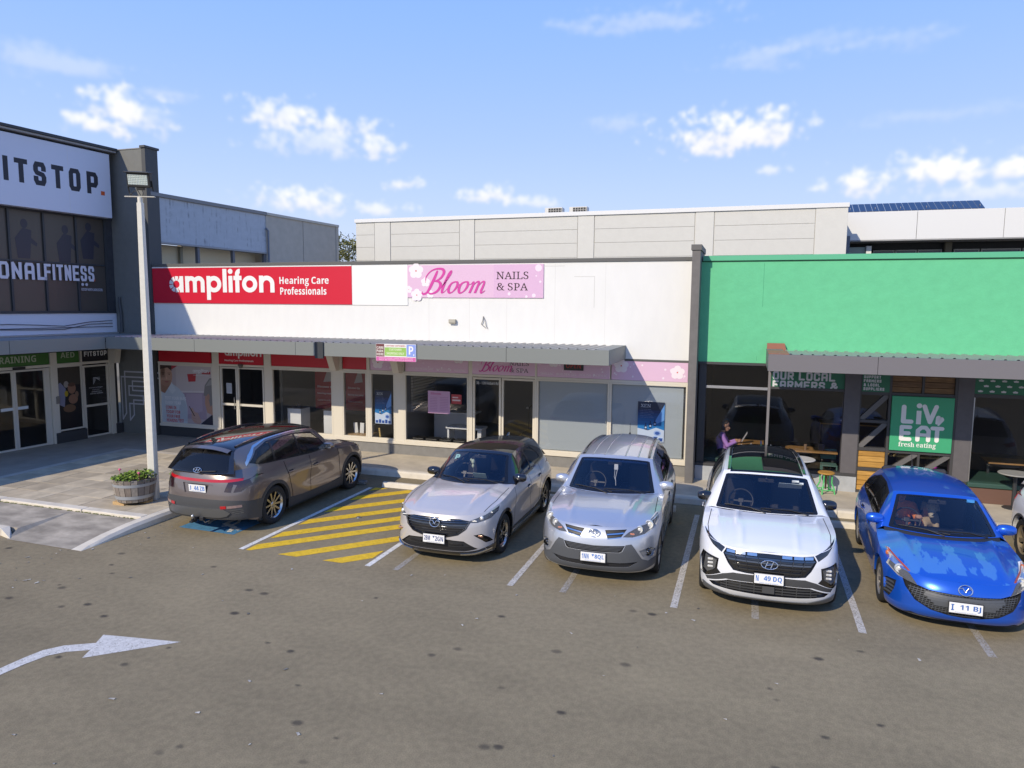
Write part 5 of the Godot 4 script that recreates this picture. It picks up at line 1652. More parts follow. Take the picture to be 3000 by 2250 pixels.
func ground() -> void:
	var a := MB.new()
	# one sheet in strips; the middle one carries the map of stains
	var xs := [-400.0, -19.0, 11.0, 400.0]; var zs := [-400.0, 0.0, 20.0, 400.0]
	for i in 3:
		for j in 3:
			var x0: float = xs[i]; var x1: float = xs[i + 1]; var z0: float = zs[j]; var z1: float = zs[j + 1]
			var u0 := 0.0 if i == 1 else .3 ; var u1 := 1.0 if i == 1 else .6
			var v0 := 0.0 if j == 1 else .9; var v1 := 1.0 if j == 1 else .7
			var p := [Vector3(x0, 0, z0), Vector3(x0, 0, z1), Vector3(x1, 0, z1), Vector3(x1, 0, z0)]
			var q := [Vector2(u0, v0), Vector2(u0, v1), Vector2(u1, v1), Vector2(u1, v0)]
			for k in [[0, 2, 1], [0, 3, 2]]:
				for e in k: a.put(p[e], Vector3.UP, q[e])
	struct("ground", a, asphalt_mat())
	var conc := grain("footpath concrete", .50, .44, .345, .85, 4.2, .16)
	struct("footpath", bx(-11.16, 14.0, .02, .15, -.3, 1.70), conc)
	var slab := MB.new()
	slab.bb(-19.6, -16.95, .02, .15, 2.05, 12.0)
	slab.bb(-19.6, -11.16, .02, .15, -.3, 2.05)
	slab.bb(-30.0, -19.6, .02, .15, 2.05, 12.0)
	struct("footpath", slab, grain("footpath smooth", .34, .305, .25, .8, 5.0, .16))
	var band := MB.new()
	band.bb(-16.95, -16.75, .02, .152, 2.25, 12.0)
	band.bb(-16.95, -11.16, .02, .152, 2.05, 2.25)
	struct("footpath_edging", band, grain("edging concrete", .50, .45, .37, .85, 3.6, .15))
	# paving slabs, each laid apart with an open joint
	var bed := bx(-16.75, -11.16, .02, .128, 2.25, 7.0)
	var pn := struct("paving", bed, mat("joint dirt", .10, .09, .07, .95))
	var slabs := []
	for k in 6:
		slabs.append(grain("paving slab %d" % k, [.50, .43, .54, .46, .40, .48][k], [.425, .36, .455, .385, .335, .405][k], [.30, .25, .315, .27, .235, .285][k], .86, 3.1 + k * .43, .22))
	var one := bx(-.283, .283, 0, .026, -.283, .283, .006).mesh()
	var rg := RandomNumberGenerator.new(); rg.seed = 12
	for i in 9:
		for j in 8:
			var o := MeshInstance3D.new()
			o.name = "paver"
			o.mesh = one
			o.material_override = slabs[rg.randi_range(0, 5)]
			pn.add_child(o, true)
			o.position = Vector3(-16.44 + i * .621, .126 + rg.randf_range(-.002, .002), 2.545 + j * .586)
			o.scale = Vector3(1.083, 1, 1.02)
			o.rotation = Vector3(rg.randf_range(-.004, .004), 0, rg.randf_range(-.004, .004))
	# kerbs
	var kc := grain("kerb concrete", .66, .60, .485, .85, 3.3, .16)
	var kn := struct("kerb", bx(-11.0, 14.0, -.05, .02, 1.72, 1.86), mat("joint dirt", .10, .09, .07, .95))
	var x := -10.7
	while x < 13.5:
		var k := kerb_piece(1.79)
		var o := part(kn, "kerb_stone", k, kc)
		o.position = Vector3(x + .9, 0, 1.70)
		x += 1.8
	# the kerb that runs out along the taupe car, then dips to the road, and the one across the paving
	var side := MB.new()
	var path := [[1.7, .15], [6.9, .15], [7.5, .135], [8.05, .09], [8.45, .035], [8.66, .004]]
	for i in path.size() - 1:
		var a0: float = path[i][0]; var h0: float = path[i][1]; var a1: float = path[i + 1][0]; var h1: float = path[i + 1][1]
		side.quad(Vector3(-11.16, h0, a0), Vector3(-11.16, h1, a1), Vector3(-10.99, h1, a1), Vector3(-10.99, h0, a0))
		side.quad(Vector3(-10.99, h0, a0), Vector3(-10.99, h1, a1), Vector3(-10.94, maxf(h1 - .05, 0.0), a1), Vector3(-10.94, maxf(h0 - .05, 0.0), a0))
		side.quad(Vector3(-10.94, maxf(h0 - .05, 0.0), a0), Vector3(-10.94, maxf(h1 - .05, 0.0), a1), Vector3(-10.93, -.02, a1), Vector3(-10.93, -.02, a0))
		side.quad(Vector3(-11.16, h1, a1), Vector3(-11.16, h0, a0), Vector3(-11.16, -.02, a0), Vector3(-11.16, -.02, a1))
	struct("kerb", side, kc)
	var cross := MB.new()
	for q in [[-30.0, -15.0], [-14.985, -12.72], [-12.705, -11.17]]:
		cross.bb(q[0], q[1], .0, .156, 6.92, 7.12, .02)
	struct("kerb", cross, kc)
	struct("footpath", bx(-30.0, -16.75, .0, .148, 12.0, 12.4), conc)
	# sloping slab between the kerbs
	var ramp := MB.new()
	ramp.quad(Vector3(-12.95, .10, 7.10), Vector3(-12.75, .006, 8.64), Vector3(-11.16, .006, 8.66), Vector3(-11.16, .10, 7.10))
	ramp.quad(Vector3(-16.7, .10, 7.10), Vector3(-16.7, .10, 8.3), Vector3(-12.9, .10, 8.3), Vector3(-12.95, .10, 7.10))
	ramp.quad(Vector3(-12.95, .10, 7.10), Vector3(-12.9, .10, 8.3), Vector3(-12.78, .02, 8.55), Vector3(-12.75, .006, 8.64))
	ramp.quad(Vector3(-16.7, .10, 8.3), Vector3(-16.7, -.02, 8.32), Vector3(-12.9, -.02, 8.32), Vector3(-12.9, .10, 8.3))
	struct("ramp", ramp, ramp_mat())
	var k2 := MB.new()
	k2.bb(-16.7, -13.05, -.02, .135, 8.33, 8.52, .02)
	k2.quad(Vector3(-13.05, .13, 8.34), Vector3(-13.05, .13, 8.51), Vector3(-12.72, .012, 8.6), Vector3(-12.8, .012, 8.5))
	k2.quad(Vector3(-13.05, .13, 8.51), Vector3(-13.05, -.01, 8.52), Vector3(-12.72, -.01, 8.61), Vector3(-12.72, .012, 8.6))
	k2.quad(Vector3(-13.05, -.01, 8.33), Vector3(-13.05, .13, 8.34), Vector3(-12.8, .012, 8.5), Vector3(-12.8, -.01, 8.5))
	struct("kerb", k2, kc)
	markings()
	litter()

func ramp_mat() -> StandardMaterial3D:
	var m := grain("ramp concrete", .37, .325, .255, .9, 6.0, .45, 0.0, 5, Vector3(1, 1, 1.8))
	return m

func kerb_piece(l: float) -> MB:
	var b := MB.new()
	var pr := [[0.0, .15], [.13, .152], [.165, .142], [.19, .11], [.215, -.02]]
	for i in pr.size() - 1:
		b.quad(Vector3(-l / 2, pr[i][1], pr[i][0]), Vector3(-l / 2, pr[i + 1][1], pr[i + 1][0]), Vector3(l / 2, pr[i + 1][1], pr[i + 1][0]), Vector3(l / 2, pr[i][1], pr[i][0]))
	for s in [-1.0, 1.0]:
		var p := PackedVector2Array()
		for q in pr: p.append(Vector2(q[0], q[1]))
		p.append(Vector2(0, -.02))
		var t := Geometry2D.triangulate_polygon(p)
		for i in range(0, t.size(), 3):
			b.tri(Vector3(s * l / 2, p[t[i]].y, p[t[i]].x), Vector3(s * l / 2, p[t[i + 1]].y, p[t[i + 1]].x), Vector3(s * l / 2, p[t[i + 2]].y, p[t[i + 2]].x))
	return b

# worn paint: the bare road shows where the alpha is cut
func worn(key: String, r: float, g: float, b: float, keep: float, scale: float) -> StandardMaterial3D:
	if mats.has(key): return mats[key]
	var m := mat(key, 1, 1, 1, .75)
	var fn := FastNoiseLite.new(); fn.seed = key.hash() % 1000; fn.frequency = .045; fn.fractal_octaves = 5; fn.fractal_gain = .7
	var im := Image.create(512, 512, false, Image.FORMAT_RGBA8)
	for j in 512:
		for i in 512:
			var n := fn.get_noise_2d(i, j) * .9 + .25 * fn.get_noise_2d(i * .18 + 900, j * .18)
			var v := 1.0 + .28 * fn.get_noise_2d(i * .35 + 300, j * .35)
			var c := lin(minf(r * v, 1), minf(g * v, 1), minf(b * v, 1))
			c.a = clampf((keep + n * 1.0) , 0.0, 1.0)
			im.set_pixel(i, j, c)
	m.albedo_texture = ImageTexture.create_from_image(im)
	m.transparency = BaseMaterial3D.TRANSPARENCY_ALPHA_SCISSOR
	m.alpha_scissor_threshold = .5
	m.uv1_triplanar = true; m.uv1_world_triplanar = true; m.uv1_scale = Vector3.ONE / scale
	return m

func flat(mb: MB, pts: Array, y: float) -> void:    # ground polygon from [x, z]
	var p := PackedVector2Array()
	for q in pts: p.append(Vector2(q[0], -q[1]))
	mb.x = Transform3D(Basis(Vector3(1, 0, 0), Vector3(0, 0, -1), Vector3(0, 1, 0)), Vector3(0, y, 0))
	mb.poly(p)
	mb.x = Transform3D()

func markings() -> void:
	var white := worn("line paint", .70, .68, .62, .84, .9)
	var faint := worn("old line paint", .36, .33, .285, .66, .8)
	var lines := [[-8.44, 3.05, 7.64, "sharp"], [-5.92, 2.7, 7.62, ""], [-3.42, 2.7, 7.62, ""], [-.92, 2.7, 7.6, ""], [1.57, 2.7, 7.58, ""], [4.05, 2.7, 7.6, ""], [6.55, 2.7, 7.6, ""]]
	var what := ["white bay line left of the yellow hatching", "white bay line right of the yellow hatching", "white bay line between the pale grey and silver SUVs", "white bay line between the silver and white SUVs", "white bay line between the white SUV and blue hatchback", "white bay line right of the blue hatchback", "white bay line farthest right"]
	for i in lines.size():
		var l: Array = lines[i]
		var m := MB.new()
		flat(m, [[l[0], l[1]], [l[0] + .10, l[1]], [l[0] + .10, l[2]], [l[0], l[2]]], .004)
		struct("bay_line", m, white if i < 2 else worn("line paint worn", .52, .49, .44, .70, .9))
	for l in [[-5.40, 6.5, 7.62], [-2.58, 6.6, 7.6], [.2, 6.8, 7.6], [3.02, 6.7, 7.78]]:
		var m := MB.new()
		flat(m, [[l[0], l[1]], [l[0] + .10, l[1]], [l[0] + .10, l[2]], [l[0], l[2]]], .004)
		struct("old_bay_line", m, faint)
	var yellow := worn("hatching yellow", .74, .47, .02, .90, 1.3)
	# eight parallel stripes, 0.29 m wide, cut by the edges of the bay
	var bay := PackedVector2Array([Vector2(-8.28, 3.02), Vector2(-5.97, 2.9), Vector2(-5.97, 7.32), Vector2(-6.30, 7.64), Vector2(-8.28, 7.64)])
	for k in 8:
		for p in Geometry2D.intersect_polygons(bay, stripe(k)):
			var m := MB.new()
			var pts := []
			for q in p: pts.append([q.x, q.y])
			flat(m, pts, .004)
			struct("yellow_stripe", m, yellow)
	var stud := MB.new()
	stud.lathe([[.055, 0], [.052, .012], [.035, .016], [.001, .018]], Vector3(-7.42, .0, 5.26), Vector3.UP, 16)
	solo("road_stud", "small round metal stud among the yellow stripes", "stud", stud, mat("stud steel", .5, .5, .48, .3, .9))
	# turning arrow in the lane
	var arrow := MB.new()
	flat(arrow, [[-7.77, 11.14], [-7.86, 10.96], [-6.76, 10.79], [-7.58, 11.52], [-7.66, 11.34]], .004)
	flat(arrow, [[-7.71, 11.24 - .1], [-7.67, 11.34], [-7.9, 11.47], [-8.03, 11.62], [-8.09, 11.86], [-8.12, 12.14], [-8.12, 13.4], [-8.26, 13.4], [-8.27, 12.03], [-8.25, 11.76], [-8.21, 11.53], [-8.07, 11.35]], .0045)
	struct("lane_arrow", arrow, worn("arrow paint", .60, .58, .54, .80, .7))
	var blue := MB.new()
	flat(blue, [[-10.36, 5.7], [-9.06, 5.7], [-9.06, 7.03], [-10.36, 7.0]], .004)
	var bn := struct("accessible_bay_symbol", blue, worn("accessible blue", .075, .235, .42, .86, 1.2))
	var wc := MB.new()
	var ringp := PackedVector2Array()
	for i in 20: ringp.append(Vector2(-9.75 + .28 * cos(i * .26 + 2.4), 6.45 + .28 * sin(i * .26 + 2.4)) * 1000.0)
	for q in Geometry2D.offset_polyline(ringp, 32.0, Geometry2D.JOIN_ROUND, Geometry2D.END_BUTT):
		var o := []
		for p in q: o.append([p.x / 1000.0, p.y / 1000.0])
		flat(wc, o, .007)
	flat(wc, [[-9.72, 6.0], [-9.62, 6.0], [-9.60, 6.5], [-9.3, 6.62], [-9.2, 6.92], [-9.28, 6.95], [-9.38, 6.7], [-9.7, 6.58]], .0085)
	flat(wc, [[-9.40, 6.62], [-9.12, 6.70], [-9.14, 6.80], [-9.38, 6.72]], .0072)
	part(bn, "wheelchair", wc, white)
	var stops := [[-7.3, "worn concrete wheel stop at the head of the yellow hatching"], [-4.7, "concrete wheel stop behind the pale grey SUV"], [-2.2, "concrete wheel stop behind the silver SUV"], [.35, "concrete wheel stop behind the white SUV"], [2.1, "concrete wheel stop between the white SUV and the blue hatchback"]]
	for q in stops:
		var w := MB.new()
		var z := 2.66
		var l := 1.75
		w.prism(PackedVector2Array([Vector2(-.09, 0), Vector2(.09, 0), Vector2(.06, .085), Vector2(.035, .11), Vector2(-.035, .11), Vector2(-.06, .085)]), -l / 2, l / 2)
		for i in w.v.size():
			w.v[i] = Vector3(w.v[i].z, w.v[i].y, w.v[i].x); w.n[i] = Vector3(w.n[i].z, w.n[i].y, w.n[i].x)
		for i in range(0, w.v.size(), 3):
			var t := w.v[i + 1]; w.v[i + 1] = w.v[i + 2]; w.v[i + 2] = t
			var t2 := w.n[i + 1]; w.n[i + 1] = w.n[i + 2]; w.n[i + 2] = t2
		var o := solo("wheel_stop", q[1], "wheel stop", w, grain("kerb concrete", .5, .46, .4, .85, 1.3, .25), "concrete wheel stops in the bays")
		o.position = Vector3(q[0], 0, z + (.15 if q[0] < -7 else -.1))
	var st2 := bx(-8.62 - .5, -8.62, 0, .1, 2.75, 2.93, .03)
	solo("wheel_stop", "short dark wheel stop end beside the front wheel of the taupe SUV", "wheel stop", st2, grain("old kerb concrete", .20, .19, .17, .9, .6, .4), "concrete wheel stops in the bays")

func stripe(k: int) -> PackedVector2Array:
	# left end of each stripe on the bay's left edge runs to its right end nearer the shops: two lower-edge points, then the band's width
	var a := [Vector2(-8.24, 3.30), Vector2(-8.22, 4.15), Vector2(-8.20, 5.12), Vector2(-8.27, 6.10), Vector2(-8.29, 6.98), Vector2(-8.28, 7.72), Vector2(-7.32, 7.72), Vector2(-6.42, 7.72)]
	var p: Vector2 = a[k]
	var d := Vector2(1.0, -1.035).normalized()
	var m := Vector2(-d.y, d.x)       # towards the camera and right
	if m.y > 0.0: m = -m
	var w := .27
	p -= d * 2.0
	return PackedVector2Array([p, p + d * 9.0, p + d * 9.0 + m * w, p + m * w])

func litter() -> void:
	var rg := RandomNumberGenerator.new(); rg.seed = 77
	var m := MB.new()
	for k in 230:
		var x := rg.randf_range(-13.5, 7.0); var z := rg.randf_range(7.4, 15.0)
		if k < 60: x = rg.randf_range(-12.7, -10.2); z = rg.randf_range(6.9, 10.0)
		if k > 190: x = rg.randf_range(-11.0, 8.0); z = rg.randf_range(1.95, 2.6)
		var s := rg.randf_range(.004, .016)
		var t := rg.randf_range(.1, .55)
		m.col = Color(t, t * .93, t * .8)
		var a := rg.randf() * TAU
		var d := Vector3(cos(a), 0, sin(a)) * s * rg.randf_range(1.0, 2.6); var e := Vector3(-sin(a), 0, cos(a)) * s
		var o := Vector3(x, .006 + (.0 if true else .0), z)
		m.quad(o - d - e, o - d + e + Vector3(0, .004, 0), o + d + e, o + d - e + Vector3(0, .006, 0))
	stuff("leaf_litter", m, matv("litter", .8))
	var mo := MB.new()      # moss in the angle of the cross kerb
	for k in 160:
		var x := rg.randf_range(-15.2, -11.3)
		var s := rg.randf_range(.008, .03)
		mo.ball(Vector3(x, .102, 7.12 + rg.randf_range(0, .02)), Vector3(s, s * .5, s * .6), 6, 4)
	stuff("moss", mo, mat("moss", .11, .12, .03, .95))

# ---------------------------------------------------------------- shops
func frame_rect(parent: Node, called: String, x0: float, x1: float, y0: float, y1: float, z0: float, z1: float, w: float, m: Material) -> MeshInstance3D:
	var b := MB.new()
	b.bb(x0, x1, y0, y0 + w, z0, z1, .004); b.bb(x0, x1, y1 - w, y1, z0, z1, .004)
	b.bb(x0, x0 + w, y0 + w, y1 - w, z0, z1, .004); b.bb(x1 - w, x1, y0 + w, y1 - w, z0, z1, .004)
	return part(parent, called, b, m)

func sheet(x0: float, x1: float, y0: float, y1: float, z: float) -> MB:
	var b := MB.new()
	rect(b, x0, y0, x1, y1, z)
	return b

func pane_in(parent: Node, x0: float, x1: float, y0: float, y1: float, z: float, m: Material, w := .045) -> Node:
	var f := frame_rect(parent, "window", x0 - w, x1 + w, y0 - w, y1 + w, z - .05, z + .03, w, m)
	part(f, "pane", sheet(x0 - .002, x1 + .002, y0 - .002, y1 + .002, z - .012), glass("shop glass", .012, .013, .015, .12))
	return f

func leaf(parent: Node, x0: float, x1: float, y0: float, y1: float, z: float, m: Material, rail_y: float, handle_x := 0.0) -> Node:
	var f := frame_rect(parent, "door", x0, x1, y0, y1, z - .04, z + .02, .055, m)
	part(f, "pane", sheet(x0 + .05, x1 - .05, y0 + .05, y1 - .05, z - .015), glass("shop glass", .012, .013, .015, .12))
	if rail_y > 0.0: part(f, "push_rail", bx(x0 + .055, x1 - .055, rail_y - .035, rail_y + .035, z - .03, z + .028, .006), m)
	if handle_x != 0.0:
		var h := MB.new()
		h.tube([Vector3(handle_x, rail_y - .12, z + .02), Vector3(handle_x, rail_y - .12, z + .07), Vector3(handle_x, rail_y + .22, z + .07), Vector3(handle_x, rail_y + .22, z + .02)], .012, 8)
		part(f, "handle", h, mat("handle steel", .6, .6, .58, .25, 1.0))
	return f

func amplify(out: MB, x0: float, y0: float, s: float, z: float, wide := 1.13) -> void:      # the round lower-case word: x-height is s
	var mb := MB.new()
	var st := s * .27
	var r := (s - st) * .5
	var yc := y0 + s * .5
	var at := x0
	# a: a ring cut by five slanting gaps, with its stem
	for k in 6:
		var a0 := 70.0 + k * 38.0
		var p := arc(at + s * .5, yc, r, r, a0, a0 + 31.0, 6)
		stroke(mb, p, st, z, false, true)
	stroke(mb, arc(at + s * .5, yc, r, r, -62, 62, 8), st, z, false, true)
	rect(mb, at + s - st, y0, at + s, y0 + s, z + .0006)
	at += s * 1.13
	# m
	var mw := s * 1.35
	rect(mb, at, y0, at + st, y0 + s, z)
	var hw := (mw - st) * .25
	for k in 2:
		var cx := at + st * .5 + hw + k * hw * 2.0
		stroke(mb, arc(cx, y0 + s - st * .5 - hw * .95, hw, hw * .95, 180, 0, 12), st, z + .0006 * (k + 1), false, true)
		rect(mb, cx + hw - st * .5, y0, cx + hw + st * .5, y0 + s - st * .5 - hw * .9, z + .002)
	at += mw + s * .14
	# p
	rect(mb, at, y0 - s * .46, at + st, y0 + s, z + .0012)
	ring_flat(mb, at + s * .5, yc, s * .5, st, z)
	at += s * 1.10
	# l
	rect(mb, at, y0, at + st, y0 + s * 1.42, z); at += st + s * .12
	# i
	rect(mb, at, y0, at + st, y0 + s, z); disc(mb, at + st * .5, y0 + s * 1.27, st * .58, st * .58, z); at += st + s * .13
	# f
	rect(mb, at + s * .05, y0, at + s * .05 + st, y0 + s * 1.1, z)
	stroke(mb, arc(at + s * .05 + st * 1.15, y0 + s * 1.08, st * .66, s * 1.42 - s * 1.08 - st * .5, 180, 85, 8), st, z + .0006, false, true)
	rect(mb, at - s * .06, y0 + s * .74, at + s * .48, y0 + s, z + .0012)
	at += s * .50
	# o
	ring_flat(mb, at + s * .5, yc, s * .5, st, z); at += s * 1.12
	# n
	rect(mb, at, y0, at + st, y0 + s, z)
	var nr := s * .36
	stroke(mb, arc(at + st * .5 + nr, y0 + s - st * .5 - nr, nr, nr, 180, 0, 12), st, z + .0006, false, true)
	rect(mb, at + nr * 2.0, y0, at + nr * 2.0 + st, y0 + s - st * .5 - nr * .95, z + .0012)
	for i in mb.v.size():
		out.put(Vector3(x0 + (mb.v[i].x - x0) * wide, mb.v[i].y, mb.v[i].z), mb.n[i])

func ring_flat(mb: MB, cx: float, cy: float, r: float, st: float, z: float) -> void:
	var m := Vector3(0, 0, 1)
	for i in 32:
		var a := TAU * i / 32; var b := TAU * (i + 1) / 32
		var p := [Vector3(cx + r * cos(a), cy + r * sin(a), z), Vector3(cx + r * cos(b), cy + r * sin(b), z), Vector3(cx + (r - st) * cos(b), cy + (r - st) * sin(b), z), Vector3(cx + (r - st) * cos(a), cy + (r - st) * sin(a), z)]
		mb.tris(p[0], p[1], p[2], m, m, m); mb.tris(p[0], p[2], p[3], m, m, m)

func bloom_word(mb: MB, x0: float, y0: float, s: float, z: float) -> void:   # brush script; s is the height of the small letters
	var o := Vector2(x0, y0)
	var sl := .42
	# B: swash and stem, then two bowls
	brush(mb, [[-.55, .12, .05], [-.52, -.02, .12], [-.30, -.10, .18], [-.02, .10, .26], [.10, .9, .30], [.16, 1.7, .24], [.14, 1.95, .12]], o, s, sl, z)
	brush(mb, [[-.62, 1.05, .05], [-.70, 1.45, .12], [-.45, 1.9, .14], [.05, 2.1, .16], [.62, 2.05, .20], [.86, 1.72, .26], [.70, 1.25, .22], [.25, 1.0, .10]], o, s, sl, z + .0006)
	brush(mb, [[.25, 1.02, .10], [.72, .96, .18], [1.0, .62, .28], [.86, .14, .24], [.40, -.08, .16], [.05, .02, .1]], o, s, sl, z + .0012)
	# l
	brush(mb, [[1.05, .35, .05], [1.32, .9, .12], [1.55, 1.65, .16], [1.48, 1.9, .14], [1.36, 1.6, .2], [1.30, .6, .25], [1.36, .08, .2], [1.56, .08, .08], [1.78, .42, .05]], o, s, sl, z + .0018)
	for k in 2:
		var bx_ := 1.85 + k * .98
		brush(mb, [[bx_ + .45, .98, .10], [bx_ + .12, .82, .18], [bx_ + .02, .42, .25], [bx_ + .20, .04, .18], [bx_ + .50, .08, .12], [bx_ + .72, .50, .22], [bx_ + .66, .88, .18], [bx_ + .45, .98, .10]], o, s, sl, z + .0024 + k * .0012)
		brush(mb, [[bx_ + .55, .92, .05], [bx_ + .8, .72, .07], [bx_ + 1.05, .80, .05]], o, s, sl, z + .003 + k * .0012)
	# m
	brush(mb, [[3.82, .75, .05], [3.98, .95, .12], [4.04, .7, .2], [4.0, .0, .22]], o, s, sl, z + .005)
	brush(mb, [[4.03, .5, .05], [4.25, .92, .10], [4.48, .95, .16], [4.52, .6, .2], [4.50, .0, .22]], o, s, sl, z + .0056)
	brush(mb, [[4.53, .5, .05], [4.75, .92, .10], [4.98, .95, .16], [5.02, .6, .2], [5.0, .18, .2], [5.12, .02, .14], [5.36, .22, .05]], o, s, sl, z + .0062)

func flower(mb: MB, x: float, y: float, r: float, z: float, white: Color) -> void:
	mb.col = white
	for k in 5:
		var a := TAU * k / 5.0 + .3
		disc(mb, x + cos(a) * r * .56, y + sin(a) * r * .56, r * .5, r * .46, z + .0003 * k, 12, a)
	mb.col = Color(.6, .06, .03)
	disc(mb, x, y, r * .10, r * .10, z + .003, 8)

func pink_panel(parent: Node, x0: float, x1: float, y0: float, y1: float, z: float, blooms: Array, shade := 1.0) -> MeshInstance3D:
	var b := MB.new()
	b.bb(x0, x1, y0, y1, z - .012, z)
	var o := part(parent, "sign_board", b, mat("sign pink", .70, .47, .62, .35))
	var f := MB.new()
	f.col = Color(.78, .60, .72)
	for q in blooms:
		flower(f, q[0], q[1], q[2], z + .001, Color(.82, .74, .79))
	var rg := RandomNumberGenerator.new(); rg.seed = int(x0 * 100) + 900
	f.col = Color(.80, .68, .77)
	for k in 12:
		var r := rg.randf_range(.008, .03)
		disc(f, rg.randf_range(x0 + .05, x1 - .05), rg.randf_range(y0 + .05, y1 - .05), r, r, z + .0012, 10)
	part(o, "print", f, matv("print", .4))
	return o

func portrait_poster() -> MB:
	# two men talking across a desk, printed on the glass; drawn in metres on a board 2.02 x 1.86
	var m := MB.new()
	var z := 0.0
	m.col = Color(.42, .36, .37); rect(m, 0, 0, 2.02, 1.86, z)
	m.col = Color(.50, .44, .44); rect(m, .62, 1.05, 2.02, 1.86, z + .0008)
	m.col = Color(.34, .27, .33); rect(m, .75, .2, 1.75, 1.03, z + .0008)
	m.col = Color(.40, .32, .39); m.poly(PackedVector2Array([Vector2(.9, .3), Vector2(1.6, .45), Vector2(1.6, 1.0), Vector2(1.0, .98)]), z + .0012)
	m.col = Color(.58, .53, .53); m.poly(PackedVector2Array([Vector2(.6, 1.0), Vector2(2.0, 1.06), Vector2(2.0, 1.1), Vector2(.6, 1.06)]), z + .0016)
	m.col = Color(.42, .04, .05); m.poly(PackedVector2Array([Vector2(1.06, 1.60), Vector2(1.40, 1.62), Vector2(1.37, 1.38), Vector2(1.10, 1.36)]), z + .0016)
	m.col = Color(.36, .04, .05); rect(m, 1.62, 1.62, 1.95, 1.70, z + .0016); m.col = Color(.4, .05, .06); m.poly(PackedVector2Array([Vector2(.42, 1.7), Vector2(.72, 1.86), Vector2(.4, 1.86)]), z + .0016)
	# younger man's shirt, neck, head
	m.col = Color(.48, .53, .58); m.poly(PackedVector2Array([Vector2(0, 0), Vector2(1.0, 0), Vector2(1.02, .55), Vector2(.92, .95), Vector2(.70, 1.15), Vector2(.42, 1.30), Vector2(.0, 1.02)]), z + .002)
	m.col = Color(.40, .45, .50); m.poly(PackedVector2Array([Vector2(.62, .1), Vector2(1.0, .1), Vector2(1.0, .55), Vector2(.86, .9), Vector2(.72, .6)]), z + .0024)
	m.col = Color(.56, .60, .64); m.poly(PackedVector2Array([Vector2(.28, 1.12), Vector2(.44, 1.32), Vector2(.6, 1.08), Vector2(.45, .95)]), z + .0028)
	m.col = Color(.30, .165, .115); m.poly(PackedVector2Array([Vector2(.0, 1.02), Vector2(.16, .96), Vector2(.42, 1.28), Vector2(.40, 1.40), Vector2(.0, 1.4)]), z + .0028)
	m.col = Color(.46, .28, .20); disc(m, .22, 1.52, .26, .34, z + .0032, 24); rect(m, .0, 1.45, .2, 1.86, z + .0032)
	m.col = Color(.36, .20, .14); m.poly(PackedVector2Array([Vector2(.02, 1.38), Vector2(.42, 1.38), Vector2(.34, 1.20), Vector2(.18, 1.17), Vector2(.02, 1.26)]), z + .0036)
	m.col = Color(.12, .06, .04); rect(m, .06, 1.60, .18, 1.615, z + .004); rect(m, .30, 1.60, .42, 1.615, z + .004); disc(m, .12, 1.565, .035, .014, z + .004); disc(m, .36, 1.565, .035, .014, z + .004)
	m.col = Color(.55, .34, .25); m.poly(PackedVector2Array([Vector2(.23, 1.58), Vector2(.29, 1.42), Vector2(.22, 1.40)]), z + .004)
	m.col = Color(.30, .09, .08); disc(m, .25, 1.325, .08, .016, z + .0044)
	m.col = Color(.06, .035, .025); m.poly(PackedVector2Array([Vector2(0, 1.72), Vector2(.3, 1.78), Vector2(.46, 1.68), Vector2(.46, 1.86), Vector2(0, 1.86)]), z + .0044)
	# older man: back of a grey head, ear, dark coat, hand with a pen
	m.col = Color(.035, .035, .05); m.poly(PackedVector2Array([Vector2(1.45, 0), Vector2(2.02, 0), Vector2(2.02, .42), Vector2(1.86, .30), Vector2(1.6, .12)]), z + .002)
	m.col = Color(.42, .25, .18); m.poly(PackedVector2Array([Vector2(1.78, .42), Vector2(2.02, .34), Vector2(2.02, 1.0), Vector2(1.72, .95), Vector2(1.70, .7)]), z + .0024)
	m.col = Color(.22, .21, .20); m.poly(PackedVector2Array([Vector2(1.66, .95), Vector2(1.72, 1.28), Vector2(1.9, 1.5), Vector2(2.02, 1.52), Vector2(2.02, .7), Vector2(1.9, .62), Vector2(1.82, .95)]), z + .0028)
	m.col = Color(.32, .31, .30); m.poly(PackedVector2Array([Vector2(1.75, 1.25), Vector2(1.92, 1.45), Vector2(2.02, 1.46), Vector2(2.02, 1.3)]), z + .0032)
	m.col = Color(.40, .23, .17); disc(m, 1.84, .92, .05, .10, z + .0036)
	m.col = Color(.46, .30, .25); m.poly(PackedVector2Array([Vector2(1.18, .35), Vector2(1.12, .52), Vector2(1.22, .55), Vector2(1.30, .42), Vector2(1.42, .40), Vector2(1.55, .12), Vector2(1.45, .02), Vector2(1.26, .08), Vector2(1.16, .2)]), z + .0032)
	m.col = Color(.40, .24, .20); for k in 3: m.poly(PackedVector2Array([Vector2(1.16 + k * .03, .34 - k * .09), Vector2(1.32 + k * .03, .30 - k * .09), Vector2(1.32 + k * .03, .28 - k * .09), Vector2(1.16 + k * .03, .32 - k * .09)]), z + .0036)
	m.col = Color(.03, .03, .03); m.poly(PackedVector2Array([Vector2(1.08, .58), Vector2(1.10, .60), Vector2(1.30, .30), Vector2(1.28, .28)]), z + .004)
	m.col = Color(.70, .70, .72)
	amplify(m, 1.28, 1.66, .085, z + .004, 1.0)
	text(m, "Hearing Care Professionals", "S", 1.30, 1.56, 1.90, 1.59, z + .004)
	text(m, "TEST YOUR EARS", "S", .16, .77, .98, .87, z + .006); text(m, "EVERY YEAR", "S", .17, .62, .78, .72, z + .006)
	m.col = Color(.50, .045, .04)
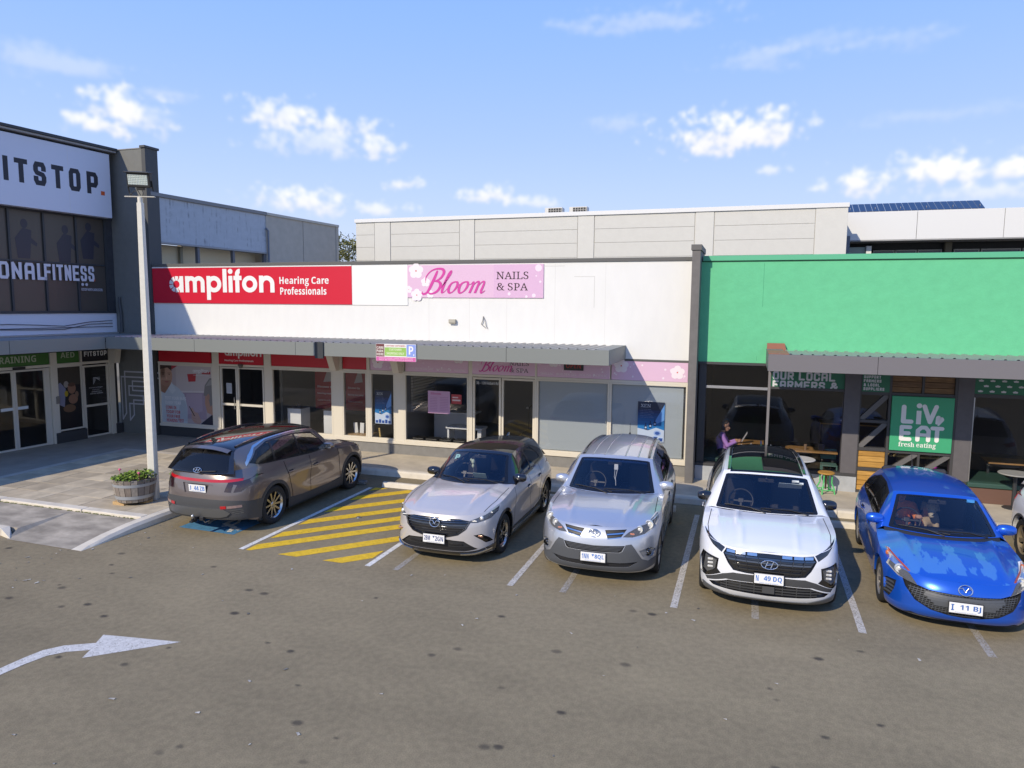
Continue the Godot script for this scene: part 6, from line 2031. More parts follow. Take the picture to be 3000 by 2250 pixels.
	text(m, "COME IN", "S", .18, .47, .58, .57, z + .006); text(m, "TODAY FOR", "S", .18, .33, .74, .43, z + .006); text(m, "YOUR FREE", "S", .19, .19, .72, .29, z + .006); text(m, "HEARING TEST", "S", .19, .06, .86, .16, z + .006)
	return m

func cosmetic_poster(w: float, h: float) -> MB:
	var m := MB.new()
	m.col = Color(.012, .02, .05); rect(m, 0, 0, w, h, 0)
	for k in 7:
		m.col = Color(.015, .03 + k * .02, .10 + k * .05); rect(m, 0, h * (.72 - k * .07), w, h * (.79 - k * .07), .0004)
	m.col = Color(.42, .5, .62); m.poly(PackedVector2Array([Vector2(0, 0), Vector2(w, 0), Vector2(w, h * .30), Vector2(w * .7, h * .36), Vector2(w * .4, h * .28), Vector2(0, h * .33)]), .0008)
	m.col = Color(.10, .25, .55); m.poly(PackedVector2Array([Vector2(w * .55, h * .4), Vector2(w, h * .55), Vector2(w, h * .95), Vector2(w * .8, h * .7)]), .0008)
	for k in 5:
		m.col = Color(.02, .06, .25); rect(m, w * (.04 + k * .19), h * .02, w * (.19 + k * .19), h * (.10 + .03 * (k % 2)), .0014)
		m.col = Color(.35, .5, .8); rect(m, w * (.04 + k * .19), h * (.10 + .03 * (k % 2)), w * (.19 + k * .19), h * (.115 + .03 * (k % 2)), .0018)
	m.col = Color(.25, .35, .6); disc(m, w * .75, h * .22, w * .14, h * .07, .0016); m.col = Color(.03, .08, .3); disc(m, w * .75, h * .22, w * .09, h * .04, .002)
	for k in 3:
		m.col = Color(.01, .02, .06); rect(m, w * (.26 + k * .17), h * (.30 + k * .05), w * (.36 + k * .17), h * (.40 + k * .05), .002); rect(m, w * (.295 + k * .17), h * (.40 + k * .05), w * (.325 + k * .17), h * (.47 + k * .05), .002)
		m.col = Color(.4, .5, .7); rect(m, w * (.28 + k * .17), h * (.33 + k * .05), w * (.34 + k * .17), h * (.37 + k * .05), .0024)
	m.col = Color(.45, .48, .52); text(m, "XEN", "r", w * .1, h * .86, w * .48, h * .94, .002)
	m.col = Color(.25, .32, .5)
	for k in 6: text(m, "nail care range", "s", w * .1, h * (.80 - k * .04), w * (.5 + .05 * (k % 3)), h * (.815 - k * .04), .002)
	return m

func shop_sign(called: String, label: String, b: MB, m: Material) -> MeshInstance3D:
	return solo(called, label, "sign", b, m)

func white_shops() -> void:
	var cream := mat("cream frame", .66, .61, .51, .45)
	var trim := mat("grey trim", .105, .105, .10, .5)
	var white := grain("painted parapet", .735, .735, .71, .75, 3.5, .025, 0.0, 5, Vector3(1.4, .5, 1))
	var t := thing("shop_building", "long low white shop building with grey canopy between charcoal pillar and green shop", "shop building")
	var par := part(t, "parapet", bx(-17.7, -1.34, 3.03, 5.44, -.22, 0), white)
	# sheet joints and the ghosts of an old sign
	var jt := MB.new()
	for x in [-8.28, -6.05, -4.75, -3.45, -7.1]: jt.bb(x, x + .012, 3.4, 5.4, 0, .0015)
	part(par, "sheet_joint", jt, mat("joint grey", .66, .655, .63, .8))
	var gh := MB.new()
	gh.bb(-4.25, -3.72, 5.07, 5.08, 0, .002); gh.bb(-3.73, -3.72, 4.3, 5.07, 0, .002); gh.bb(-5.02, -4.5, 5.34, 5.35, 0, .002)
	part(par, "sign_ghost", gh, mat("ghost grey", .52, .51, .48, .9))
	part(t, "coping", bx(-17.68, -1.34, 5.44, 5.53, -.30, .03, .006), trim)
	part(t, "roof", bx(-17.68, -1.34, 4.4, 4.55, -7.9, -.22), mat("roof sheet", .3, .3, .29, .6))
	part(t, "ceiling", bx(-17.5, -1.4, 2.96, 3.02, -6.0, -.1), mat("ceiling", .5, .5, .48, .9))
	part(t, "interior_wall", bx(-17.6, -1.4, .15, 3.0, -6.1, -6.0), mat("interior grey", .20, .20, .20, .8))
	part(t, "interior_wall", bx(-17.66, -17.6, .15, 3.0, -6.0, -.06), mat("interior grey", .20, .20, .20, .8))
	part(t, "interior_wall", bx(-9.23, -9.12, .15, 3.0, -6.0, -.06), mat("interior grey", .20, .20, .20, .8))
	part(t, "interior_wall", bx(-1.46, -1.36, .15, 3.0, -6.0, -.06), mat("interior grey", .20, .20, .20, .8))
	part(t, "interior_floor", bx(-17.6, -1.46, .10, .155, -6.0, -.08), grain("floor vinyl", .13, .12, .11, .35, 2.0, .2))
	part(t, "interior_wall", bx(-14.9, -14.8, .155, 2.96, -6.0, -2.4), mat("interior grey", .20, .20, .20, .8))
	# stall risers
	part(t, "stall_riser", bx(-17.66, -15.33, .15, .46, -.16, -.004), mat("riser dark", .045, .047, .05, .6))
	part(t, "stall_riser", bx(-13.69, -7.07, .15, .44, -.16, -.004), grain("riser grey", .20, .195, .185, .7, 1.5, .12))
	part(t, "stall_riser", bx(-5.22, -1.34, .15, .44, -.16, -.004), grain("riser grey", .20, .195, .185, .7, 1.5, .12))
	for q in [[-17.66, -15.33], [-13.69, -7.07], [-5.22, -1.34]]:
		part(t, "sill", bx(q[0], q[1], .44 if q[0] > -17.0 else .46, .535, -.12, .035, .006), cream)
	# posts and rails
	for q in [[-15.56, -15.30], [-13.67, -13.42], [-11.33, -11.01], [-10.215, -10.11], [-9.33, -9.04], [-7.115, -7.0], [-5.25, -5.195], [-3.285, -3.27]]:
		part(t, "mullion", bx(q[0], q[1], .15 if q[0] < -15.0 or q[0] > -13.8 and q[0] < -13.0 or q[0] > -7.5 and q[0] < -5.2 else .53, 3.0, -.10, .01, .004), cream)
	part(t, "transom", bx(-17.66, -1.36, 2.435, 2.50, -.11, .004, .004), cream)
	part(t, "transom", bx(-17.66, -1.36, 2.985, 3.04, -.11, .006, .004), trim)
	part(t, "transom_backing", bx(-17.66, -1.36, 2.5, 2.98, -.09, -.055), cream)
	# windows
	for q in [[-17.60, -15.60, .58], [-13.375, -11.375, .58], [-10.965, -10.26, .58], [-10.065, -9.375, .58], [-8.995, -7.16, .58], [-5.15, -3.33, .58], [-3.225, -1.40, .58]]:
		pane_in(t, q[0], q[1], q[2], 2.39, -.02, cream)
	var silver := mat("door frame", .60, .57, .50, .4)
	leaf(t, -15.28, -14.66, .16, 2.42, -.02, silver, 1.27, -14.74)
	leaf(t, -14.65, -13.69, .16, 2.42, -.02, silver, 1.27, -14.55)
	leaf(t, -6.99, -6.19, .16, 2.42, -.02, cream, 0.0)
	leaf(t, -6.18, -5.26, .16, 2.42, -.05, cream, 0.0)
	# beams that carry the canopy
	for x in [-11.17, -9.18]:
		var b := MB.new()
		b.x = Transform3D(Basis(Vector3(0, 0, 1), Vector3(0, 1, 0), Vector3(-1, 0, 0)), Vector3(x + .10, 0, 0))
		b.prism(PackedVector2Array([Vector2(.01, 2.46), Vector2(.22, 2.46), Vector2(.42, 2.9), Vector2(.42, 3.05), Vector2(.01, 3.05)]), 0.0, .2)
		part(t, "canopy_beam", b, cream)
	# blinds behind the two right-hand panes
	for q in [[-5.14, -3.34], [-3.22, -1.41]]:
		part(t, "roller_blind", bx(q[0], q[1], .59, 2.38, -.075, -.06), mat("blind grey", .36, .41, .45, .8))
	# print on the glass over the doors and windows
	var red := mat("sign red", .50, .008, .022, .35)
	for q in [[-17.6, -15.6, "plain red panel above the poster window"], [-15.3, -13.69, ""], [-13.4, -11.35, "plain red panel above the display window with white plinths"], [-10.98, -10.22, "short plain red panel above the plant window"]]:
		if q[2]: solo("sign_panel", q[2], "sign", bx(q[0], q[1], 2.505, 2.98, -.045, .008), red, "red panels under the canopy")
	var s := solo("sign_panel", "red door sign with white lettering half hidden by the canopy", "sign", bx(-15.3, -13.69, 2.505, 2.98, -.045, .008), red)
	var w := MB.new()
	amplify(w, -15.07, 2.76, .165, .011); text(w, "Hearing Care Professionals", "S", -15.08, 2.575, -14.03, 2.65, .011)
	part(s, "lettering", w, mat("letter white", .80, .80, .78, .4))
	# main boards on the parapet
	s = solo("sign_panel", "large red signboard with white hearing care lettering on the parapet", "sign", bx(-17.68, -10.63, 4.33, 5.40, .003, .03), mat("sign red bright", .60, .012, .035, .35))
	w = MB.new()
	amplify(w, -17.03, 4.66, .49, .034, 1.1)
	text(w, "Hearing Care", "S", -13.02, 4.84, -11.37, 5.12, .034); text(w, "Professionals", "S", -13.0, 4.60, -11.45, 4.82, .034)
	part(s, "lettering", w, mat("letter white", .80, .80, .78, .4))
	part(s, "frame", bx(-17.68, -10.63, 5.40, 5.43, .003, .034), mat("frame white", .75, .75, .73, .5))
	solo("sign_panel", "blank white board between the red and pink signs", "sign", bx(-10.63, -8.90, 4.32, 5.42, .003, .02), mat("board white", .80, .80, .77, .5))
	var pink := bx(-8.90, -5.045, 4.535, 5.40, .003, .028)
	s = solo("sign_panel", "pink nail salon signboard with script lettering and white blossoms", "sign", pink, mat("sign pink", .70, .47, .62, .35))
	var f := MB.new()
	f.col = Color(.66, .43, .60); rect(f, -6.40, 4.54, -5.05, 5.395, .0285)
	for q in [[-8.64, 5.25, .21], [-8.62, 4.60, .17], [-8.22, 4.63, .11], [-8.36, 4.95, .13], [-8.86, 4.75, .10]]: flower(f, q[0], q[1], q[2], .029, Color(.84, .76, .80))
	f.col = Color(.80, .68, .77)
	for q in [[-5.18, 5.3, .09], [-5.13, 4.95, .03], [-5.3, 4.6, .05], [-5.5, 4.57, .035], [-5.97, 4.64, .04], [-5.24, 5.1, .02]]: disc(f, q[0], q[1], q[2], q[2], .0292)
	part(s, "print", f, matv("print", .4))
	w = MB.new()
	bloom_word(w, -8.30, 4.66, .305, .034)
	part(s, "lettering", w, mat("letter magenta", .60, .05, .32, .4))
	w = MB.new()
	text(w, "NAILS", "r", -6.32, 5.02, -5.45, 5.21, .034); text(w, "& SPA", "r", -6.31, 4.73, -5.46, 4.92, .034)
	part(s, "lettering", w, mat("letter dark", .03, .012, .016, .4))
	# pink panels under the canopy
	var pp := [[-10.09, -9.36, [[-9.85, 2.72, .18]], "short pink blossom panel above the first poster window"], [-8.99, -7.12, [[-7.4, 2.92, .16]], "pink panel listing beauty services above the reception window"], [-7.06, -5.22, [], "pink panel with script lettering above the salon doors"], [-5.19, -3.28, [[-4.75, 2.9, .14]], "pink panel with a neon open sign above the left blind"], [-3.24, -1.37, [[-3.0, 2.86, .18], [-1.62, 2.74, .17]], "sunlit pink panel at the right end of the white shop"]]
	for i in pp.size():
		var q: Array = pp[i]
		var holder := Node3D.new(); holder.name = "sign_panel"
		add_child(holder, true)
		tag(holder, q[3], "sign", "pink panels under the canopy")
		pink_panel(holder, q[0], q[1], 2.505, 2.98, .008, q[2])
		var l := MB.new()
		if i == 1: text(l, "LUXURY PEDICURE   MANICURE   WAXING", "s", -8.9, 2.56, -7.2, 2.62, .013)
		if i == 3: text(l, "SHELLAC   BUILDER GEL   POLISH   ACRYLIC", "s", -5.1, 2.56, -3.35, 2.62, .013)
		if l.v.size(): part(holder, "lettering", l, mat("letter pale", .80, .72, .76, .4))
		if i == 2:
			l = MB.new(); bloom_word(l, -6.72, 2.60, .155, .013); part(holder, "lettering", l, mat("letter magenta", .60, .05, .32, .4))
			l = MB.new(); text(l, "NAILS", "r", -5.95, 2.77, -5.42, 2.88, .013); text(l, "& SPA", "r", -5.94, 2.59, -5.43, 2.70, .013)
			part(holder, "lettering", l, mat("letter dark", .03, .012, .016, .4))
	var op := solo("open_sign", "small black illuminated open sign in the pink panel", "sign", bx(-4.47, -3.96, 2.70, 2.93, .012, .05, .006), mat("neon box", .01, .01, .011, .3))
	w = MB.new(); text(w, "OPEN", "S", -4.41, 2.76, -4.02, 2.88, .054)
	var on := part(op, "lettering", w, mat("neon red", .35, .02, .015, .4))
	# things stuck to the glass
	var ps := MB.new(); ps = portrait_poster(); ps.x = Transform3D()
	var pm := part(self, "window_poster", ps, matv("print", .4))
	pm.position = Vector3(-17.61, .535, -.029)
	tag(pm, "large window poster of two men talking beside the red panel", "poster")
	ps = cosmetic_poster(.52, .95)
	pm = part(self, "window_poster", ps, matv("print", .4)); pm.position = Vector3(-9.98, .98, -.03)
	tag(pm, "blue beauty poster in the narrow window beside the post", "poster")
	ps = cosmetic_poster(.66, 1.0)
	pm = part(self, "window_poster", ps, matv("print", .4)); pm.position = Vector3(-2.56, .98, -.029)
	tag(pm, "blue beauty poster on the rightmost blind window", "poster")
	var nt := MB.new(); nt.col = Color(.50, .30, .46); rect(nt, 0, 0, .66, .62, 0); nt.col = Color(.40, .05, .18); text(nt, "Bloom", "R", .08, .52, .4, .58, .001); nt.col = Color(.38, .2, .34)
	for k in 9: rect(nt, .06, .44 - k * .045, .28, .455 - k * .045, .001); rect(nt, .36, .44 - k * .045, .6, .455 - k * .045, .001)
	pm = part(self, "price_list", nt, matv("print", .4)); pm.position = Vector3(-8.33, 1.37, -.029)
	tag(pm, "pink price list taped inside the reception window", "notice")
	nt = MB.new(); nt.col = Color(.35, .03, .04); rect(nt, 0, 0, .3, .26, 0); nt.col = Color(.6, .5, .5); rect(nt, .03, .08, .27, .12, .001); rect(nt, .03, .16, .2, .19, .001)
	pm = part(self, "notice", nt, matv("print", .4)); pm.position = Vector3(-7.63, 1.66, -.03)
	tag(pm, "small red notice beside the pink price list", "notice")
	nt = MB.new(); nt.col = Color(.42, .46, .52); rect(nt, 0, 0, .2, .32, 0); nt.col = Color(.3, .33, .38)
	for k in 7: rect(nt, .03, .26 - k * .035, .17, .27 - k * .035, .001)
	pm = part(self, "notice", nt, matv("print", .4)); pm.position = Vector3(-15.08, 1.60, -.03)
	tag(pm, "white paper notice on the left glass door under the red sign", "notice")
	w = MB.new(); text(w, "36 - 139 Hobart Rd", "s", -6.90, 2.23, -6.27, 2.31, -.03)
	tag(part(self, "door_number", w, mat("letter white", .80, .80, .78, .4)), "white street address lettering on the salon door", "lettering")
	var dome := MB.new(); dome.ball(Vector3(-14.47, 2.45, .05), Vector3(.06, .06, .06), 14, 8); dome.bb(-14.54, -14.40, 2.47, 2.52, 0, .1, .01)
	solo("dome_camera", "small dark dome camera above the glass doors", "camera", dome, mat("dome grey", .12, .11, .10, .2))
	var lamp := MB.new(); lamp.bb(-7.66, -7.46, 3.86, 3.96, 0, .1, .012); lamp.bb(-7.65, -7.47, 3.84, 3.86, 0, .08, .006)
	solo("wall_lamp", "small beige wall light under the pink signboard", "lamp", lamp, mat("lamp beige", .42, .40, .33, .5))
	var cab := MB.new(); cab.tube([Vector3(-6.69, 4.05, .01), Vector3(-6.70, 3.92, .04), Vector3(-6.74, 3.84, .03), Vector3(-6.68, 3.80, .05), Vector3(-6.62, 3.74, .02)], .010, 6); cab.tube([Vector3(-6.69, 4.05, .012), Vector3(-6.63, 3.93, .05), Vector3(-6.60, 3.78, .03), Vector3(-6.56, 3.72, .02)], .008, 6)
	solo("loose_cable", "loose grey cable end hanging from the white parapet", "cable", cab, mat("cable grey", .25, .24, .22, .6))
	canopy("shop_canopy", "long grey canopy over the white shop fronts", -17.30, -2.9, 2.2, 0.0, 3.03, 3.37, 3.33, mat("canopy grey", .20, .215, .205, .5), [-14.2, -11.0, -8.6, -5.3], true)
	var br := bx(-10.4, -10.16, 2.97, 3.385, 2.2, 2.24)
	solo("canopy_bracket", "dark steel plate on the canopy fascia above the red panels", "bracket", br, mat("steel dark", .035, .04, .045, .5))
	parking_board()
	interiors()

func canopy(called: String, label: String, x0: float, x1: float, z1: float, z0: float, y0: float, y1: float, yw: float, m: Material, joints: Array, right_end: bool) -> Node3D:
	var t := thing(called, label, "canopy")
	var xs := [x0] + joints + [x1]
	for i in xs.size() - 1:
		var f := MB.new()
		f.bb(xs[i] + .003, xs[i + 1] - .003, y0, y1, z1 - .03, z1, .004)
		f.bb(xs[i] + .003, xs[i + 1] - .003, y0, y0 + .02, z1 - .12, z1 - .03)
		f.bb(xs[i] + .003, xs[i + 1] - .003, y1 - .008, y1, z1 - .10, z1 - .03)
		part(t, "fascia", f, m)
	for e in ([x0, x1] if not right_end else [x1]):
		var s := 1.0 if e == x1 else -1.0
		var f := MB.new()
		f.bb(e - .03 if s > 0 else e, e if s > 0 else e + .03, y0, y1 + .002, z0, z1 - .03, .004)
		f.bb(e - .34 if s > 0 else e, e if s > 0 else e + .34, y1 - .006, y1 + .004, z0, z1 - .02)
		part(t, "end_fascia", f, m)
	part(t, "soffit", bx(x0 + .02, x1 - .04, y0 + .06, y0 + .08, z0 + .01, z1 - .04), mat("soffit", .34, .33, .30, .8))
	# trapezoid ribs of the roof sheet, running down to the fascia
	var r := MB.new()
	var x := x0 + .05
	while x < x1 - .36:
		var p := [[x, 0.0], [x + .13, 0.0], [x + .155, .028], [x + .185, .028], [x + .21, 0.0]]
		for i in p.size() - 1:
			r.quad(Vector3(p[i][0], y1 - .012 + p[i][1], z1 - .10), Vector3(p[i + 1][0], y1 - .012 + p[i + 1][1], z1 - .10), Vector3(p[i + 1][0], yw + .02 + p[i + 1][1], z0 + .005), Vector3(p[i][0], yw + .02 + p[i][1], z0 + .005))
		x += .21
	part(t, "roof_sheet", r, mat("roof zinc", .34, .335, .31, .45, .3))
	return t

func parking_board() -> void:
	var b := bx(-8.66, -7.58, 2.965, 3.385, 2.205, 2.235)
	var s := solo("parking_sign", "colourful customer parking sign fixed to the canopy fascia", "sign", b, mat("board white", .80, .80, .77, .5))
	var m := MB.new()
	var z := 2.2358
	m.col = Color(.16, .05, .05); rect(m, -8.655, 3.075, -8.43, 3.38, z)
	m.col = Color(.30, .52, .12); rect(m, -8.42, 3.095, -7.84, 3.30, z)
	m.col = Color(.25, .34, .74); rect(m, -7.83, 3.085, -7.585, 3.375, z)
	m.col = Color(.62, .13, .38); rect(m, -8.655, 2.967, -7.585, 3.068, z)
	m.col = Color(.45, .10, .10); text(m, "CAR PARK CUSTOMERS", "S", -8.40, 3.32, -7.86, 3.36, z + .001)
	m.col = Color(.78, .75, .70)
	text(m, "CARE", "S", -8.64, 3.26, -8.45, 3.32, z + .001); text(m, "PARK", "S", -8.64, 3.18, -8.45, 3.24, z + .001); text(m, "HERE", "S", -8.64, 3.10, -8.45, 3.16, z + .001)
	m.col = Color(.72, .80, .55); text(m, "CUSTOMER", "S", -8.30, 3.225, -7.96, 3.275, z + .001); text(m, "SHOPPING ONLY", "S", -8.37, 3.125, -7.89, 3.185, z + .001)
	m.col = Color(.80, .80, .80); text(m, "P", "S", -7.77, 3.14, -7.65, 3.34, z + .001); rect(m, -7.65, 3.11, -7.625, 3.15, z + .001)
	m.col = Color(.80, .55, .70); text(m, "VEHICLES PARKED LONGER THAN TIME LIMIT", "S", -8.58, 3.025, -7.66, 3.05, z + .001); text(m, "WILL BE ISSUED WITH A NOTICE", "S", -8.58, 2.985, -7.66, 3.01, z + .001)
	part(s, "print", m, matv("print", .4))

func interiors() -> void:
	# hearing shop: plinths, posters on the back wall, plant and folders
	var pl := [[-13.02, "white display plinth on the left of the display window"], [-11.75, "white display plinth on the right of the display window"]]
	for q in pl:
		var p := thing("plinth", q[1], "plinth", Vector3(q[0], .155, -.75), 0.0, "plinths in the display window")
		part(p, "body", bx(-.24, .24, 0, 1.02, -.24, .24, .01), mat("plinth white", .72, .74, .76, .4))
		part(p, "top", bx(-.26, .26, 1.022, 1.05, -.26, .26, .006), mat("plinth top", .12, .10, .09, .3))
		var it := MB.new(); it.ball(Vector3(0, 1.12, 0), Vector3(.09, .07, .07), 12, 8); it.cyl(Vector3(0, 1.05, 0), Vector3(0, 1.08, 0), .06, .05, 12)
		tag(part(self, "ornament", it, mat("ornament", .05, .04, .04, .4)), "small dark ornament on the %s plinth" % ("left" if q[0] < -12.5 else "right"), "ornament").position = Vector3(q[0], .155, -.75)
	for q in [[-12.95, -12.05, "dark red advertising poster with a white figure inside the hearing shop"], [-11.85, -11.15, "dark red advertising poster with a round badge inside the hearing shop"]]:
		var m := MB.new()
		m.col = Color(.30, .012, .02); rect(m, q[0], 1.05, q[1], 2.35, -1.55)
		m.col = Color(.45, .40, .40); m.poly(PackedVector2Array([Vector2(q[0] + .3, 1.9), Vector2(q[1] - .1, 1.95), Vector2(q[1] - .15, 2.3), Vector2(q[0] + .45, 2.28)]), -1.549)
		m.col = Color(.6, .55, .55); text(m, "Discover the", "S", q[0] + .08, 1.72, q[1] - .2, 1.79, -1.548); text(m, "hearing test today", "S", q[0] + .08, 1.5, q[1] - .08, 1.57, -1.548); text(m, "Come in and ask us", "s", q[0] + .08, 1.3, q[1] - .12, 1.36, -1.548)
		tag(part(self, "hanging_poster", m, matv("print", .4)), q[2], "poster", "posters hanging inside the hearing shop")
		for sx in [q[0] + .1, q[1] - .1]:
			pass
	var plant := thing("potted_plant", "spiky green plant in the narrow window", "plant", Vector3(-10.42, .60, -.55))
	var pot := MB.new(); pot.lathe([[.001, 0], [.10, 0], [.13, .24], [.115, .24], [.11, .2], [.001, .2]], Vector3.ZERO, Vector3.UP, 20)
	part(plant, "pot", pot, mat("pot grey", .3, .32, .34, .4))
	var lv := MB.new()
	var rg := RandomNumberGenerator.new(); rg.seed = 8
	for k in 26:
		var a := rg.randf() * TAU; var l := rg.randf_range(.3, .6); var o := rg.randf_range(.08, .28)
		var p0 := Vector3(0, .2, 0); var p1 := Vector3(cos(a) * o * .4, .2 + l * .7, sin(a) * o * .4); var p2 := Vector3(cos(a) * o, .2 + l, sin(a) * o)
		var n := Vector3(-sin(a), 0, cos(a)) * .012
		lv.quad(p0 - n, p0 + n, p1 + n, p1 - n); lv.tri(p1 - n, p1 + n, p2)
	part(plant, "leaves", lv, mat("plant green", .06, .11, .025, .6)).set_meta("kind", "stuff")
	var shelf := solo("window_shelf", "timber shelf under the plant in the narrow window", "shelf", bx(-10.98, -10.26, .54, .60, -.85, -.12, .004), grain("shelf timber", .36, .24, .12, .5, .8, .3))
	for q in [[-10.78, .10], [-10.60, -.06]]:
		var fo := MB.new(); fo.x = Transform3D(Basis(Vector3(0, 0, 1), q[1]), Vector3(q[0], .603, -.36)); fo.bb(-.065, .065, 0, .30, -.02, .02, .004)
		tag(part(self, "folder", fo, mat("folder white", .70, .72, .73, .5)), "white folder standing %s on the timber shelf" % ("tilted" if q[1] > 0.0 else "upright nearest the plant"), "folder", "folders on the window shelf")
	var ch := MB.new()
	for k in 5:
		ch.ball(Vector3(-9.86 + .006 * k, .82 - k * .05, -.05), Vector3(.03, .035, .02), 8, 6)
	solo("string_charm", "small coloured hanging charm below the blue poster", "charm", ch, mat("charm gold", .45, .32, .10, .5))
	# nail salon: reception desk, low bench, chairs
	var d := thing("reception_desk", "white reception desk behind the salon window", "desk", Vector3(-8.25, .155, -1.7))
	part(d, "body", bx(-.55, .55, 0, 1.0, -.25, .25, .01), mat("desk white", .55, .55, .56, .4))
	part(d, "top", bx(-.6, .75, 1.002, 1.04, -.3, .3, .005), mat("plinth white", .72, .74, .76, .4))
	var tb := thing("nail_table", "white manicure table with a shiny top in the salon", "table", Vector3(-7.55, .155, -.95))
	part(tb, "top", bx(-.55, .55, .68, .74, -.25, .25, .01), mat("plinth white", .72, .74, .76, .4))
	part(tb, "leg", bx(-.52, -.46, 0, .678, -.2, .2, .006), mat("plinth white", .72, .74, .76, .4))
	part(tb, "leg", bx(.40, .52, 0, .678, -.2, .2, .006), mat("plinth white", .72, .74, .76, .4))
	for k in 4:
		var c := thing("low_stool", ["black cushion stool at the left end of the salon bench row", "second black cushion stool from the left in the salon window", "third black cushion stool from the left in the salon window", "black cushion stool nearest the salon door"][k], "stool", Vector3(-8.75 + k * .42, .155, -.38), 0.0, "black cushions in the salon window")
		part(c, "seat", bx(-.19, .19, .36, .46, -.17, .17, .03), mat("seat black", .015, .015, .016, .4))
		part(c, "base", bx(-.16, .16, 0, .358, -.14, .14, .005), mat("seat black", .015, .015, .016, .4))
	var sf := thing("salon_chair", "bulky black pedicure chair seen through the open salon door", "chair", Vector3(-5.75, .155, -1.9))
	part(sf, "seat", bx(-.4, .4, .2, .55, -.4, .4, .08), mat("seat black", .015, .015, .016, .4))
	part(sf, "backrest", bx(-.38, .38, .5, 1.25, -.55, -.35, .08), mat("seat black", .015, .015, .016, .4))
	var sh := thing("wall_counter", "pale counter along the salon wall seen through the doorway", "counter", Vector3(-5.6, .155, -3.6))
	part(sh, "top", bx(-.9, .9, .98, 1.04, -.3, .3, .005), mat("counter pale", .5, .5, .47, .4))
	part(sh, "body", bx(-.85, .85, 0, .978, -.25, .25), mat("interior dark", .05, .05, .05, .6))
	var bl := thing("slatted_blind", "grey slatted blind on the salon side wall", "blind", Vector3(-9.05, 0, -.5))
	for k in 12:
		part(bl, "slat", bx(-.03, .03, 1.3 + k * .085, 1.36 + k * .085, -1.6, .0), mat("blind slat", .35, .34, .33, .5))

# ---------------------------------------------------------------- the gym on the left, the tall wing behind, the buildings at the back
func tilt_f(m: MB, z: float) -> void:     # the line-drawn letter on the charcoal wall, x to the right from -19.25
	var st := .045
	var shapes := [
		[[0.0, 1.96], [1.55, 1.96], [1.55, 2.13], [.15, 2.13], [.15, .78], [0.0, .58], [0.0, 1.96]],
		[[.30, 1.67], [1.35, 1.67], [1.35, 1.83], [.45, 1.83], [.45, 1.53], [1.02, 1.53], [1.02, 1.22], [.47, 1.22], [.47, .74], [.30, .56], [.30, 1.10], [.87, 1.10], [.87, 1.37], [.30, 1.37], [.30, 1.67]],
	]
	for s: Array in shapes:
		for i in s.size() - 1:
			stroke(m, PackedVector2Array([Vector2(s[i][0], s[i][1]) * 1000.0, Vector2(s[i + 1][0], s[i + 1][1]) * 1000.0]), st, z + .0003 * (i % 2), false)

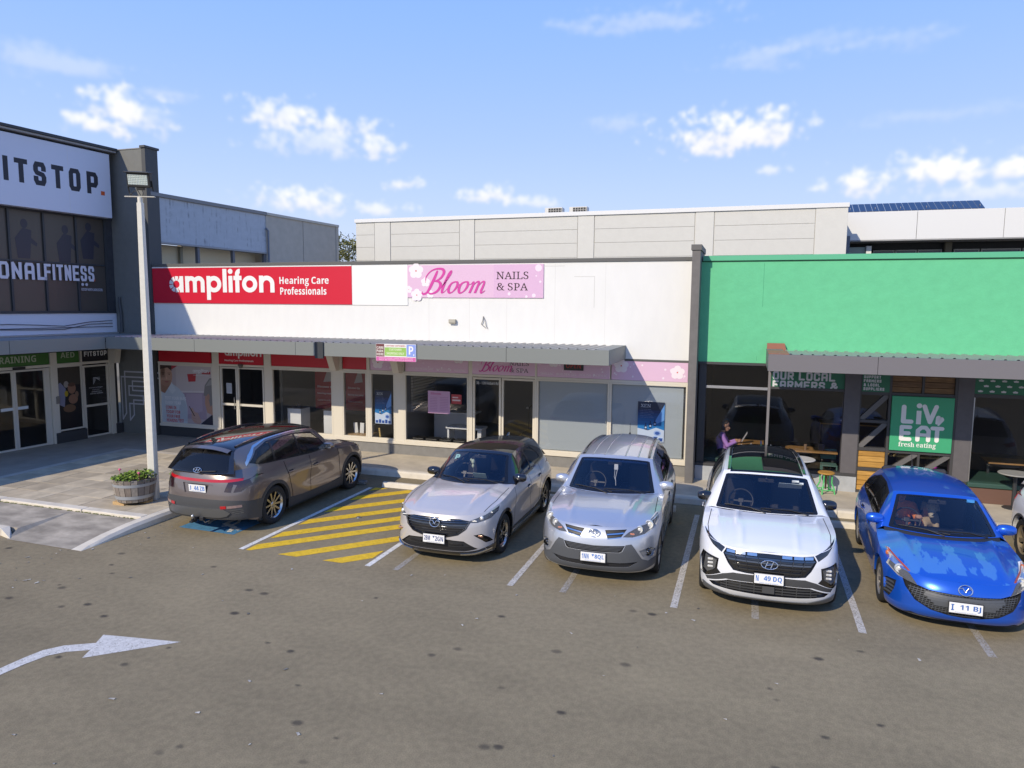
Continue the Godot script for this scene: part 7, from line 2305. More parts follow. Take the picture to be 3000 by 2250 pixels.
func gym() -> void:
	var yaw := deg_to_rad(86.09)
	var t := thing("gym_building", "dark two storey gym building with a big white sign on the left", "building", Vector3(-19.207, 0, 0), yaw)
	var dark := grain("charcoal render", .040, .042, .048, .8, 2.0, .2)
	var cream := mat("cream frame", .66, .61, .51, .45)
	var white := mat("gym white", .64, .66, .72, .6)
	var L := -11.0
	# upper storey
	part(t, "wall_band", bx(L, -.02, 3.30, 4.0, -.25, 0.0), white)
	part(t, "sill", bx(L, -.05, 4.0, 4.07, -.2, .04, .006), mat("steel dark", .035, .04, .045, .5))
	part(t, "head", bx(L, -.02, 6.88, 9.0, -.25, 0.0), dark)
	part(t, "transom", bx(L, -.3, 5.45, 5.50, -.12, -.02, .004), mat("steel dark", .035, .04, .045, .5))
	for u in [-10.2, -9.2, -8.2, -7.2, -6.2, -5.2, -4.2, -3.2, -2.215, -1.225, -.27]:
		part(t, "mullion", bx(u - .03, u + .03, 4.07, 6.88, -.13, -.01, .004), mat("steel dark", .035, .04, .045, .5))
	var us := [-10.2, -9.2, -8.2, -7.2, -6.2, -5.2, -4.2, -3.2, -2.215, -1.225, -.27]
	for i in us.size() - 1:
		for r in [[4.07, 5.45], [5.50, 6.88]]:
			part(t, "window", bx(us[i] + .03, us[i + 1] - .03, r[0], r[1], -.08, -.06), mat("tinted film", .075, .064, .052, .35))
	part(t, "wall_band", bx(-.24, -.02, 4.0, 6.88, -.25, -.02), dark)
	# faint runners printed on the film
	var g := MB.new()
	g.col = Color(.030, .030, .045)
	for q in [[-2.75, 5.9], [-1.55, 5.85], [-.8, 6.0]]:
		disc(g, q[0], q[1] + .62, .10, .13, -.055); g.poly(PackedVector2Array([Vector2(q[0] - .22, q[1] - .35), Vector2(q[0] + .12, q[1] - .35), Vector2(q[0] + .20, q[1] + .45), Vector2(q[0] - .05, q[1] + .5), Vector2(q[0] - .28, q[1] + .2)]), -.0555)
		g.poly(PackedVector2Array([Vector2(q[0] + .1, q[1] + .3), Vector2(q[0] + .35, q[1] + .1), Vector2(q[0] + .33, q[1] + .0), Vector2(q[0] + .05, q[1] + .15)]), -.055)
	part(t, "window_print", g, matv("print", .4))
	var w := MB.new()
	w.col = Color(.62, .62, .68)
	block(w, "ONAL", -3.56, 4.96, .28, .47, .075, .085, -.004)
	block(w, "FITNESS", -2.29, 4.97, .205, .46, .045, .075, -.004)
	w.col = Color(.55, .10, .02); rect(w, -.78, 4.98, -.70, 5.06, -.004)
	w.col = Color(.55, .55, .60)
	disc(w, -1.12, 4.87, .045, .045, -.004, 14); disc(w, -.99, 4.87, .045, .045, -.004, 14)
	text(w, "FITSTOP NORTH LAUNCESTON", "S", -1.17, 4.68, -.47, 4.76, -.004)
	part(t, "window_lettering", w, matv("print", .4))
	# cap, soffit and end
	part(t, "roof_edge", bx(L, -.02, 8.98, 9.06, -.3, .42, .01), mat("steel dark", .035, .04, .045, .5))
	part(t, "soffit", bx(L, -.05, 8.93, 8.975, -.1, .38), mat("soffit grey", .33, .33, .33, .7))
	part(t, "roof", bx(L, -.1, 8.6, 8.7, -9.0, -.26), mat("roof sheet", .3, .3, .29, .6))
	part(t, "back_wall", bx(L, -.1, .15, 8.6, -9.2, -9.0), dark)
	# ground floor
	for q in [[-9.0, -7.05], [-6.9, -4.95]]:
		part(t, "wall", bx(q[0], q[1], .15, 2.45, -.2, -.02), dark)
	part(t, "lintel", bx(L, -.02, 2.44, 2.52, -.12, .01, .004), cream)
	part(t, "lintel", bx(L, -.02, 2.86, 3.30, -.2, -.005), dark)
	part(t, "ceiling", bx(L, -.05, 2.9, 2.96, -5.0, -.2), mat("ceiling", .5, .5, .48, .9))
	part(t, "interior_wall", bx(L, -.05, .15, 2.9, -5.1, -5.0), mat("interior dark", .05, .05, .05, .6))
	part(t, "interior_wall", bx(-.1, -.04, .15, 2.9, -5.0, -.1), mat("interior dark", .05, .05, .05, .6))
	part(t, "interior_floor", bx(L, -.05, .1, .155, -5.0, -.1), mat("rubber floor", .03, .03, .03, .7))
	part(t, "post", bx(-2.30, -2.10, .15, 2.86, -.12, .03, .006), cream)
	part(t, "post", bx(-1.34, -1.29, .5, 2.86, -.10, .01, .004), cream)
	part(t, "post", bx(-.40, -.22, .15, 2.86, -.12, .03, .006), cream)
	part(t, "post", bx(-4.9, -4.7, .15, 2.86, -.12, .03, .006), cream)
	part(t, "post", bx(-2.42, -2.305, .15, 2.42, -.14, -.04, .004), mat("door frame", .60, .57, .50, .4))
	part(t, "stall_riser", bx(-2.25, -1.28, .15, .47, -.14, .05), mat("riser dark", .045, .047, .05, .6))
	part(t, "stall_riser", bx(-.26, -.03, .15, .47, -.14, .06), mat("riser dark", .045, .047, .05, .6))
	var b := MB.new()
	b.x = Transform3D(Basis(Vector3(0, 0, 1), Vector3(0, 1, 0), Vector3(-1, 0, 0)), Vector3(-.20, 0, 0))
	b.prism(PackedVector2Array([Vector2(.03, 2.43), Vector2(.26, 2.43), Vector2(.36, 2.9), Vector2(.03, 2.9)]), 0.0, .2)
	part(t, "canopy_beam", b, cream)
	leaf(t, -3.34, -2.43, .16, 2.42, -.03, mat("door frame", .60, .57, .50, .4), 0.0)
	leaf(t, -4.30, -3.345, .16, 2.42, -.03, mat("door frame", .60, .57, .50, .4), 0.0)
	leaf(t, -1.27, -.41, .16, 2.40, -.03, cream, 1.145)
	pane_in(t, -2.09, -1.36, .54, 2.40, -.02, cream)
	for q in [[-4.29, -3.36, "pale adhesive strip on the left glass door of the gym"], [-3.28, -2.98, "pale adhesive strip on the right glass door of the gym"]]:
		var st := MB.new()
		st.x = Transform3D(Basis(Vector3.UP, yaw), Vector3(-19.207, 0, 0))
		rect(st, q[0] + (.55 if q[0] < -4.0 else 0.0), 1.30, q[1], 1.385, -.03)
		solo("door_strip", q[2], "sticker", st, mat("strip pale", .6, .64, .66, .5), "strips on the gym doors")
	# signs
	var sg := func(called: String, label: String, x0: float, x1: float, y0: float, y1: float, z0: float, z1: float, m: Material) -> Node3D:
		var o := thing(called, label, "sign", Vector3(-19.207, 0, 0), yaw)
		part(o, "board", bx(x0, x1, y0, y1, z0, z1, .01), m)
		return o
	var s: Node3D = sg.call("gym_sign", "big white gym sign with dark block letters", -9.5, -.23, 6.93, 8.86, .02, .30, mat("sign face white", .60, .64, .74, .5))
	part(s, "sheet_seam", bx(-1.602, -1.596, 6.95, 8.85, .300, .3012), mat("joint grey", .60, .59, .56, .8))
	w = MB.new()
	var at := -3.45
	for l in [["I", -3.45, .135], ["T", -3.15, .36], ["S", -2.63, .36], ["T", -2.11, .36], ["O", -1.59, .36], ["P", -1.03, .37]]:
		glyph(w, l[0], l[1], 7.585, l[2], .645, .135, .3015, false)
	glyph(w, "F", -3.95, 7.585, .36, .645, .135, .3015, false)
	part(s, "lettering", w, mat("letter navy", .012, .014, .026, .5))
	part(s, "full_stop", sheet(-.58, -.45, 7.59, 7.71, .302), mat("letter orange", .55, .09, .015, .5))
	s = sg.call("door_sign", "green training sign above the glass doors of the gym", -6.0, -2.32, 2.525, 2.86, -.05, .01, mat("sign green", .045, .15, .025, .5))
	w = MB.new(); text(w, "TRAINING", "S", -3.86, 2.625, -2.70, 2.81, .012)
	text(w, "PERSONAL", "S", -5.5, 2.625, -4.0, 2.81, .012)
	part(s, "lettering", w, mat("letter sage", .40, .46, .33, .5))
	s = sg.call("door_sign", "small green AED sign beside the dark gym sign", -2.09, -1.385, 2.525, 2.86, -.05, .01, mat("sign green", .045, .15, .025, .5))
	w = MB.new(); text(w, "AED", "S", -1.97, 2.68, -1.53, 2.84, .012); part(s, "lettering", w, mat("letter sage", .40, .46, .33, .5))
	s = sg.call("door_sign", "small black sign with white block letters over the side door", -1.28, -.41, 2.525, 2.86, -.05, .01, mat("sign black", .012, .012, .016, .5))
	w = MB.new(); block(w, "FITSTOP", -1.22, 2.68, .095, .15, .027, .03, .012); part(s, "lettering", w, mat("letter white", .80, .80, .78, .4))
	var pr := MB.new()
	pr.col = Color(.010, .010, .012); rect(pr, -2.09, .54, -1.36, 2.40, 0)
	pr.col = Color(.05, .04, .035); rect(pr, -2.09, 1.85, -1.36, 2.40, .0004)
	pr.col = Color(.22, .23, .33); pr.poly(PackedVector2Array([Vector2(-2.09, 1.3), Vector2(-1.9, 1.2), Vector2(-1.84, 1.75), Vector2(-2.0, 1.95), Vector2(-2.09, 1.9)]), .0012)
	for q in [[-1.65, 1.75, .13, .17, .26, .14, .09], [-1.62, 1.42, .15, .15, .25, .13, .085], [-1.75, 1.15, .2, .12, .16, .09, .05], [-1.82, 1.88, .08, .1, .3, .27, .25], [-1.5, 1.55, .06, .1, .2, .12, .08]]:
		pr.col = Color(q[4], q[5], q[6]); disc(pr, q[0], q[1], q[2], q[3], .0016 + q[0] * .0001, 14)
	pr.col = Color(.40, .30, .02); disc(pr, -1.83, 1.60, .06, .09, .0022, 12)
	pr.col = Color(.10, .05, .035); disc(pr, -1.65, 1.86, .12, .06, .0024, 12)
	var pn := part(self, "window_poster", pr, matv("print", .4))
	pn.transform = Transform3D(Basis(Vector3.UP, yaw), Vector3(-19.207, 0, 0)) * Transform3D(Basis(), Vector3(0, 0, -.029))
	tag(pn, "dark gym window print of figures training together", "poster")
	w = MB.new(); w.col = Color(.55, .55, .58)
	for k in 3: stroke(w, PackedVector2Array([Vector2(-.92 + k * .03, 1.80 + k * .05) * 1000.0, Vector2(-.92 + k * .03, 2.0) * 1000.0, Vector2(-.70, 2.0 - k * .05) * 1000.0]), .012, 0.0, false)
	text(w, "Welcome to the gym", "S", -1.08, 1.67, -.62, 1.71, 0); text(w, "entry at front", "S", -.98, 1.61, -.72, 1.64, 0); text(w, "staffed hours", "S", -1.0, 1.55, -.66, 1.585, 0); text(w, "see our website", "S", -1.05, 1.49, -.62, 1.53, 0)
	pn = part(self, "door_lettering", w, matv("print", .4))
	pn.transform = Transform3D(Basis(Vector3.UP, yaw), Vector3(-19.207, 0, 0)) * Transform3D(Basis(), Vector3(0, 0, -.038))
	tag(pn, "small white logo and notice lettering on the gym side door", "lettering")
	var bxo := MB.new(); bxo.x = Transform3D(Basis(Vector3.UP, yaw), Vector3(-19.207, 0, 0)); bxo.bb(-2.20, -2.10, 1.34, 1.56, .03, .07, .008)
	solo("key_pad", "small grey access box on the cream post beside the gym doors", "keypad", bxo, mat("steel grey", .25, .25, .25, .35, .6))
	bxo = MB.new(); bxo.x = Transform3D(Basis(Vector3.UP, yaw), Vector3(-19.207, 0, 0)); bxo.bb(-3.38, -3.05, 2.43, 2.51, .01, .08, .012)
	solo("door_sensor", "black sensor box over the sliding gym doors", "sensor", bxo, mat("black plastic", .02, .02, .022, .5))
	# canopy of the gym
	var c := thing("gym_canopy", "grey canopy of the gym meeting the long canopy at the corner", "canopy", Vector3(-19.207, 0, 0), yaw)
	var cm := mat("canopy grey", .20, .215, .205, .5)
	for q in [[-11.0, -8.0], [-7.99, -4.72], [-4.71, -2.07]]:
		part(c, "fascia", bx(q[0], q[1], 3.02, 3.37, 2.02, 2.05, .004), cm)
	part(c, "soffit", bx(-11.0, -2.0, 3.07, 3.09, .02, 2.02), mat("soffit", .34, .33, .30, .8))
	part(c, "soffit", bx(-2.0, -.05, 3.068, 3.088, .02, 2.02), mat("soffit", .34, .33, .30, .8))
	part(c, "roof_sheet", bx(-11.0, -.05, 3.33, 3.352, .02, 2.02), mat("roof zinc", .34, .335, .31, .45, .3))
	part(c, "flashing", bx(-11.0, -.1, 3.352, 3.40, .0, .16, .01), mat("roof zinc", .34, .335, .31, .45, .3))
	# cables along the white band
	for k in 3:
		var wr := MB.new(); wr.x = Transform3D(Basis(Vector3.UP, yaw), Vector3(-19.207, 0, 0))
		var pts := []
		for i in 12:
			var u := -9.0 + i * .80
			pts.append(Vector3(u, [3.66, 3.55, 3.58][k] + [.05, .02, .0][k] * sin(u * 1.3 + k) + (.12 if i > 9 and k < 2 else 0.0), .02 + .006 * k))
		wr.tube(pts, .011, 6)
		solo("wall_cable", ["upper clipped cable along the white band of the gym", "sagging lower cable along the white band of the gym", "middle cable along the white band of the gym"][k], "cable", wr, mat("cable dark", .08, .08, .09, .6), "cables on the gym wall")
	# charcoal pier wall that closes the corner
	var p := thing("pier_wall", "tall charcoal wall between the gym and the white shop", "wall")
	part(p, "wall", bx(-19.25, -17.84, .15, 9.03, -.35, 0.0), grain("charcoal wall", .17, .172, .158, .8, 2.0, .06))
	part(p, "pilaster", bx(-17.838, -17.69, .15, 9.03, -.40, .09, .004), mat("pilaster dark", .07, .072, .072, .7))
	part(p, "cap", bx(-17.87, -17.66, 9.03, 9.10, -.45, .13, .006), mat("pilaster dark", .07, .072, .072, .7))
	part(p, "flashing", bx(-19.2, -17.87, 9.03, 9.06, -.40, .02, .004), mat("flashing", .28, .28, .27, .5))
	var pp := MB.new(); pp.tube([Vector3(-18.98, 3.4, .06), Vector3(-18.98, 4.0, .06), Vector3(-19.03, 4.35, .06), Vector3(-19.03, 4.5, .04)], .045, 10)
	part(p, "downpipe", pp, mat("pilaster dark", .07, .072, .072, .7))
	var fm := MB.new(); tilt_f(fm, 0.0)
	var fo := part(self, "wall_logo", fm, mat("logo white", .50, .50, .54, .5))
	fo.position = Vector3(-19.17, 0, .004)
	tag(fo, "white line-drawn letter F logo painted on the charcoal wall", "logo")

func back_buildings() -> void:
	# long wing of the gym seen over the white parapet
	var yaw := deg_to_rad(86.09)
	var t := thing("side_wing", "tall beige and stained pale wing behind the charcoal wall", "building", Vector3(-17.75, 0, 0), yaw)
	var beige := grain("beige panel", .44, .40, .33, .8, 3.0, .08)
	var fn := FastNoiseLite.new(); fn.seed = 44; fn.frequency = .05; fn.fractal_octaves = 3
	var im := Image.create(512, 256, false, Image.FORMAT_RGB8)
	for j in 256:
		for i in 512:
			var st := clampf(fn.get_noise_2d(i * 1.6, j * .06) * 2.4 - .45, 0.0, 1.0) * clampf(.3 + fn.get_noise_2d(i * .4 + 400, j * .4), 0.0, 1.0)
			var v := 1.0 - .55 * st + .06 * fn.get_noise_2d(i * .5, j * .5 + 700)
			im.set_pixel(i, j, lin(.43 * v, .46 * v, .49 * v))
	var sm := mat("stained render", 1, 1, 1, .8)
	sm.albedo_texture = ImageTexture.create_from_image(im)
	var up := MB.new()
	up.quv(Vector3(.06, 6.26, .0), Vector3(5.2, 6.26, .0), Vector3(5.2, 7.62, .0), Vector3(.06, 7.62, .0))
	part(t, "upper_wall", up, sm)
	part(t, "wall", bx(.06, 5.2, 6.22, 7.66, -.3, -.004), beige)
	part(t, "head_trim", bx(.06, 5.22, 6.20, 6.26, -.2, .03, .004), mat("trim grey", .30, .30, .30, .6))
	part(t, "wall", bx(5.2, 7.32, 0.15, 7.64, -.3, .02), beige)
	part(t, "panel_joint", bx(7.32, 7.35, .15, 7.64, -.3, .005), mat("joint dark", .16, .15, .13, .8))
	part(t, "wall", bx(7.35, 9.5, .15, 7.64, -.3, .02), beige)
	part(t, "corner_trim", bx(9.5, 9.68, .15, 7.64, -.5, .05, .01), beige)
	part(t, "end_wall", bx(9.4, 9.6, .15, 7.64, -9.0, -.3), beige)
	part(t, "gutter", bx(.06, 5.22, 7.63, 7.75, -.2, .06, .01), mat("gutter grey", .20, .20, .20, .5))
	part(t, "gutter", bx(5.22, 9.7, 7.64, 7.74, -.2, .07, .01), mat("gutter beige", .46, .43, .36, .5))
	part(t, "roof", bx(.06, 9.6, 7.55, 7.62, -9.0, -.3), mat("roof sheet", .3, .3, .29, .6))
	part(t, "recess_wall", bx(.06, 5.2, 4.5, 6.22, -.62, -.55), mat("recess beige", .62, .52, .34, .7))
	part(t, "sill", bx(.06, 5.2, 4.4, 4.5, -.6, .05), beige)
	for s in [.33, 1.95, 3.55, 5.15]:
		part(t, "post", bx(s - .05, s + .05, 4.5, 6.2, -.14, -.02, .004), mat("trim grey dark", .13, .13, .14, .6))
	part(t, "post", bx(1.55, 1.66, 4.5, 6.2, -.5, -.42, .004), mat("post olive", .25, .22, .15, .6))
	part(t, "window", bx(.1, .26, 4.5, 6.12, -.3, -.28), mat("dark glass", .02, .02, .022, .05))
	var dp := MB.new(); dp.tube([Vector3(5.14, 7.15, .06), Vector3(5.24, 7.05, .08), Vector3(5.24, 5.0, .08)], .035, 10)
	part(t, "downpipe", dp, mat("pipe blue grey", .16, .18, .22, .5))
	# precast hall behind
	t = thing("hall_building", "long pale panel-clad hall behind the white shops", "building", Vector3(0, 0, -12))
	var panel := grain("pale panel", .60, .59, .54, .75, 2.5, .025)
	var smooth := grain("pale rib", .62, .61, .56, .75, 2.5, .025)
	part(t, "backing", bx(-17.58, 3.33, .0, 8.15, -.6, -.03), mat("joint pale", .50, .48, .43, .8))
	var bays := [[-17.58, -16.62, true], [-16.60, -15.80, false], [-15.77, -12.38, true], [-12.355, -11.66, false], [-11.63, -7.02, true], [-7.0, -6.31, false], [-6.28, -2.24, true], [-2.21, -1.5, false], [-1.47, 2.2, true], [2.22, 3.33, false]]
	for q in bays:
		if q[2]:
			var y := 8.10
			for h in [.565, .565, .60, .60, .60, .60]:
				part(t, "panel", bx(q[0], q[1], y - h + .009, y, -.03, -.008, .006), panel)
				y -= h
		else:
			part(t, "pier", bx(q[0], q[1], 4.2, 8.10, -.03, .004, .004), smooth)
	part(t, "capping", bx(-17.63, 3.37, 8.10, 8.27, -.7, .05, .01), mat("cap white", .72, .72, .70, .5))
	part(t, "roof", bx(-17.5, 3.3, 8.0, 8.09, -12.0, -.6), mat("roof sheet", .3, .3, .29, .6))
	for q in [[-8.72, -7.96, "left rooftop air conditioner on the pale hall"], [-7.62, -6.86, "right rooftop air conditioner on the pale hall"]]:
		var a := thing("air_conditioner", q[2], "air conditioner", Vector3((q[0] + q[1]) / 2, 8.09, -13.2), 0.0, "rooftop air conditioners")
		part(a, "case", bx(-.40, .40, 0, .53, -.2, .2, .02), mat("unit cream", .62, .60, .54, .5))
		part(a, "coil", bx(-.24, .37, .06, .49, .202, .206), mat("coil dark", .03, .03, .03, .6))
		for k in 6: part(a, "fin", bx(-.24 + k * .115, -.225 + k * .115, .06, .49, .207, .215), mat("unit cream", .62, .60, .54, .5))
		for k in 4: part(a, "fin", bx(-.24, .37, .12 + k * .09, .13 + k * .09, .216, .222), mat("unit cream", .62, .60, .54, .5))
	# flat-fronted building at the back right
	t = thing("office_building", "white flat-fronted office behind the green shop", "building", Vector3(0, 0, -14))
	var wp := mat("office white", .70, .70, .68, .6)
	for q in [[3.5, 6.02], [6.035, 8.94], [8.955, 12.6], [12.615, 16.0]]:
		part(t, "fascia_panel", bx(q[0], q[1], 7.04, 8.14, -.3, 0.0, .006), wp)
	part(t, "soffit", bx(3.5, 16.0, 7.0, 7.035, -1.2, -.01), mat("soffit grey", .33, .33, .33, .7))
	part(t, "roof", bx(3.5, 16.0, 8.0, 8.1, -12.0, -.3), mat("roof sheet", .3, .3, .29, .6))
	part(t, "wall", bx(3.5, 16.0, 0, 7.0, -1.3, -1.2), mat("wall dark", .018, .018, .018, .7))
	part(t, "end_post", bx(3.42, 3.68, 4.5, 7.22, -.25, .03, .004), mat("pipe blue grey", .16, .18, .22, .5))
	part(t, "pale_post", bx(4.36, 4.55, 4.5, 6.85, -.7, -.5, .004), wp)
	part(t, "window", bx(3.7, 4.36, 4.5, 6.82, -.75, -.72), mat("frosted teal", .22, .32, .32, .2))
	for q in [[4.7, 5.5], [5.52, 6.3], [6.33, 7.2], [7.6, 8.5], [8.55, 9.9], [9.95, 11.3]]:
		var f := frame_rect(t, "window", q[0], q[1], 5.2, 6.72, -1.19, -1.14, .05, mat("window beige", .34, .32, .28, .5))
		part(f, "pane", bx(q[0] + .05, q[1] - .05, 5.25, 6.67, -1.185, -1.175), mat("office glass", .03, .033, .04, .03))
	part(t, "column", bx(7.26, 7.50, 4.5, 7.0, -1.19, -.95, .004), mat("column tan", .14, .12, .08, .7))
	part(t, "awning_box", bx(4.6, 7.1, 6.76, 6.99, -1.19, -1.1), mat("wall dark", .018, .018, .018, .7))
	var so := thing("solar_array", "row of dark solar panels tilted on the office roof", "solar panels", Vector3(0, 8.1, -15.4))
	for k in 21:
		var b := MB.new(); b.x = Transform3D(Basis(Vector3(1, 0, 0), .45), Vector3(3.75 + k * .232, .08, 0)); b.box(Vector3(.0, .3, 0), Vector3(.218, .03, .95), .004)
		part(so, "panel", b, mat("solar cell", .012, .014, .022, .08, 0.0, .6))
		if k % 4 == 0: part(so, "rail", bx(3.74 + k * .232, 3.76 + k * .232, 0, .35, -.3, .3), mat("rail alloy", .4, .4, .4, .4, .8))
	# trees in the gap
	var kinds := [[-24.3, -22.5, 8.7, 2.2, "dark crowned gum tree rising in the gap between the beige wing and pale hall"], [-22.8, -25.5, 7.9, 2.0, "pale leafed tree behind the dark gum in the gap"], [-25.0, -20.0, 6.7, 1.7, "low olive green tree at the foot of the gap"]]
	for i in kinds.size():
		var q: Array = kinds[i]
		var tr := thing("tree", q[4], "tree", Vector3(q[0], 0, q[1]), 0.0, "trees in the gap between buildings")
		var tk := MB.new()
		tk.cyl(Vector3.ZERO, Vector3(.1, q[2] * .55, 0), .22, .12, 10)
		var rg := RandomNumberGenerator.new(); rg.seed = 50 + i
		for k in 7:
			var a := rg.randf() * TAU
			tk.cyl(Vector3(.08, q[2] * (.35 + .03 * k), 0), Vector3(cos(a) * q[3] * .7, q[2] * (.62 + .04 * k), sin(a) * q[3] * .7), .07, .02, 6)
		part(tr, "trunk", tk, mat("bark", .12, .10, .08, .9))
		var cr := MB.new()
		for c in 60:
			var a := rg.randf() * TAU; var rr: float = q[3] * sqrt(rg.randf()); var hh := rg.randf_range(.35, 1.0)
			var o := Vector3(cos(a) * rr * (1.1 - .4 * hh), q[2] * (.45 + .53 * hh), sin(a) * rr * (1.1 - .4 * hh))
			var tone := rg.randf_range(.6, 1.3)
			for k in 60:
				var d := Vector3(rg.randfn(), rg.randfn() * .7, rg.randfn()) * .28
				var n := Vector3(rg.randfn(), rg.randfn() + .6, rg.randfn()).normalized()
				var e1 := n.cross(Vector3(rg.randfn(), rg.randfn(), rg.randfn())).normalized() * .11; var e2 := n.cross(e1).normalized() * .035
				var v := tone * rg.randf_range(.8, 1.2)
				cr.col = [Color(.15 * v, .15 * v, .035 * v), Color(.11 * v, .105 * v, .028 * v), Color(.13 * v, .15 * v, .02 * v)][i]
				var p := o + d
				cr.quad(p - e1, p - e2, p + e1, p + e2)
		part(tr, "crown", cr, matv("leaf tint", .7)).set_meta("kind", "stuff")

# ---------------------------------------------------------------- the green cafe and the party wall
func cafe() -> void:
	var pm := grain("party wall grey", .15, .142, .135, .75, 2.0, .1)
	var pw := thing("party_wall", "tall narrow grey wall end between the white and green shops", "wall")
	part(pw, "wall", bx(-1.32, -1.13, .15, 5.64, -.9, .60, .006), pm)
	part(pw, "cap", bx(-1.345, -1.105, 5.64, 5.77, -.9, .625, .006), mat("cap grey", .12, .115, .11, .6))
	var t := thing("cafe_building", "green walled cafe with dark shopfront right of the grey party wall", "cafe building")
	var green := grain("painted green render", .125, .50, .255, .8, 2.2, .05, .15, 5)
	var frame := mat("frame charcoal", .055, .054, .056, .5)
	var wall := part(t, "parapet", bx(-1.13, 12.0, 3.04, 5.42, -.2, .1), green)
	var jm := mat("joint green", .06, .30, .16, .9)
	part(wall, "render_crack", bx(.27, .278, 4.35, 5.36, .1, .101), jm)
	part(wall, "render_crack", bx(.19, .196, 3.1, 3.2, .1, .101), jm)
	part(t, "coping", bx(-1.10, 12.0, 5.42, 5.54, -.3, .14, .006), mat("coping green", .10, .43, .24, .6))
	part(t, "coping_shadow_gap", bx(-1.13, 12.0, 5.395, 5.42, .1, .112), mat("gap green", .02, .10, .055, .8))
	part(t, "roof", bx(-1.1, 12.0, 4.4, 4.55, -8.0, -.2), mat("roof sheet", .3, .3, .29, .6))
	part(t, "head_trim", bx(-1.12, 12.0, 2.98, 3.038, -.15, .11), frame)
	# room
	part(t, "ceiling", bx(-1.1, 12.0, 2.96, 3.0, -6.0, -.05), mat("ceiling dark", .06, .06, .06, .9))
	part(t, "interior_wall", bx(-1.1, 12.0, .15, 2.96, -6.1, -6.0), mat("cafe wall", .06, .05, .045, .8))
	part(t, "interior_wall", bx(-1.12, -1.06, .15, 2.96, -6.0, -.02), mat("cafe wall", .06, .05, .045, .8))
	part(t, "interior_floor", bx(-1.1, 12.0, .10, .156, -6.0, -.02), grain("cafe floor", .07, .06, .05, .4, 1.2, .3))
	# riser, columns
	var riser := grain("riser pale", .40, .42, .44, .8, 1.5, .1)
	for q in [[-1.12, 2.46], [4.36, 12.0]]:
		part(t, "stall_riser", bx(q[0], q[1], .15, .50, -.12, .13), riser)
		part(t, "sill", bx(q[0], q[1], .502, .57, -.12, .11, .006), frame)
	var col := grain("column grey", .115, .108, .115, .7, 1.2, .08)
	part(t, "column", bx(2.12, 2.45, .572, 2.98, -.14, .10, .004), col)
	part(t, "column", bx(4.37, 4.68, .572, 2.98, -.14, .10, .004), col)
	part(t, "jamb", bx(-1.10, -.93, .572, 2.98, -.12, .06, .004), frame)
	# left windows with a bright transom bar
	part(t, "transom_bar", bx(-.93, .475, 2.40, 2.465, -.03, .07, .006), mat("alloy bar", .45, .44, .43, .35, .7))
	part(t, "mullion", bx(.475, .535, .572, 2.98, -.06, .075, .005), mat("mullion grey", .20, .19, .195, .45))
	part(t, "transom", bx(.535, 2.12, 2.44, 2.50, -.05, .06, .004), frame)
	var gl := glass("cafe glass", .006, .006, .007, .15)
	for q in [[-.93, .475, .572, 2.40], [-.93, .475, 2.465, 2.98], [.535, 2.12, .572, 2.44]]:
		part(t, "pane", sheet(q[0], q[1], q[2], q[3], .02), gl)
	var s := solo("sign_panel", "green sign about local farmers left of the grey column", "sign", bx(.535, 2.12, 2.5, 2.98, -.01, .04), mat("sign cafe green", .018, .15, .075, .5))
	var w := MB.new()
	block(w, "OUR LOCAL", .575, 2.665, .135, .195, .026, .042, .0415, true); block(w, "FARMERS &", .575, 2.42 + .035, .135, .19, .026, .042, .0415, true)
	part(s, "lettering", w, mat("letter pale grey", .62, .62, .64, .5))
	# braced screen with timber
	for q in [[2.45, 2.475], [3.03, 3.085], [4.31, 4.37]]:
		part(t, "stile", bx(q[0], q[1], .15, 2.98, -.08, .10, .004), frame)
	for q in [[2.475, 3.03, 2.40, 2.475], [2.475, 3.03, 1.765, 1.835], [2.475, 3.03, 1.125, 1.20], [2.475, 3.03, .66, .735], [2.475, 3.03, .15, .20], [3.085, 4.31, 2.41, 2.48], [3.085, 4.31, 1.11, 1.18], [3.085, 4.31, .60, .68], [3.085, 4.31, .15, .2]]:
		part(t, "rail", bx(q[0], q[1], q[2], q[3], -.07, .09, .004), frame)
	part(t, "stile", bx(3.675, 3.725, .68, 1.11, -.07, .085, .004), frame); part(t, "stile", bx(3.675, 3.725, 2.48, 2.98, -.07, .085, .004), frame)
	for q in [[2.475, 3.03, 1.835, 2.40], [2.475, 3.03, 1.20, 1.765], [3.085, 3.675, .68, 1.11], [3.725, 4.31, .68, 1.11]]:
		part(t, "pane", sheet(q[0], q[1], q[2], q[3], .0), gl)
		var b := MB.new()
		var a := Vector2(q[0], q[2]); var e := Vector2(q[1], q[3])
		var n := Vector2(-(e - a).y, (e - a).x).normalized() * .035
		b.prism(PackedVector2Array([a + n, a - n + Vector2(.05, 0), e - n, e + n - Vector2(.05, 0)]), .005, .07)
		part(t, "brace", b, mat("brace grey", .13, .125, .125, .6))
	var oak := [grain("timber honey", .46, .25, .055, .55, .6, .25, 0.0, 4, Vector3(.25, 2.5, 1)), grain("timber honey light", .52, .29, .07, .55, .7, .22, 0.0, 4, Vector3(.25, 2.2, 1)), grain("timber honey deep", .42, .22, .045, .55, .5, .25, 0.0, 4, Vector3(.25, 2.8, 1))]
	for q in [[2.475, 3.03, .735, 1.125, 3], [2.475, 3.03, .20, .66, 4]]:
		var h: float = (q[3] - q[2]) / q[4]
		for k in q[4]: part(t, "board", bx(q[0] + .002, q[1] - .002, q[2] + h * k + .004, q[2] + h * (k + 1) - .004, .02, .06 + .003 * (k % 2), .004), oak[(k + q[4]) % 3])
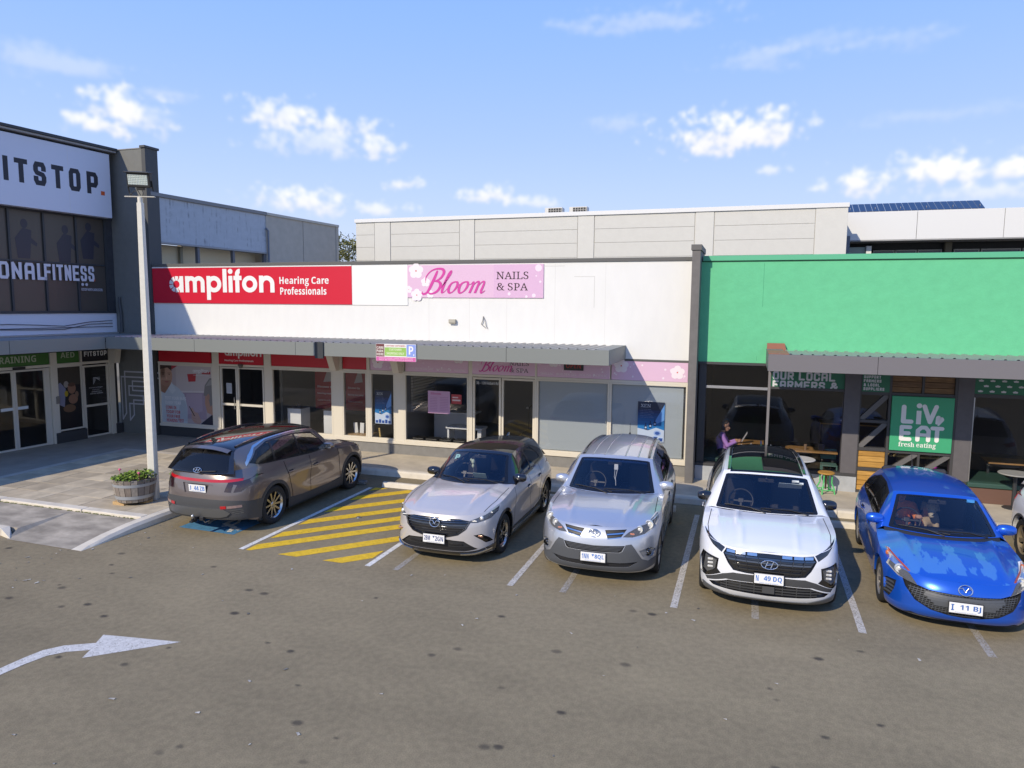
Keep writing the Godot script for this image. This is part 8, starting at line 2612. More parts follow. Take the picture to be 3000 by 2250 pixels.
	var old := [grain("timber aged", .22, .125, .055, .7, .6, .45, 0.0, 4, Vector3(.3, 2.5, 1)), grain("timber aged dark", .17, .095, .045, .7, .7, .45, 0.0, 4, Vector3(.3, 2.5, 1))]
	for q in [[3.085, 3.675], [3.725, 4.31]]:
		for k in 4: part(t, "board", bx(q[0] + .002, q[1] - .002, 2.48 + .125 * k + .003, 2.48 + .125 * (k + 1) - .003, .01, .05 + .004 * (k % 2), .004), old[k % 2])
	part(t, "low_panel", bx(3.085, 4.31, .2, .6, .0, .05), frame)
	s = solo("sign_panel", "narrow green sign of four short lines above the braced panes", "sign", bx(2.475, 3.03, 2.475, 2.98, .0, .105), mat("sign cafe green", .018, .15, .075, .5))
	w = MB.new()
	for q in [["SUPPORT", 2.775], ["FARMERS", 2.685], ["& LOCAL", 2.595], ["SUPPLIERS", 2.505]]:
		block(w, q[0], 2.50, q[1], .040, .068, .011, .016, .1065, true)
	part(s, "lettering", w, mat("letter pale grey", .62, .62, .64, .5))
	# hanging green sign
	s = solo("cafe_sign", "square green cafe sign with white block letters and a heart", "sign", bx(3.09, 4.315, 1.18, 2.41, .10, .135, .01), mat("sign cafe bright", .05, .37, .18, .5))
	w = MB.new()
	var z := .137
	glyph(w, "L", 3.29, 1.80, .25, .42, .095, z, true); rect(w, 3.59, 1.80, 3.685, 2.10, z); disc(w, 3.637, 2.21, .055, .055, z)
	var vp := PackedVector2Array([Vector2(3.74, 2.20) * 1000.0, Vector2(3.86, 1.86) * 1000.0, Vector2(3.97, 2.20) * 1000.0]); stroke(w, vp, .09, z, true)
	for q in [[4.02, 1.955, .5], [4.085, 1.925, -.6]]:
		for k in 6: disc(w, q[0] + k * .012 * (-.5 if q[2] > 0 else -.9), q[1] - k * .022, .048 - k * .005, .055 - k * .005, z + .0004 * k)
	glyph(w, "E", 3.275, 1.41, .25, .355, .085, z, true)
	stroke(w, PackedVector2Array([Vector2(3.64, 1.45) * 1000.0, Vector2(3.64, 1.66) * 1000.0, Vector2(3.71, 1.73) * 1000.0, Vector2(3.79, 1.73) * 1000.0, Vector2(3.85, 1.66) * 1000.0, Vector2(3.85, 1.45) * 1000.0]), .085, z, true); rect(w, 3.66, 1.53, 3.83, 1.60, z + .0006)
	glyph(w, "T", 3.88, 1.41, .27, .355, .085, z, true)
	text(w, "fresh eating", "R", 3.27, 1.25, 4.01, 1.39, z)
	part(s, "lettering", w, mat("letter white", .80, .80, .78, .4))
	# right window
	part(t, "transom", bx(4.68, 12.0, 2.44, 2.52, -.05, .06, .004), frame)
	for q in [[4.70, 7.6], [7.68, 9.6], [9.68, 11.9]]:
		part(t, "pane", sheet(q[0], q[1], .572, 2.44, .02), gl)
		part(t, "mullion", bx(q[1], q[1] + .08, .572, 2.98, -.06, .07, .004), frame)
	part(t, "jamb_strip", bx(4.68, 4.70, .572, 2.44, -.05, .105), mat("alloy bar", .45, .44, .43, .35, .7))
	s = solo("sign_panel", "green panel with a pattern of small white leaf marks above the right window", "sign", bx(4.69, 9.0, 2.52, 2.98, .0, .05), mat("sign cafe green", .018, .15, .075, .5))
	w = MB.new()
	for r in 4:
		for k in 20:
			var cx := 4.80 + k * .215 + (.1 if r % 2 else 0.0); var cy := 2.57 + r * .115
			for d in [[-.028, .010], [0.0, .02], [.028, .010]]: disc(w, cx + d[0], cy + d[1], .022, .014, .0515 + absf(d[0]) * .01, 8)
			rect(w, cx - .04, cy - .012, cx + .04, cy + .006, .0525)
	part(s, "leaf_pattern", w, mat("letter pale grey", .62, .62, .64, .5)).set_meta("kind", "stuff")
	var c := canopy("cafe_canopy", "grey canopy over the cafe front with a brown end patch", .40, 12.0, 2.2, .1, 3.035, 3.385, 3.33, mat("canopy plum grey", .165, .155, .16, .5), [2.44, 4.95, 7.4, 9.9], false)
	part(c, "end_flashing", bx(.40, .80, 3.387, 3.40, 1.0, 2.19), mat("flashing rust", .30, .12, .075, .6))
	var bf := MB.new()
	bf.prism(PackedVector2Array([Vector2(.41, 3.36), Vector2(.83, 3.36), Vector2(.79, 3.52), Vector2(.41, 3.52)]), .16, .24)
	part(c, "end_upstand", bf, mat("flashing rust", .30, .12, .075, .6))
	furniture()

func furniture() -> void:
	# stool on the footpath
	var t := thing("stool", "green legged stool with a round timber seat on the footpath", "stool", Vector3(1.80, .15, .44), .35)
	var st := MB.new(); st.lathe([[.001, .45], [.165, .45], [.18, .462], [.18, .478], [.165, .49], [.001, .49]], Vector3.ZERO, Vector3.UP, 28)
	part(t, "seat", st, grain("timber honey", .46, .25, .055, .55, .6, .25))
	var gm := mat("leg green", .10, .52, .16, .4)
	for k in 4:
		var a := TAU * k / 4.0 + .78
		var d := Vector3(cos(a), 0, sin(a))
		var l := MB.new()
		l.tube([d * .10 + Vector3(0, .445, 0), d * .135 + Vector3(0, .40, 0), d * .13 + Vector3(0, .25, 0), d * .19 + Vector3(0, .12, 0), d * .205], .016, 8)
		part(t, "leg", l, gm)
	for k in 4:
		var a := TAU * k / 4.0 + .78
		var d := Vector3(cos(a), 0, sin(a)) * .195; var e := Vector3(cos(a + TAU / 4), 0, sin(a + TAU / 4)) * .195
		var b := MB.new(); b.cyl(d + Vector3(0, .09, 0), e + Vector3(0, .09, 0), .012, .012, 8)
		part(t, "foot_rail", b, gm)
	var sc := MB.new(); sc.cyl(Vector3(0, .10, 0), Vector3(0, .45, 0), .018, .018, 10); sc.cyl(Vector3(0, .41, 0), Vector3(0, .45, 0), .06, .09, 12)
	part(t, "screw_post", sc, mat("post rust", .22, .10, .05, .6, .3))
	for q in [[5.46, .42, .15, .32, "round grey footpath table at the right edge of the cafe front"], [1.22, .46, .15, .34, "round white footpath table half hidden behind the white SUV"]]:
		var tb := thing("cafe_table", q[4], "table", Vector3(q[0], q[2], q[1]), 0.0, "round tables on the footpath")
		var tp := MB.new(); tp.lathe([[.001, .735], [q[3] - .01, .735], [q[3], .742], [q[3], .755], [q[3] - .01, .762], [.001, .762]], Vector3.ZERO, Vector3.UP, 36)
		part(tb, "top", tp, grain("table grey" if q[0] > 3.0 else "table white", .34 if q[0] > 3.0 else .6, .34 if q[0] > 3.0 else .6, .33 if q[0] > 3.0 else .6, .4, .5, .12))
		var p := MB.new(); p.cyl(Vector3(0, .02, 0), Vector3(0, .735, 0), .038, .038, 14)
		part(tb, "post", p, mat("table post", .055, .06, .065, .45, .4))
		var b := MB.new(); b.lathe([[.2, 0], [.2, .012], [.05, .03], [.001, .03]], Vector3.ZERO, Vector3.UP, 28)
		part(tb, "base", b, mat("table post", .055, .06, .065, .45, .4))
	# inside the cafe
	var wood := grain("timber table", .36, .20, .07, .4, .8, .3, 0.0, 4, Vector3(.3, 1, 2))
	for q in [[1.55, -.85, "timber cafe table behind the window beside the grey column"], [5.85, -1.0, "timber cafe table inside the right window"], [-.1, -1.3, "timber cafe table beside the bench behind the left window"]]:
		var tb := thing("cafe_table", q[2], "table", Vector3(q[0], .155, q[1]), 0.0, "timber tables inside the cafe")
		part(tb, "top", bx(-.58, .58, .71, .75, -.32, .32, .006), wood)
		for sx in [-.5, .5]: part(tb, "leg", bx(sx - .025, sx + .025, 0, .708, -.03, .03), mat("table post", .055, .06, .065, .45, .4))
	for q in [[-.55, -1.25, "green padded bench along the wall behind the left cafe window"], [5.15, -.55, "green padded bench end behind the right cafe window"]]:
		var bn := thing("bench", q[2], "bench", Vector3(q[0], .155, q[1]), 0.0, "padded benches inside the cafe")
		part(bn, "base", bx(-.5, .5, 0, .32, -.75, .75), mat("bench brick", .14, .075, .055, .8))
		part(bn, "cushion", bx(-.5, .5, .322, .44, -.75, .75, .03), mat("bench green", .035, .085, .07, .5))
	var tw := MB.new()
	tw.bb(-.07, .07, 0, .17, -.07, .07, .01)
	tag(part(self, "menu_block", tw, mat("menu dark", .05, .045, .05, .5)), "dark menu holder on the timber table beside the grey column", "menu holder").position = Vector3(1.78, .906, -.75)
	tw = MB.new(); tw.lathe([[.001, 0], [.03, 0], [.038, .13], [.034, .13], [.001, .1]], Vector3.ZERO, Vector3.UP, 14)
	tag(part(self, "drinking_glass", tw, mat("drink tan", .22, .15, .10, .2)), "tall iced drink on the timber table beside the grey column", "glass").position = Vector3(1.42, .906, -.72)
	tw = MB.new(); tw.x = Transform3D(Basis(Vector3(1, 0, 0), .3), Vector3.ZERO); tw.bb(-.08, .08, 0, .2, -.005, .005)
	tag(part(self, "menu_card", tw, mat("menu red", .5, .25, .24, .5)), "red and white menu card on the table in the right window", "menu card").position = Vector3(6.2, .906, -.85)
	var ct := thing("counter", "dark cafe counter at the back of the room", "counter", Vector3(3.6, .155, -3.4))
	part(ct, "body", bx(-1.6, 1.6, 0, 1.05, -.3, .3), mat("cafe counter", .05, .035, .03, .6))
	part(ct, "top", bx(-1.65, 1.65, 1.052, 1.09, -.35, .35, .005), wood)
	for k in 2:
		var sh := thing("shelf", ["pale timber shelf with pots behind the left low pane", "pale timber shelf with pots behind the right low pane"][k], "shelf", Vector3(3.40 + k * .62, .80, -.5), 0.0, "shelves behind the low panes")
		part(sh, "board", bx(-.2, .2, .14, .18, -.12, .12, .004), mat("shelf pale", .6, .45, .2, .5))
		part(sh, "bracket", bx(-.02, .02, -.65, .14, -.1, -.06), mat("table post", .055, .06, .065, .45, .4))
		var po := MB.new(); po.lathe([[.001, 0], [.06, 0], [.08, .1], [.07, .1], [.001, .08]], Vector3(0, .182, 0), Vector3.UP, 16)
		part(sh, "pot", po, mat("pot sand", .40, .33, .25, .6))
	var dr := MB.new(); dr.x = Transform3D(Basis(Vector3(0, 0, 1), .25), Vector3(4.05, .72, -.42)); dr.ball(Vector3.ZERO, Vector3(.16, .05, .06), 10, 6); dr.ball(Vector3(.1, .05, 0), Vector3(.1, .04, .05), 10, 6)
	solo("cushion", "crumpled magenta cloth behind the right low pane", "cloth", dr, mat("cloth magenta", .45, .02, .42, .7))
	var cr := thing("chair", "pale green metal chair leg side at the foot of the window beside the column", "chair", Vector3(1.95, .155, -.6))
	part(cr, "seat", bx(-.18, .18, .43, .46, -.18, .18, .01), mat("chair mint", .10, .20, .18, .5))
	part(cr, "back", bx(-.18, .18, .55, .8, -.2, -.17, .01), mat("chair mint", .10, .20, .18, .5))
	for q in [[-.16, -.16], [.16, -.16], [-.16, .16], [.16, .16]]: part(cr, "leg", bx(q[0] - .015, q[0] + .015, 0, .43, q[1] - .015, q[1] + .015), mat("chair mint", .10, .20, .18, .5))
	# lamp post with floodlight, chain and lock
	var lp := thing("lamp_post", "white square lamp post with a black floodlight beside the planter barrels", "lamp post", Vector3(-11.97, .15, 5.98), .38)
	var po := MB.new()
	var pr := [[.092, 0.0], [.092, .02], [.088, .3], [.056, 6.22]]
	for k in 3:
		var a: Array = pr[k]; var b: Array = pr[k + 1]
		for i in 8:
			# square tube with cut corners
			var f := func(n: int, r: float, y: float) -> Vector3:
				var q: Array = [[1, .72], [.72, 1], [-.72, 1], [-1, .72], [-1, -.72], [-.72, -1], [.72, -1], [1, -.72]][n % 8]
				return Vector3(q[0] * r, y, q[1] * r)
			po.quad(f.call(i + 1, a[0], a[1]), f.call(i, a[0], a[1]), f.call(i, b[0], b[1]), f.call(i + 1, b[0], b[1]))
	po.cyl(Vector3(0, 6.2, 0), Vector3(0, 6.33, 0), .05, .05, 12)
	part(lp, "post", po, grain("post white", .70, .67, .58, .5, 1.0, .08))
	var br := MB.new(); br.bb(-.30, .30, 6.33, 6.352, -.03, .03, .004)
	part(lp, "cross_arm", br, mat("arm galvanised", .5, .48, .42, .5, .4))
	var fl := Node3D.new(); fl.name = "floodlight"; lp.add_child(fl, true)
	fl.position = Vector3(.02, 6.66, .04); fl.rotation = Vector3(.18, -.20, -.06)
	part(fl, "housing", bx(-.26, .26, -.14, .16, -.06, .05, .02), mat("flood black", .02, .02, .021, .45))
	part(fl, "hood", bx(-.275, .275, .15, .175, -.08, .10, .008), mat("flood black", .02, .02, .021, .45))
	var le := MB.new()
	le.bb(-.215, .215, -.085, .115, .052, .056)
	part(fl, "lamp_glass", le, mat("led lens", .45, .52, .50, .15))
	var led := MB.new()
	for i in 12:
		for j in 6: led.ball(Vector3(-.195 + i * .0355, -.07 + j * .034, .058), Vector3(.011, .011, .008), 6, 4)
	stuff("led_array", led, mat("led bright", .66, .70, .66, .1), fl)
	var yk := MB.new(); yk.tube([Vector3(-.27, 0, 0), Vector3(-.27, -.26, -.03), Vector3(-.2, -.30, -.03)], .014, 6); yk.tube([Vector3(.27, 0, 0), Vector3(.27, -.20, -.03)], .014, 6); yk.bb(-.07, .09, -.19, -.14, -.04, .03, .008)
	part(fl, "yoke", yk, mat("flood black", .02, .02, .021, .45))
	var wi := MB.new(); wi.tube([Vector3(-.2, 6.35, .02), Vector3(-.1, 6.44, .04), Vector3(-.02, 6.46, .04), Vector3(.03, 6.36, .02)], .007, 5); wi.tube([Vector3(.05, 6.5, .03), Vector3(.08, 6.42, .03), Vector3(.06, 6.35, .02)], .007, 5)
	part(lp, "wire", wi, mat("black plastic", .02, .02, .022, .5))
	var ck := MB.new(); ck.cyl(Vector3(-12.18, .21, 6.12), Vector3(-11.84, .21, 6.22), .06, .06, 14)
	ck.cyl(Vector3(-11.95, .21, 6.19), Vector3(-11.88, .21, 6.21), .075, .075, 14)
	ck.tube([Vector3(-12.1, .24, 6.14), Vector3(-12.2, .42, 6.14)], .012, 6)
	solo("pole_clamp", "black metal clamp tube lying at the foot of the lamp post", "clamp", ck, mat("clamp black", .03, .03, .03, .5, .3))
	barrel(Vector3(-12.13, .15, 6.32), "half barrel planter with leafy green plants left of the lamp post", .42, 1)
	barrel(Vector3(-11.36, .15, 5.55), "half barrel planter partly hidden behind the taupe SUV", .42, 2)

func barrel(at: Vector3, label: String, r: float, sd: int) -> void:
	var t := thing("barrel_planter", label, "planter", at, 0.0, "half barrel planters")
	var rg := RandomNumberGenerator.new(); rg.seed = 60 + sd
	var n := 20
	var prof := [[.82, .07], [.90, .22], [.965, .38], [1.0, .54]]
	for k in n:
		var a0 := TAU * k / n + .012; var a1 := TAU * (k + 1) / n - .012
		var b := MB.new()
		var g := rg.randf_range(.75, 1.15)
		for i in 3:
			var p0: Array = prof[i]; var p1: Array = prof[i + 1]
			var q := []
			for w in [[a0, p0], [a1, p0], [a1, p1], [a0, p1]]: q.append(Vector3(cos(w[0]) * r * w[1][0], w[1][1], sin(w[0]) * r * w[1][0]))
			b.quad(q[1], q[0], q[3], q[2])
			if i == 2: b.quad(q[2], q[3], q[3] * Vector3(.92, 1, .92), q[2] * Vector3(.92, 1, .92))
		part(t, "stave", b, grain("stave %d" % (k % 4), [.27, .22, .30, .20][k % 4], [.235, .185, .265, .165][k % 4], [.20, .155, .225, .135][k % 4], .85, .35, .35, 0.0, 4, Vector3(2.4, .3, 2.4)))
	for h in [[.905, .985, .40, .06], [.83, .90, .14, .07]]:
		var b := MB.new()
		b.lathe([[r * (.90 + (h[2] - .22) * .36) + .006, h[2]], [r * (.90 + (h[2] + h[3] - .22) * .36) + .007, h[2] + h[3]]], Vector3.ZERO, Vector3.UP, 40)
		part(t, "hoop", b, mat("hoop zinc", .38, .40, .42, .5, .4))
	var soil := MB.new(); soil.cyl(Vector3(0, .06, 0), Vector3(0, .49, 0), r * .8, r * .95, 24)
	part(t, "soil", soil, mat("soil", .03, .022, .015, .95))
	for q in [[-.14, .2, .30], [.16, -.1, .26]]:
		part(t, "timber_block", bx(q[0] - .15, q[0] + .15, 0, .068, q[1] - .06, q[1] + .07 + .04, .004), grain("block timber", .50, .33, .15, .7, .4, .25))
	var lv := MB.new()
	for k in 620:
		var a := rg.randf() * TAU; var rr := r * .95 * sqrt(rg.randf())
		var h := .52 + .15 * rg.randf() * (1.25 - rr / r) + (.10 if (cos(a) > .5 and sd == 1) else 0.0) * rg.randf()
		if rr > r * .85: h = .50 + rg.randf() * .10; rr *= 1.06
		var p := Vector3(cos(a) * rr, h, sin(a) * rr)
		var nn := Vector3(rg.randfn() * .5, 1.0, rg.randfn() * .5).normalized()
		var e1 := nn.cross(Vector3(rg.randfn(), rg.randfn(), rg.randfn())).normalized() * rg.randf_range(.025, .045); var e2 := nn.cross(e1).normalized() * e1.length() * .65
		var v := rg.randf_range(.7, 1.5)
		lv.col = Color(.16 * v, .24 * v, .022 * v) if rg.randf() < .8 else Color(.09 * v, .15 * v, .02 * v)
		lv.tri(p - e1, p - e2 * .9, p + e2 * .9) ; lv.tri(p + e1, p + e2 * .9, p - e2 * .9)
	part(t, "leaves", lv, matv("leaf tint", .6)).set_meta("kind", "stuff")
	for q in ([[-.28, .70, .1], [.28, .68, .15]] if sd == 1 else [[.1, .78, .1]]):
		var f := MB.new()
		f.ball(Vector3(q[0], q[1], q[2]), Vector3(.03, .025, .03), 8, 6)
		f.cyl(Vector3(q[0], .5, q[2]), Vector3(q[0], q[1], q[2]), .004, .004, 5)
		part(t, "flower", f, mat("petal pink", .65, .12, .22, .6))

# ---------------------------------------------------------------- people and the dog: bones joined by a smooth field, skinned by surface nets
func blob(bones: Array, cell: float, k := 0.03) -> MB:
	var lo := Vector3(9e9, 9e9, 9e9); var hi := -lo
	for b: Array in bones:
		var r := maxf(b[2], b[3]) + k + cell * 2.0
		lo = lo.min(b[0] - Vector3(r, r, r)).min(b[1] - Vector3(r, r, r)); hi = hi.max(b[0] + Vector3(r, r, r)).max(b[1] + Vector3(r, r, r))
	var nx := int((hi.x - lo.x) / cell) + 2; var ny := int((hi.y - lo.y) / cell) + 2; var nz := int((hi.z - lo.z) / cell) + 2
	var f := PackedFloat32Array(); f.resize(nx * ny * nz); f.fill(9.0)
	var own := PackedByteArray(); own.resize(nx * ny * nz)
	var near := PackedFloat32Array(); near.resize(nx * ny * nz); near.fill(9.0)
	for bi in bones.size():
		var a: Vector3 = bones[bi][0]; var e: Vector3 = bones[bi][1]; var ra: float = bones[bi][2]; var rb: float = bones[bi][3]
		var m := maxf(ra, rb) + k + cell * 1.5
		var l := ((a.min(e) - Vector3(m, m, m) - lo) / cell).floor(); var h := ((a.max(e) + Vector3(m, m, m) - lo) / cell).ceil()
		var ab := e - a; var q := maxf(ab.length_squared(), 1e-8)
		for z in range(maxi(0, int(l.z)), mini(nz - 1, int(h.z)) + 1):
			for y in range(maxi(0, int(l.y)), mini(ny - 1, int(h.y)) + 1):
				for x in range(maxi(0, int(l.x)), mini(nx - 1, int(h.x)) + 1):
					var p := lo + Vector3(x, y, z) * cell
					var t := clampf((p - a).dot(ab) / q, 0.0, 1.0)
					var d := p.distance_to(a + ab * t) - lerpf(ra, rb, t)
					var i := x + nx * (y + ny * z)
					if d < near[i]: near[i] = d; own[i] = bi
					var g := clampf(0.5 + 0.5 * (f[i] - d) / k, 0.0, 1.0)
					f[i] = lerpf(f[i], d, g) - k * g * (1.0 - g) if f[i] < 8.0 else d
	var at := {}
	var nm := {}
	for z in nz - 1:
		for y in ny - 1:
			for x in nx - 1:
				var i := x + nx * (y + ny * z)
				var s := Vector3.ZERO; var n := 0
				var c := []
				var neg := 0
				for w in 8:
					var v := f[i + (w & 1) + nx * (((w >> 1) & 1) + ny * (w >> 2))]
					c.append(v)
					if v < 0.0: neg += 1
				if neg == 0 or neg == 8: continue
				for w in 8:
					for ax in [1, 2, 4]:
						if w & ax or (c[w] < 0.0) == (c[w | ax] < 0.0): continue
						var t: float = c[w] / (c[w] - c[w | ax])
						var p := Vector3(w & 1, (w >> 1) & 1, w >> 2)
						s += p + Vector3(1 if ax == 1 else 0, 1 if ax == 2 else 0, 1 if ax == 4 else 0) * t; n += 1
				at[i] = lo + (Vector3(x, y, z) + s / n) * cell
				nm[i] = Vector3(c[1] + c[3] + c[5] + c[7] - c[0] - c[2] - c[4] - c[6], c[2] + c[3] + c[6] + c[7] - c[0] - c[1] - c[4] - c[5], c[4] + c[5] + c[6] + c[7] - c[0] - c[1] - c[2] - c[3]).normalized()
	var mb := MB.new()
	var st := [1, nx, nx * ny]
	for z in range(1, nz - 1):
		for y in range(1, ny - 1):
			for x in range(1, nx - 1):
				var i := x + nx * (y + ny * z)
				for ax in 3:
					var j: int = i + st[ax]
					if (f[i] < 0.0) == (f[j] < 0.0): continue
					var u: int = st[(ax + 1) % 3]; var v: int = st[(ax + 2) % 3]
					var q := [i - u - v, i - v, i, i - u]
					if not (at.has(q[0]) and at.has(q[1]) and at.has(q[2]) and at.has(q[3])): continue
					mb.col = bones[own[i if f[i] < 0.0 else j]][4]
					mb.tris(at[q[0]], at[q[1]], at[q[2]], nm[q[0]], nm[q[1]], nm[q[2]])
					mb.tris(at[q[0]], at[q[2]], at[q[3]], nm[q[0]], nm[q[2]], nm[q[3]])
	return mb

func limb_hand(bones: Array, wrist: Vector3, grip: Vector3, skin: Color) -> void:     # palm, four curled fingers and a thumb round a bar at `grip`
	bones.append([wrist, wrist.lerp(grip, .7), .028, .034, skin])
	var d := (grip - wrist).normalized()
	var s := d.cross(Vector3.UP).normalized()
	for i in 4:
		var o := s * (-.03 + i * .02)
		bones.append([wrist.lerp(grip, .7) + o, grip + o + Vector3(0, .022, 0), .011, .010, skin])
		bones.append([grip + o + Vector3(0, .022, 0), grip + o + d * .026 + Vector3(0, -.012, 0), .010, .008, skin])
	bones.append([wrist.lerp(grip, .4) - s * .03, grip - s * .045 + Vector3(0, -.012, 0), .012, .010, skin])

func head_of(o: Node3D, c: Vector3, fwd: Vector3, skin: Color, hair: Color, cap: bool) -> void:
	var rt := fwd.cross(Vector3.UP).normalized()
	var b := [[c + Vector3(0, .03, 0) - fwd * .015, c + Vector3(0, .05, 0), .092, .09, skin], [c - Vector3(0, .05, 0) + fwd * .03, c - Vector3(0, .08, 0) + fwd * .045, .062, .045, skin],
		[c + fwd * .085 + Vector3(0, .01, 0), c + fwd * .108 - Vector3(0, .025, 0), .014, .019, skin], [c + rt * .092 - Vector3(0, .01, 0), c + rt * .095 + Vector3(0, .03, 0), .016, .02, skin], [c - rt * .092 - Vector3(0, .01, 0), c - rt * .095 + Vector3(0, .03, 0), .016, .02, skin]]
	var hb := blob(b, .007, .02)
	part(o, "head", hb, matv("figure tint", .7))
	var e := MB.new()
	e.col = Color(.02, .015, .012)
	for s in [-1.0, 1.0]:
		e.ball(c + fwd * .088 + rt * .034 * s + Vector3(0, .018, 0), Vector3(.011, .008, .011), 8, 6)
		e.ball(c + fwd * .088 + rt * .034 * s + Vector3(0, .036, 0), Vector3(.016, .005, .016), 8, 6)
	e.col = Color(.28, .09, .07)
	e.ball(c + fwd * .088 - Vector3(0, .058, 0), Vector3(.024, .006, .024), 8, 6)
	part(o, "face", e, matv("figure tint", .7))
	var hm := MB.new(); hm.col = hair
	hm.ball(c + Vector3(0, .068, 0) - fwd * .02, Vector3(.102, .078, .102), 16, 10)
	if cap:
		hm.col = hair
		hm.ball(c + fwd * .11 + Vector3(0, .062, 0), Vector3(.07, .012, .07), 12, 6)
	else: hm.ball(c - fwd * .05 - Vector3(0, .02, 0), Vector3(.085, .13, .085), 14, 8)
	part(o, "hat" if cap else "hair", hm, matv("figure tint", .7))

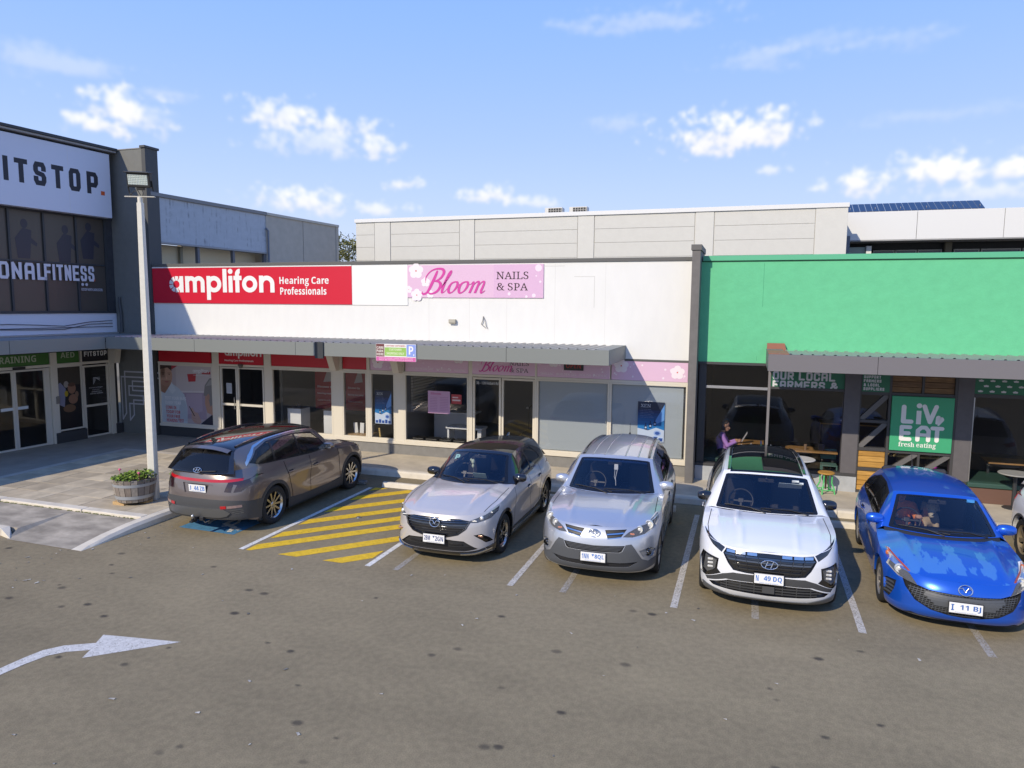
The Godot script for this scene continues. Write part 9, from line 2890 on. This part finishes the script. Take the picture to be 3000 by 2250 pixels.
func people() -> void:
	var skin := Color(.42, .235, .16)
	var hatch := Transform3D(Basis(Vector3.UP, -PI / 2 - .025), Vector3(2.93, 0, 4.92)).scaled_local(Vector3.ONE * 1.04)
	var o := thing("person", "driver in an orange work shirt and dark cap inside the blue hatchback", "person")
	o.transform = hatch
	var sh := Color(.80, .25, .05); var tr := Color(.03, .035, .05)
	var z := .36
	var b := [[Vector3(-.40, .60, z - .09), Vector3(-.40, .60, z + .09), .13, .13, tr], [Vector3(-.43, .66, z), Vector3(-.50, .88, z), .155, .165, sh], [Vector3(-.51, .96, z - .11), Vector3(-.51, .96, z + .11), .095, .095, sh], [Vector3(-.50, 1.02, z), Vector3(-.46, 1.12, z), .06, .055, skin]]
	for s in [-1.0, 1.0]:
		var el := Vector3(-.24, .76, z + .25 * s); var wr := Vector3(.04, .90, z + .16 * s)
		b.append([Vector3(-.50, .97, z + .18 * s), el, .068, .052, sh]); b.append([el, el.lerp(wr, .35), .05, .046, sh]); b.append([el.lerp(wr, .35), wr, .042, .03, skin])
		limb_hand(b, wr, Vector3(.13, .95, z + .165 * s), skin)
		b.append([Vector3(-.36, .60, z + .1 * s), Vector3(.06, .66, z + .13 * s), .085, .065, tr]); b.append([Vector3(.06, .66, z + .13 * s), Vector3(.30, .40, z + .12 * s), .06, .045, tr])
	part(o, "body", blob(b, .0125), matv("figure tint", .7))
	head_of(o, Vector3(-.41, 1.20, z), Vector3(.97, -.22, 0).normalized(), skin, Color(.05, .03, .03), true)
	var d := thing("dog", "shaggy tan dog sitting beside the driver in the blue hatchback", "dog")
	d.transform = hatch
	var t1 := Color(.42, .34, .22); var t2 := Color(.22, .17, .11); var t3 := Color(.5, .45, .36)
	var y := .0
	b = [[Vector3(-.62, .62, -.08), Vector3(-.42, .82, -.06), .15, .13, t1], [Vector3(-.42, .82, -.06), Vector3(-.33, .98, -.04), .10, .085, t1], [Vector3(-.33, 1.0, -.04), Vector3(-.27, 1.02, -.04), .10, .085, t1], [Vector3(-.26, .98, -.04), Vector3(-.13, .93, -.03), .055, .04, t3], [Vector3(-.115, .94, -.03), Vector3(-.105, .94, -.03), .018, .016, Color(.01, .01, .01)],
		[Vector3(-.34, 1.08, .05), Vector3(-.31, .98, .085), .03, .018, t2], [Vector3(-.34, 1.08, -.13), Vector3(-.31, .98, -.165), .03, .018, t2], [Vector3(-.38, .80, .02), Vector3(-.26, .58, .03), .05, .036, t1], [Vector3(-.26, .58, .03), Vector3(-.18, .54, .03), .036, .03, t3], [Vector3(-.38, .80, -.14), Vector3(-.26, .58, -.15), .05, .036, t1], [Vector3(-.26, .58, -.15), Vector3(-.18, .54, -.15), .036, .03, t3],
		[Vector3(-.62, .60, .02), Vector3(-.44, .58, .06), .09, .05, t1], [Vector3(-.62, .60, -.18), Vector3(-.44, .58, -.22), .09, .05, t1], [Vector3(-.72, .58, -.08), Vector3(-.82, .72, -.02), .04, .02, t1]]
	part(d, "body", blob(b, .012), matv("figure tint", .7))
	var ey := MB.new(); ey.col = Color(.01, .01, .01)
	for s in [-1.0, 1.0]: ey.ball(Vector3(-.205, 1.02, -.04 + .04 * s), Vector3(.012, .012, .012), 8, 6)
	part(d, "eyes", ey, matv("figure tint", .7))
	# the woman in the cafe
	o = thing("person", "seated person in a lilac top on the bench behind the left cafe window", "person", Vector3(-.52, .155, -1.05))
	var li := Color(.42, .22, .62)
	b = [[Vector3(0, .50, -.09), Vector3(0, .50, .09), .125, .125, tr], [Vector3(0, .56, 0), Vector3(-.03, .80, 0), .14, .15, li], [Vector3(-.02, .92, -.10), Vector3(-.02, .92, .10), .085, .085, li], [Vector3(-.02, .98, 0), Vector3(.01, 1.08, 0), .052, .048, skin]]
	for s in [-1.0, 1.0]:
		var el := Vector3(.12, .70, .21 * s); var wr := Vector3(.33, .80, .10 * s)
		b.append([Vector3(-.02, .93, .165 * s), el, .062, .052, li]); b.append([el, wr.lerp(el, .2), .05, .042, li]); b.append([wr.lerp(el, .2), wr, .03, .028, skin])
		limb_hand(b, wr, Vector3(.41, .80, .06 * s), skin)
		b.append([Vector3(.04, .49, .09 * s), Vector3(.42, .50, .10 * s), .08, .06, tr]); b.append([Vector3(.42, .50, .10 * s), Vector3(.44, .08, .10 * s), .055, .04, tr]); b.append([Vector3(.43, .05, .10 * s), Vector3(.56, .035, .10 * s), .04, .035, Color(.03, .03, .03)])
	part(o, "body", blob(b, .0135), matv("figure tint", .7))
	head_of(o, Vector3(.05, 1.17, 0), Vector3(.95, -.3, 0).normalized(), skin, Color(.035, .02, .012), false)
	var pa := MB.new(); pa.x = Transform3D(Basis(Vector3(0, 0, 1), -.5), Vector3(-.06, .96, -1.05)); pa.bb(-.005, .005, 0, .26, -.12, .12)
	solo("menu_card", "pale menu card held by the person in the lilac top", "menu card", pa, mat("card pale", .5, .5, .55, .5))

func _ready() -> void:
	var cam := Camera3D.new()
	cam.name = "camera"
	cam.fov = 56.645
	cam.near = 0.1
	cam.far = 900.0
	add_child(cam)
	cam.position = Vector3(0, 4.33, 17.75)
	cam.basis = Basis(Vector3.UP, deg_to_rad(18.33)) * Basis(Vector3.RIGHT, deg_to_rad(-6.262)) * Basis(Vector3.BACK, deg_to_rad(.465))
	var we := WorldEnvironment.new()
	we.name = "world"
	var e := Environment.new()
	we.environment = e
	add_child(we)
	e.background_mode = Environment.BG_SKY
	e.sky = Sky.new()
	e.sky.sky_material = make_sky()
	e.background_energy_multiplier = 0.92
	e.tonemap_mode = Environment.TONE_MAPPER_LINEAR
	e.tonemap_exposure = 1.09
	e.sdfgi_enabled = true; e.ssao_enabled = true; e.ssil_enabled = true
	var sun := DirectionalLight3D.new()
	sun.name = "sun"
	add_child(sun)
	sun.look_at_from_position(Vector3(-.42, .74, 1.0), Vector3.ZERO)
	sun.light_energy = 1.2
	sun.light_color = Color(1.0, .945, .85)
	sun.light_angular_distance = 0.53
	sun.shadow_enabled = true
	ground()
	white_shops()
	gym()
	back_buildings()
	cafe()
	cars()
	people()
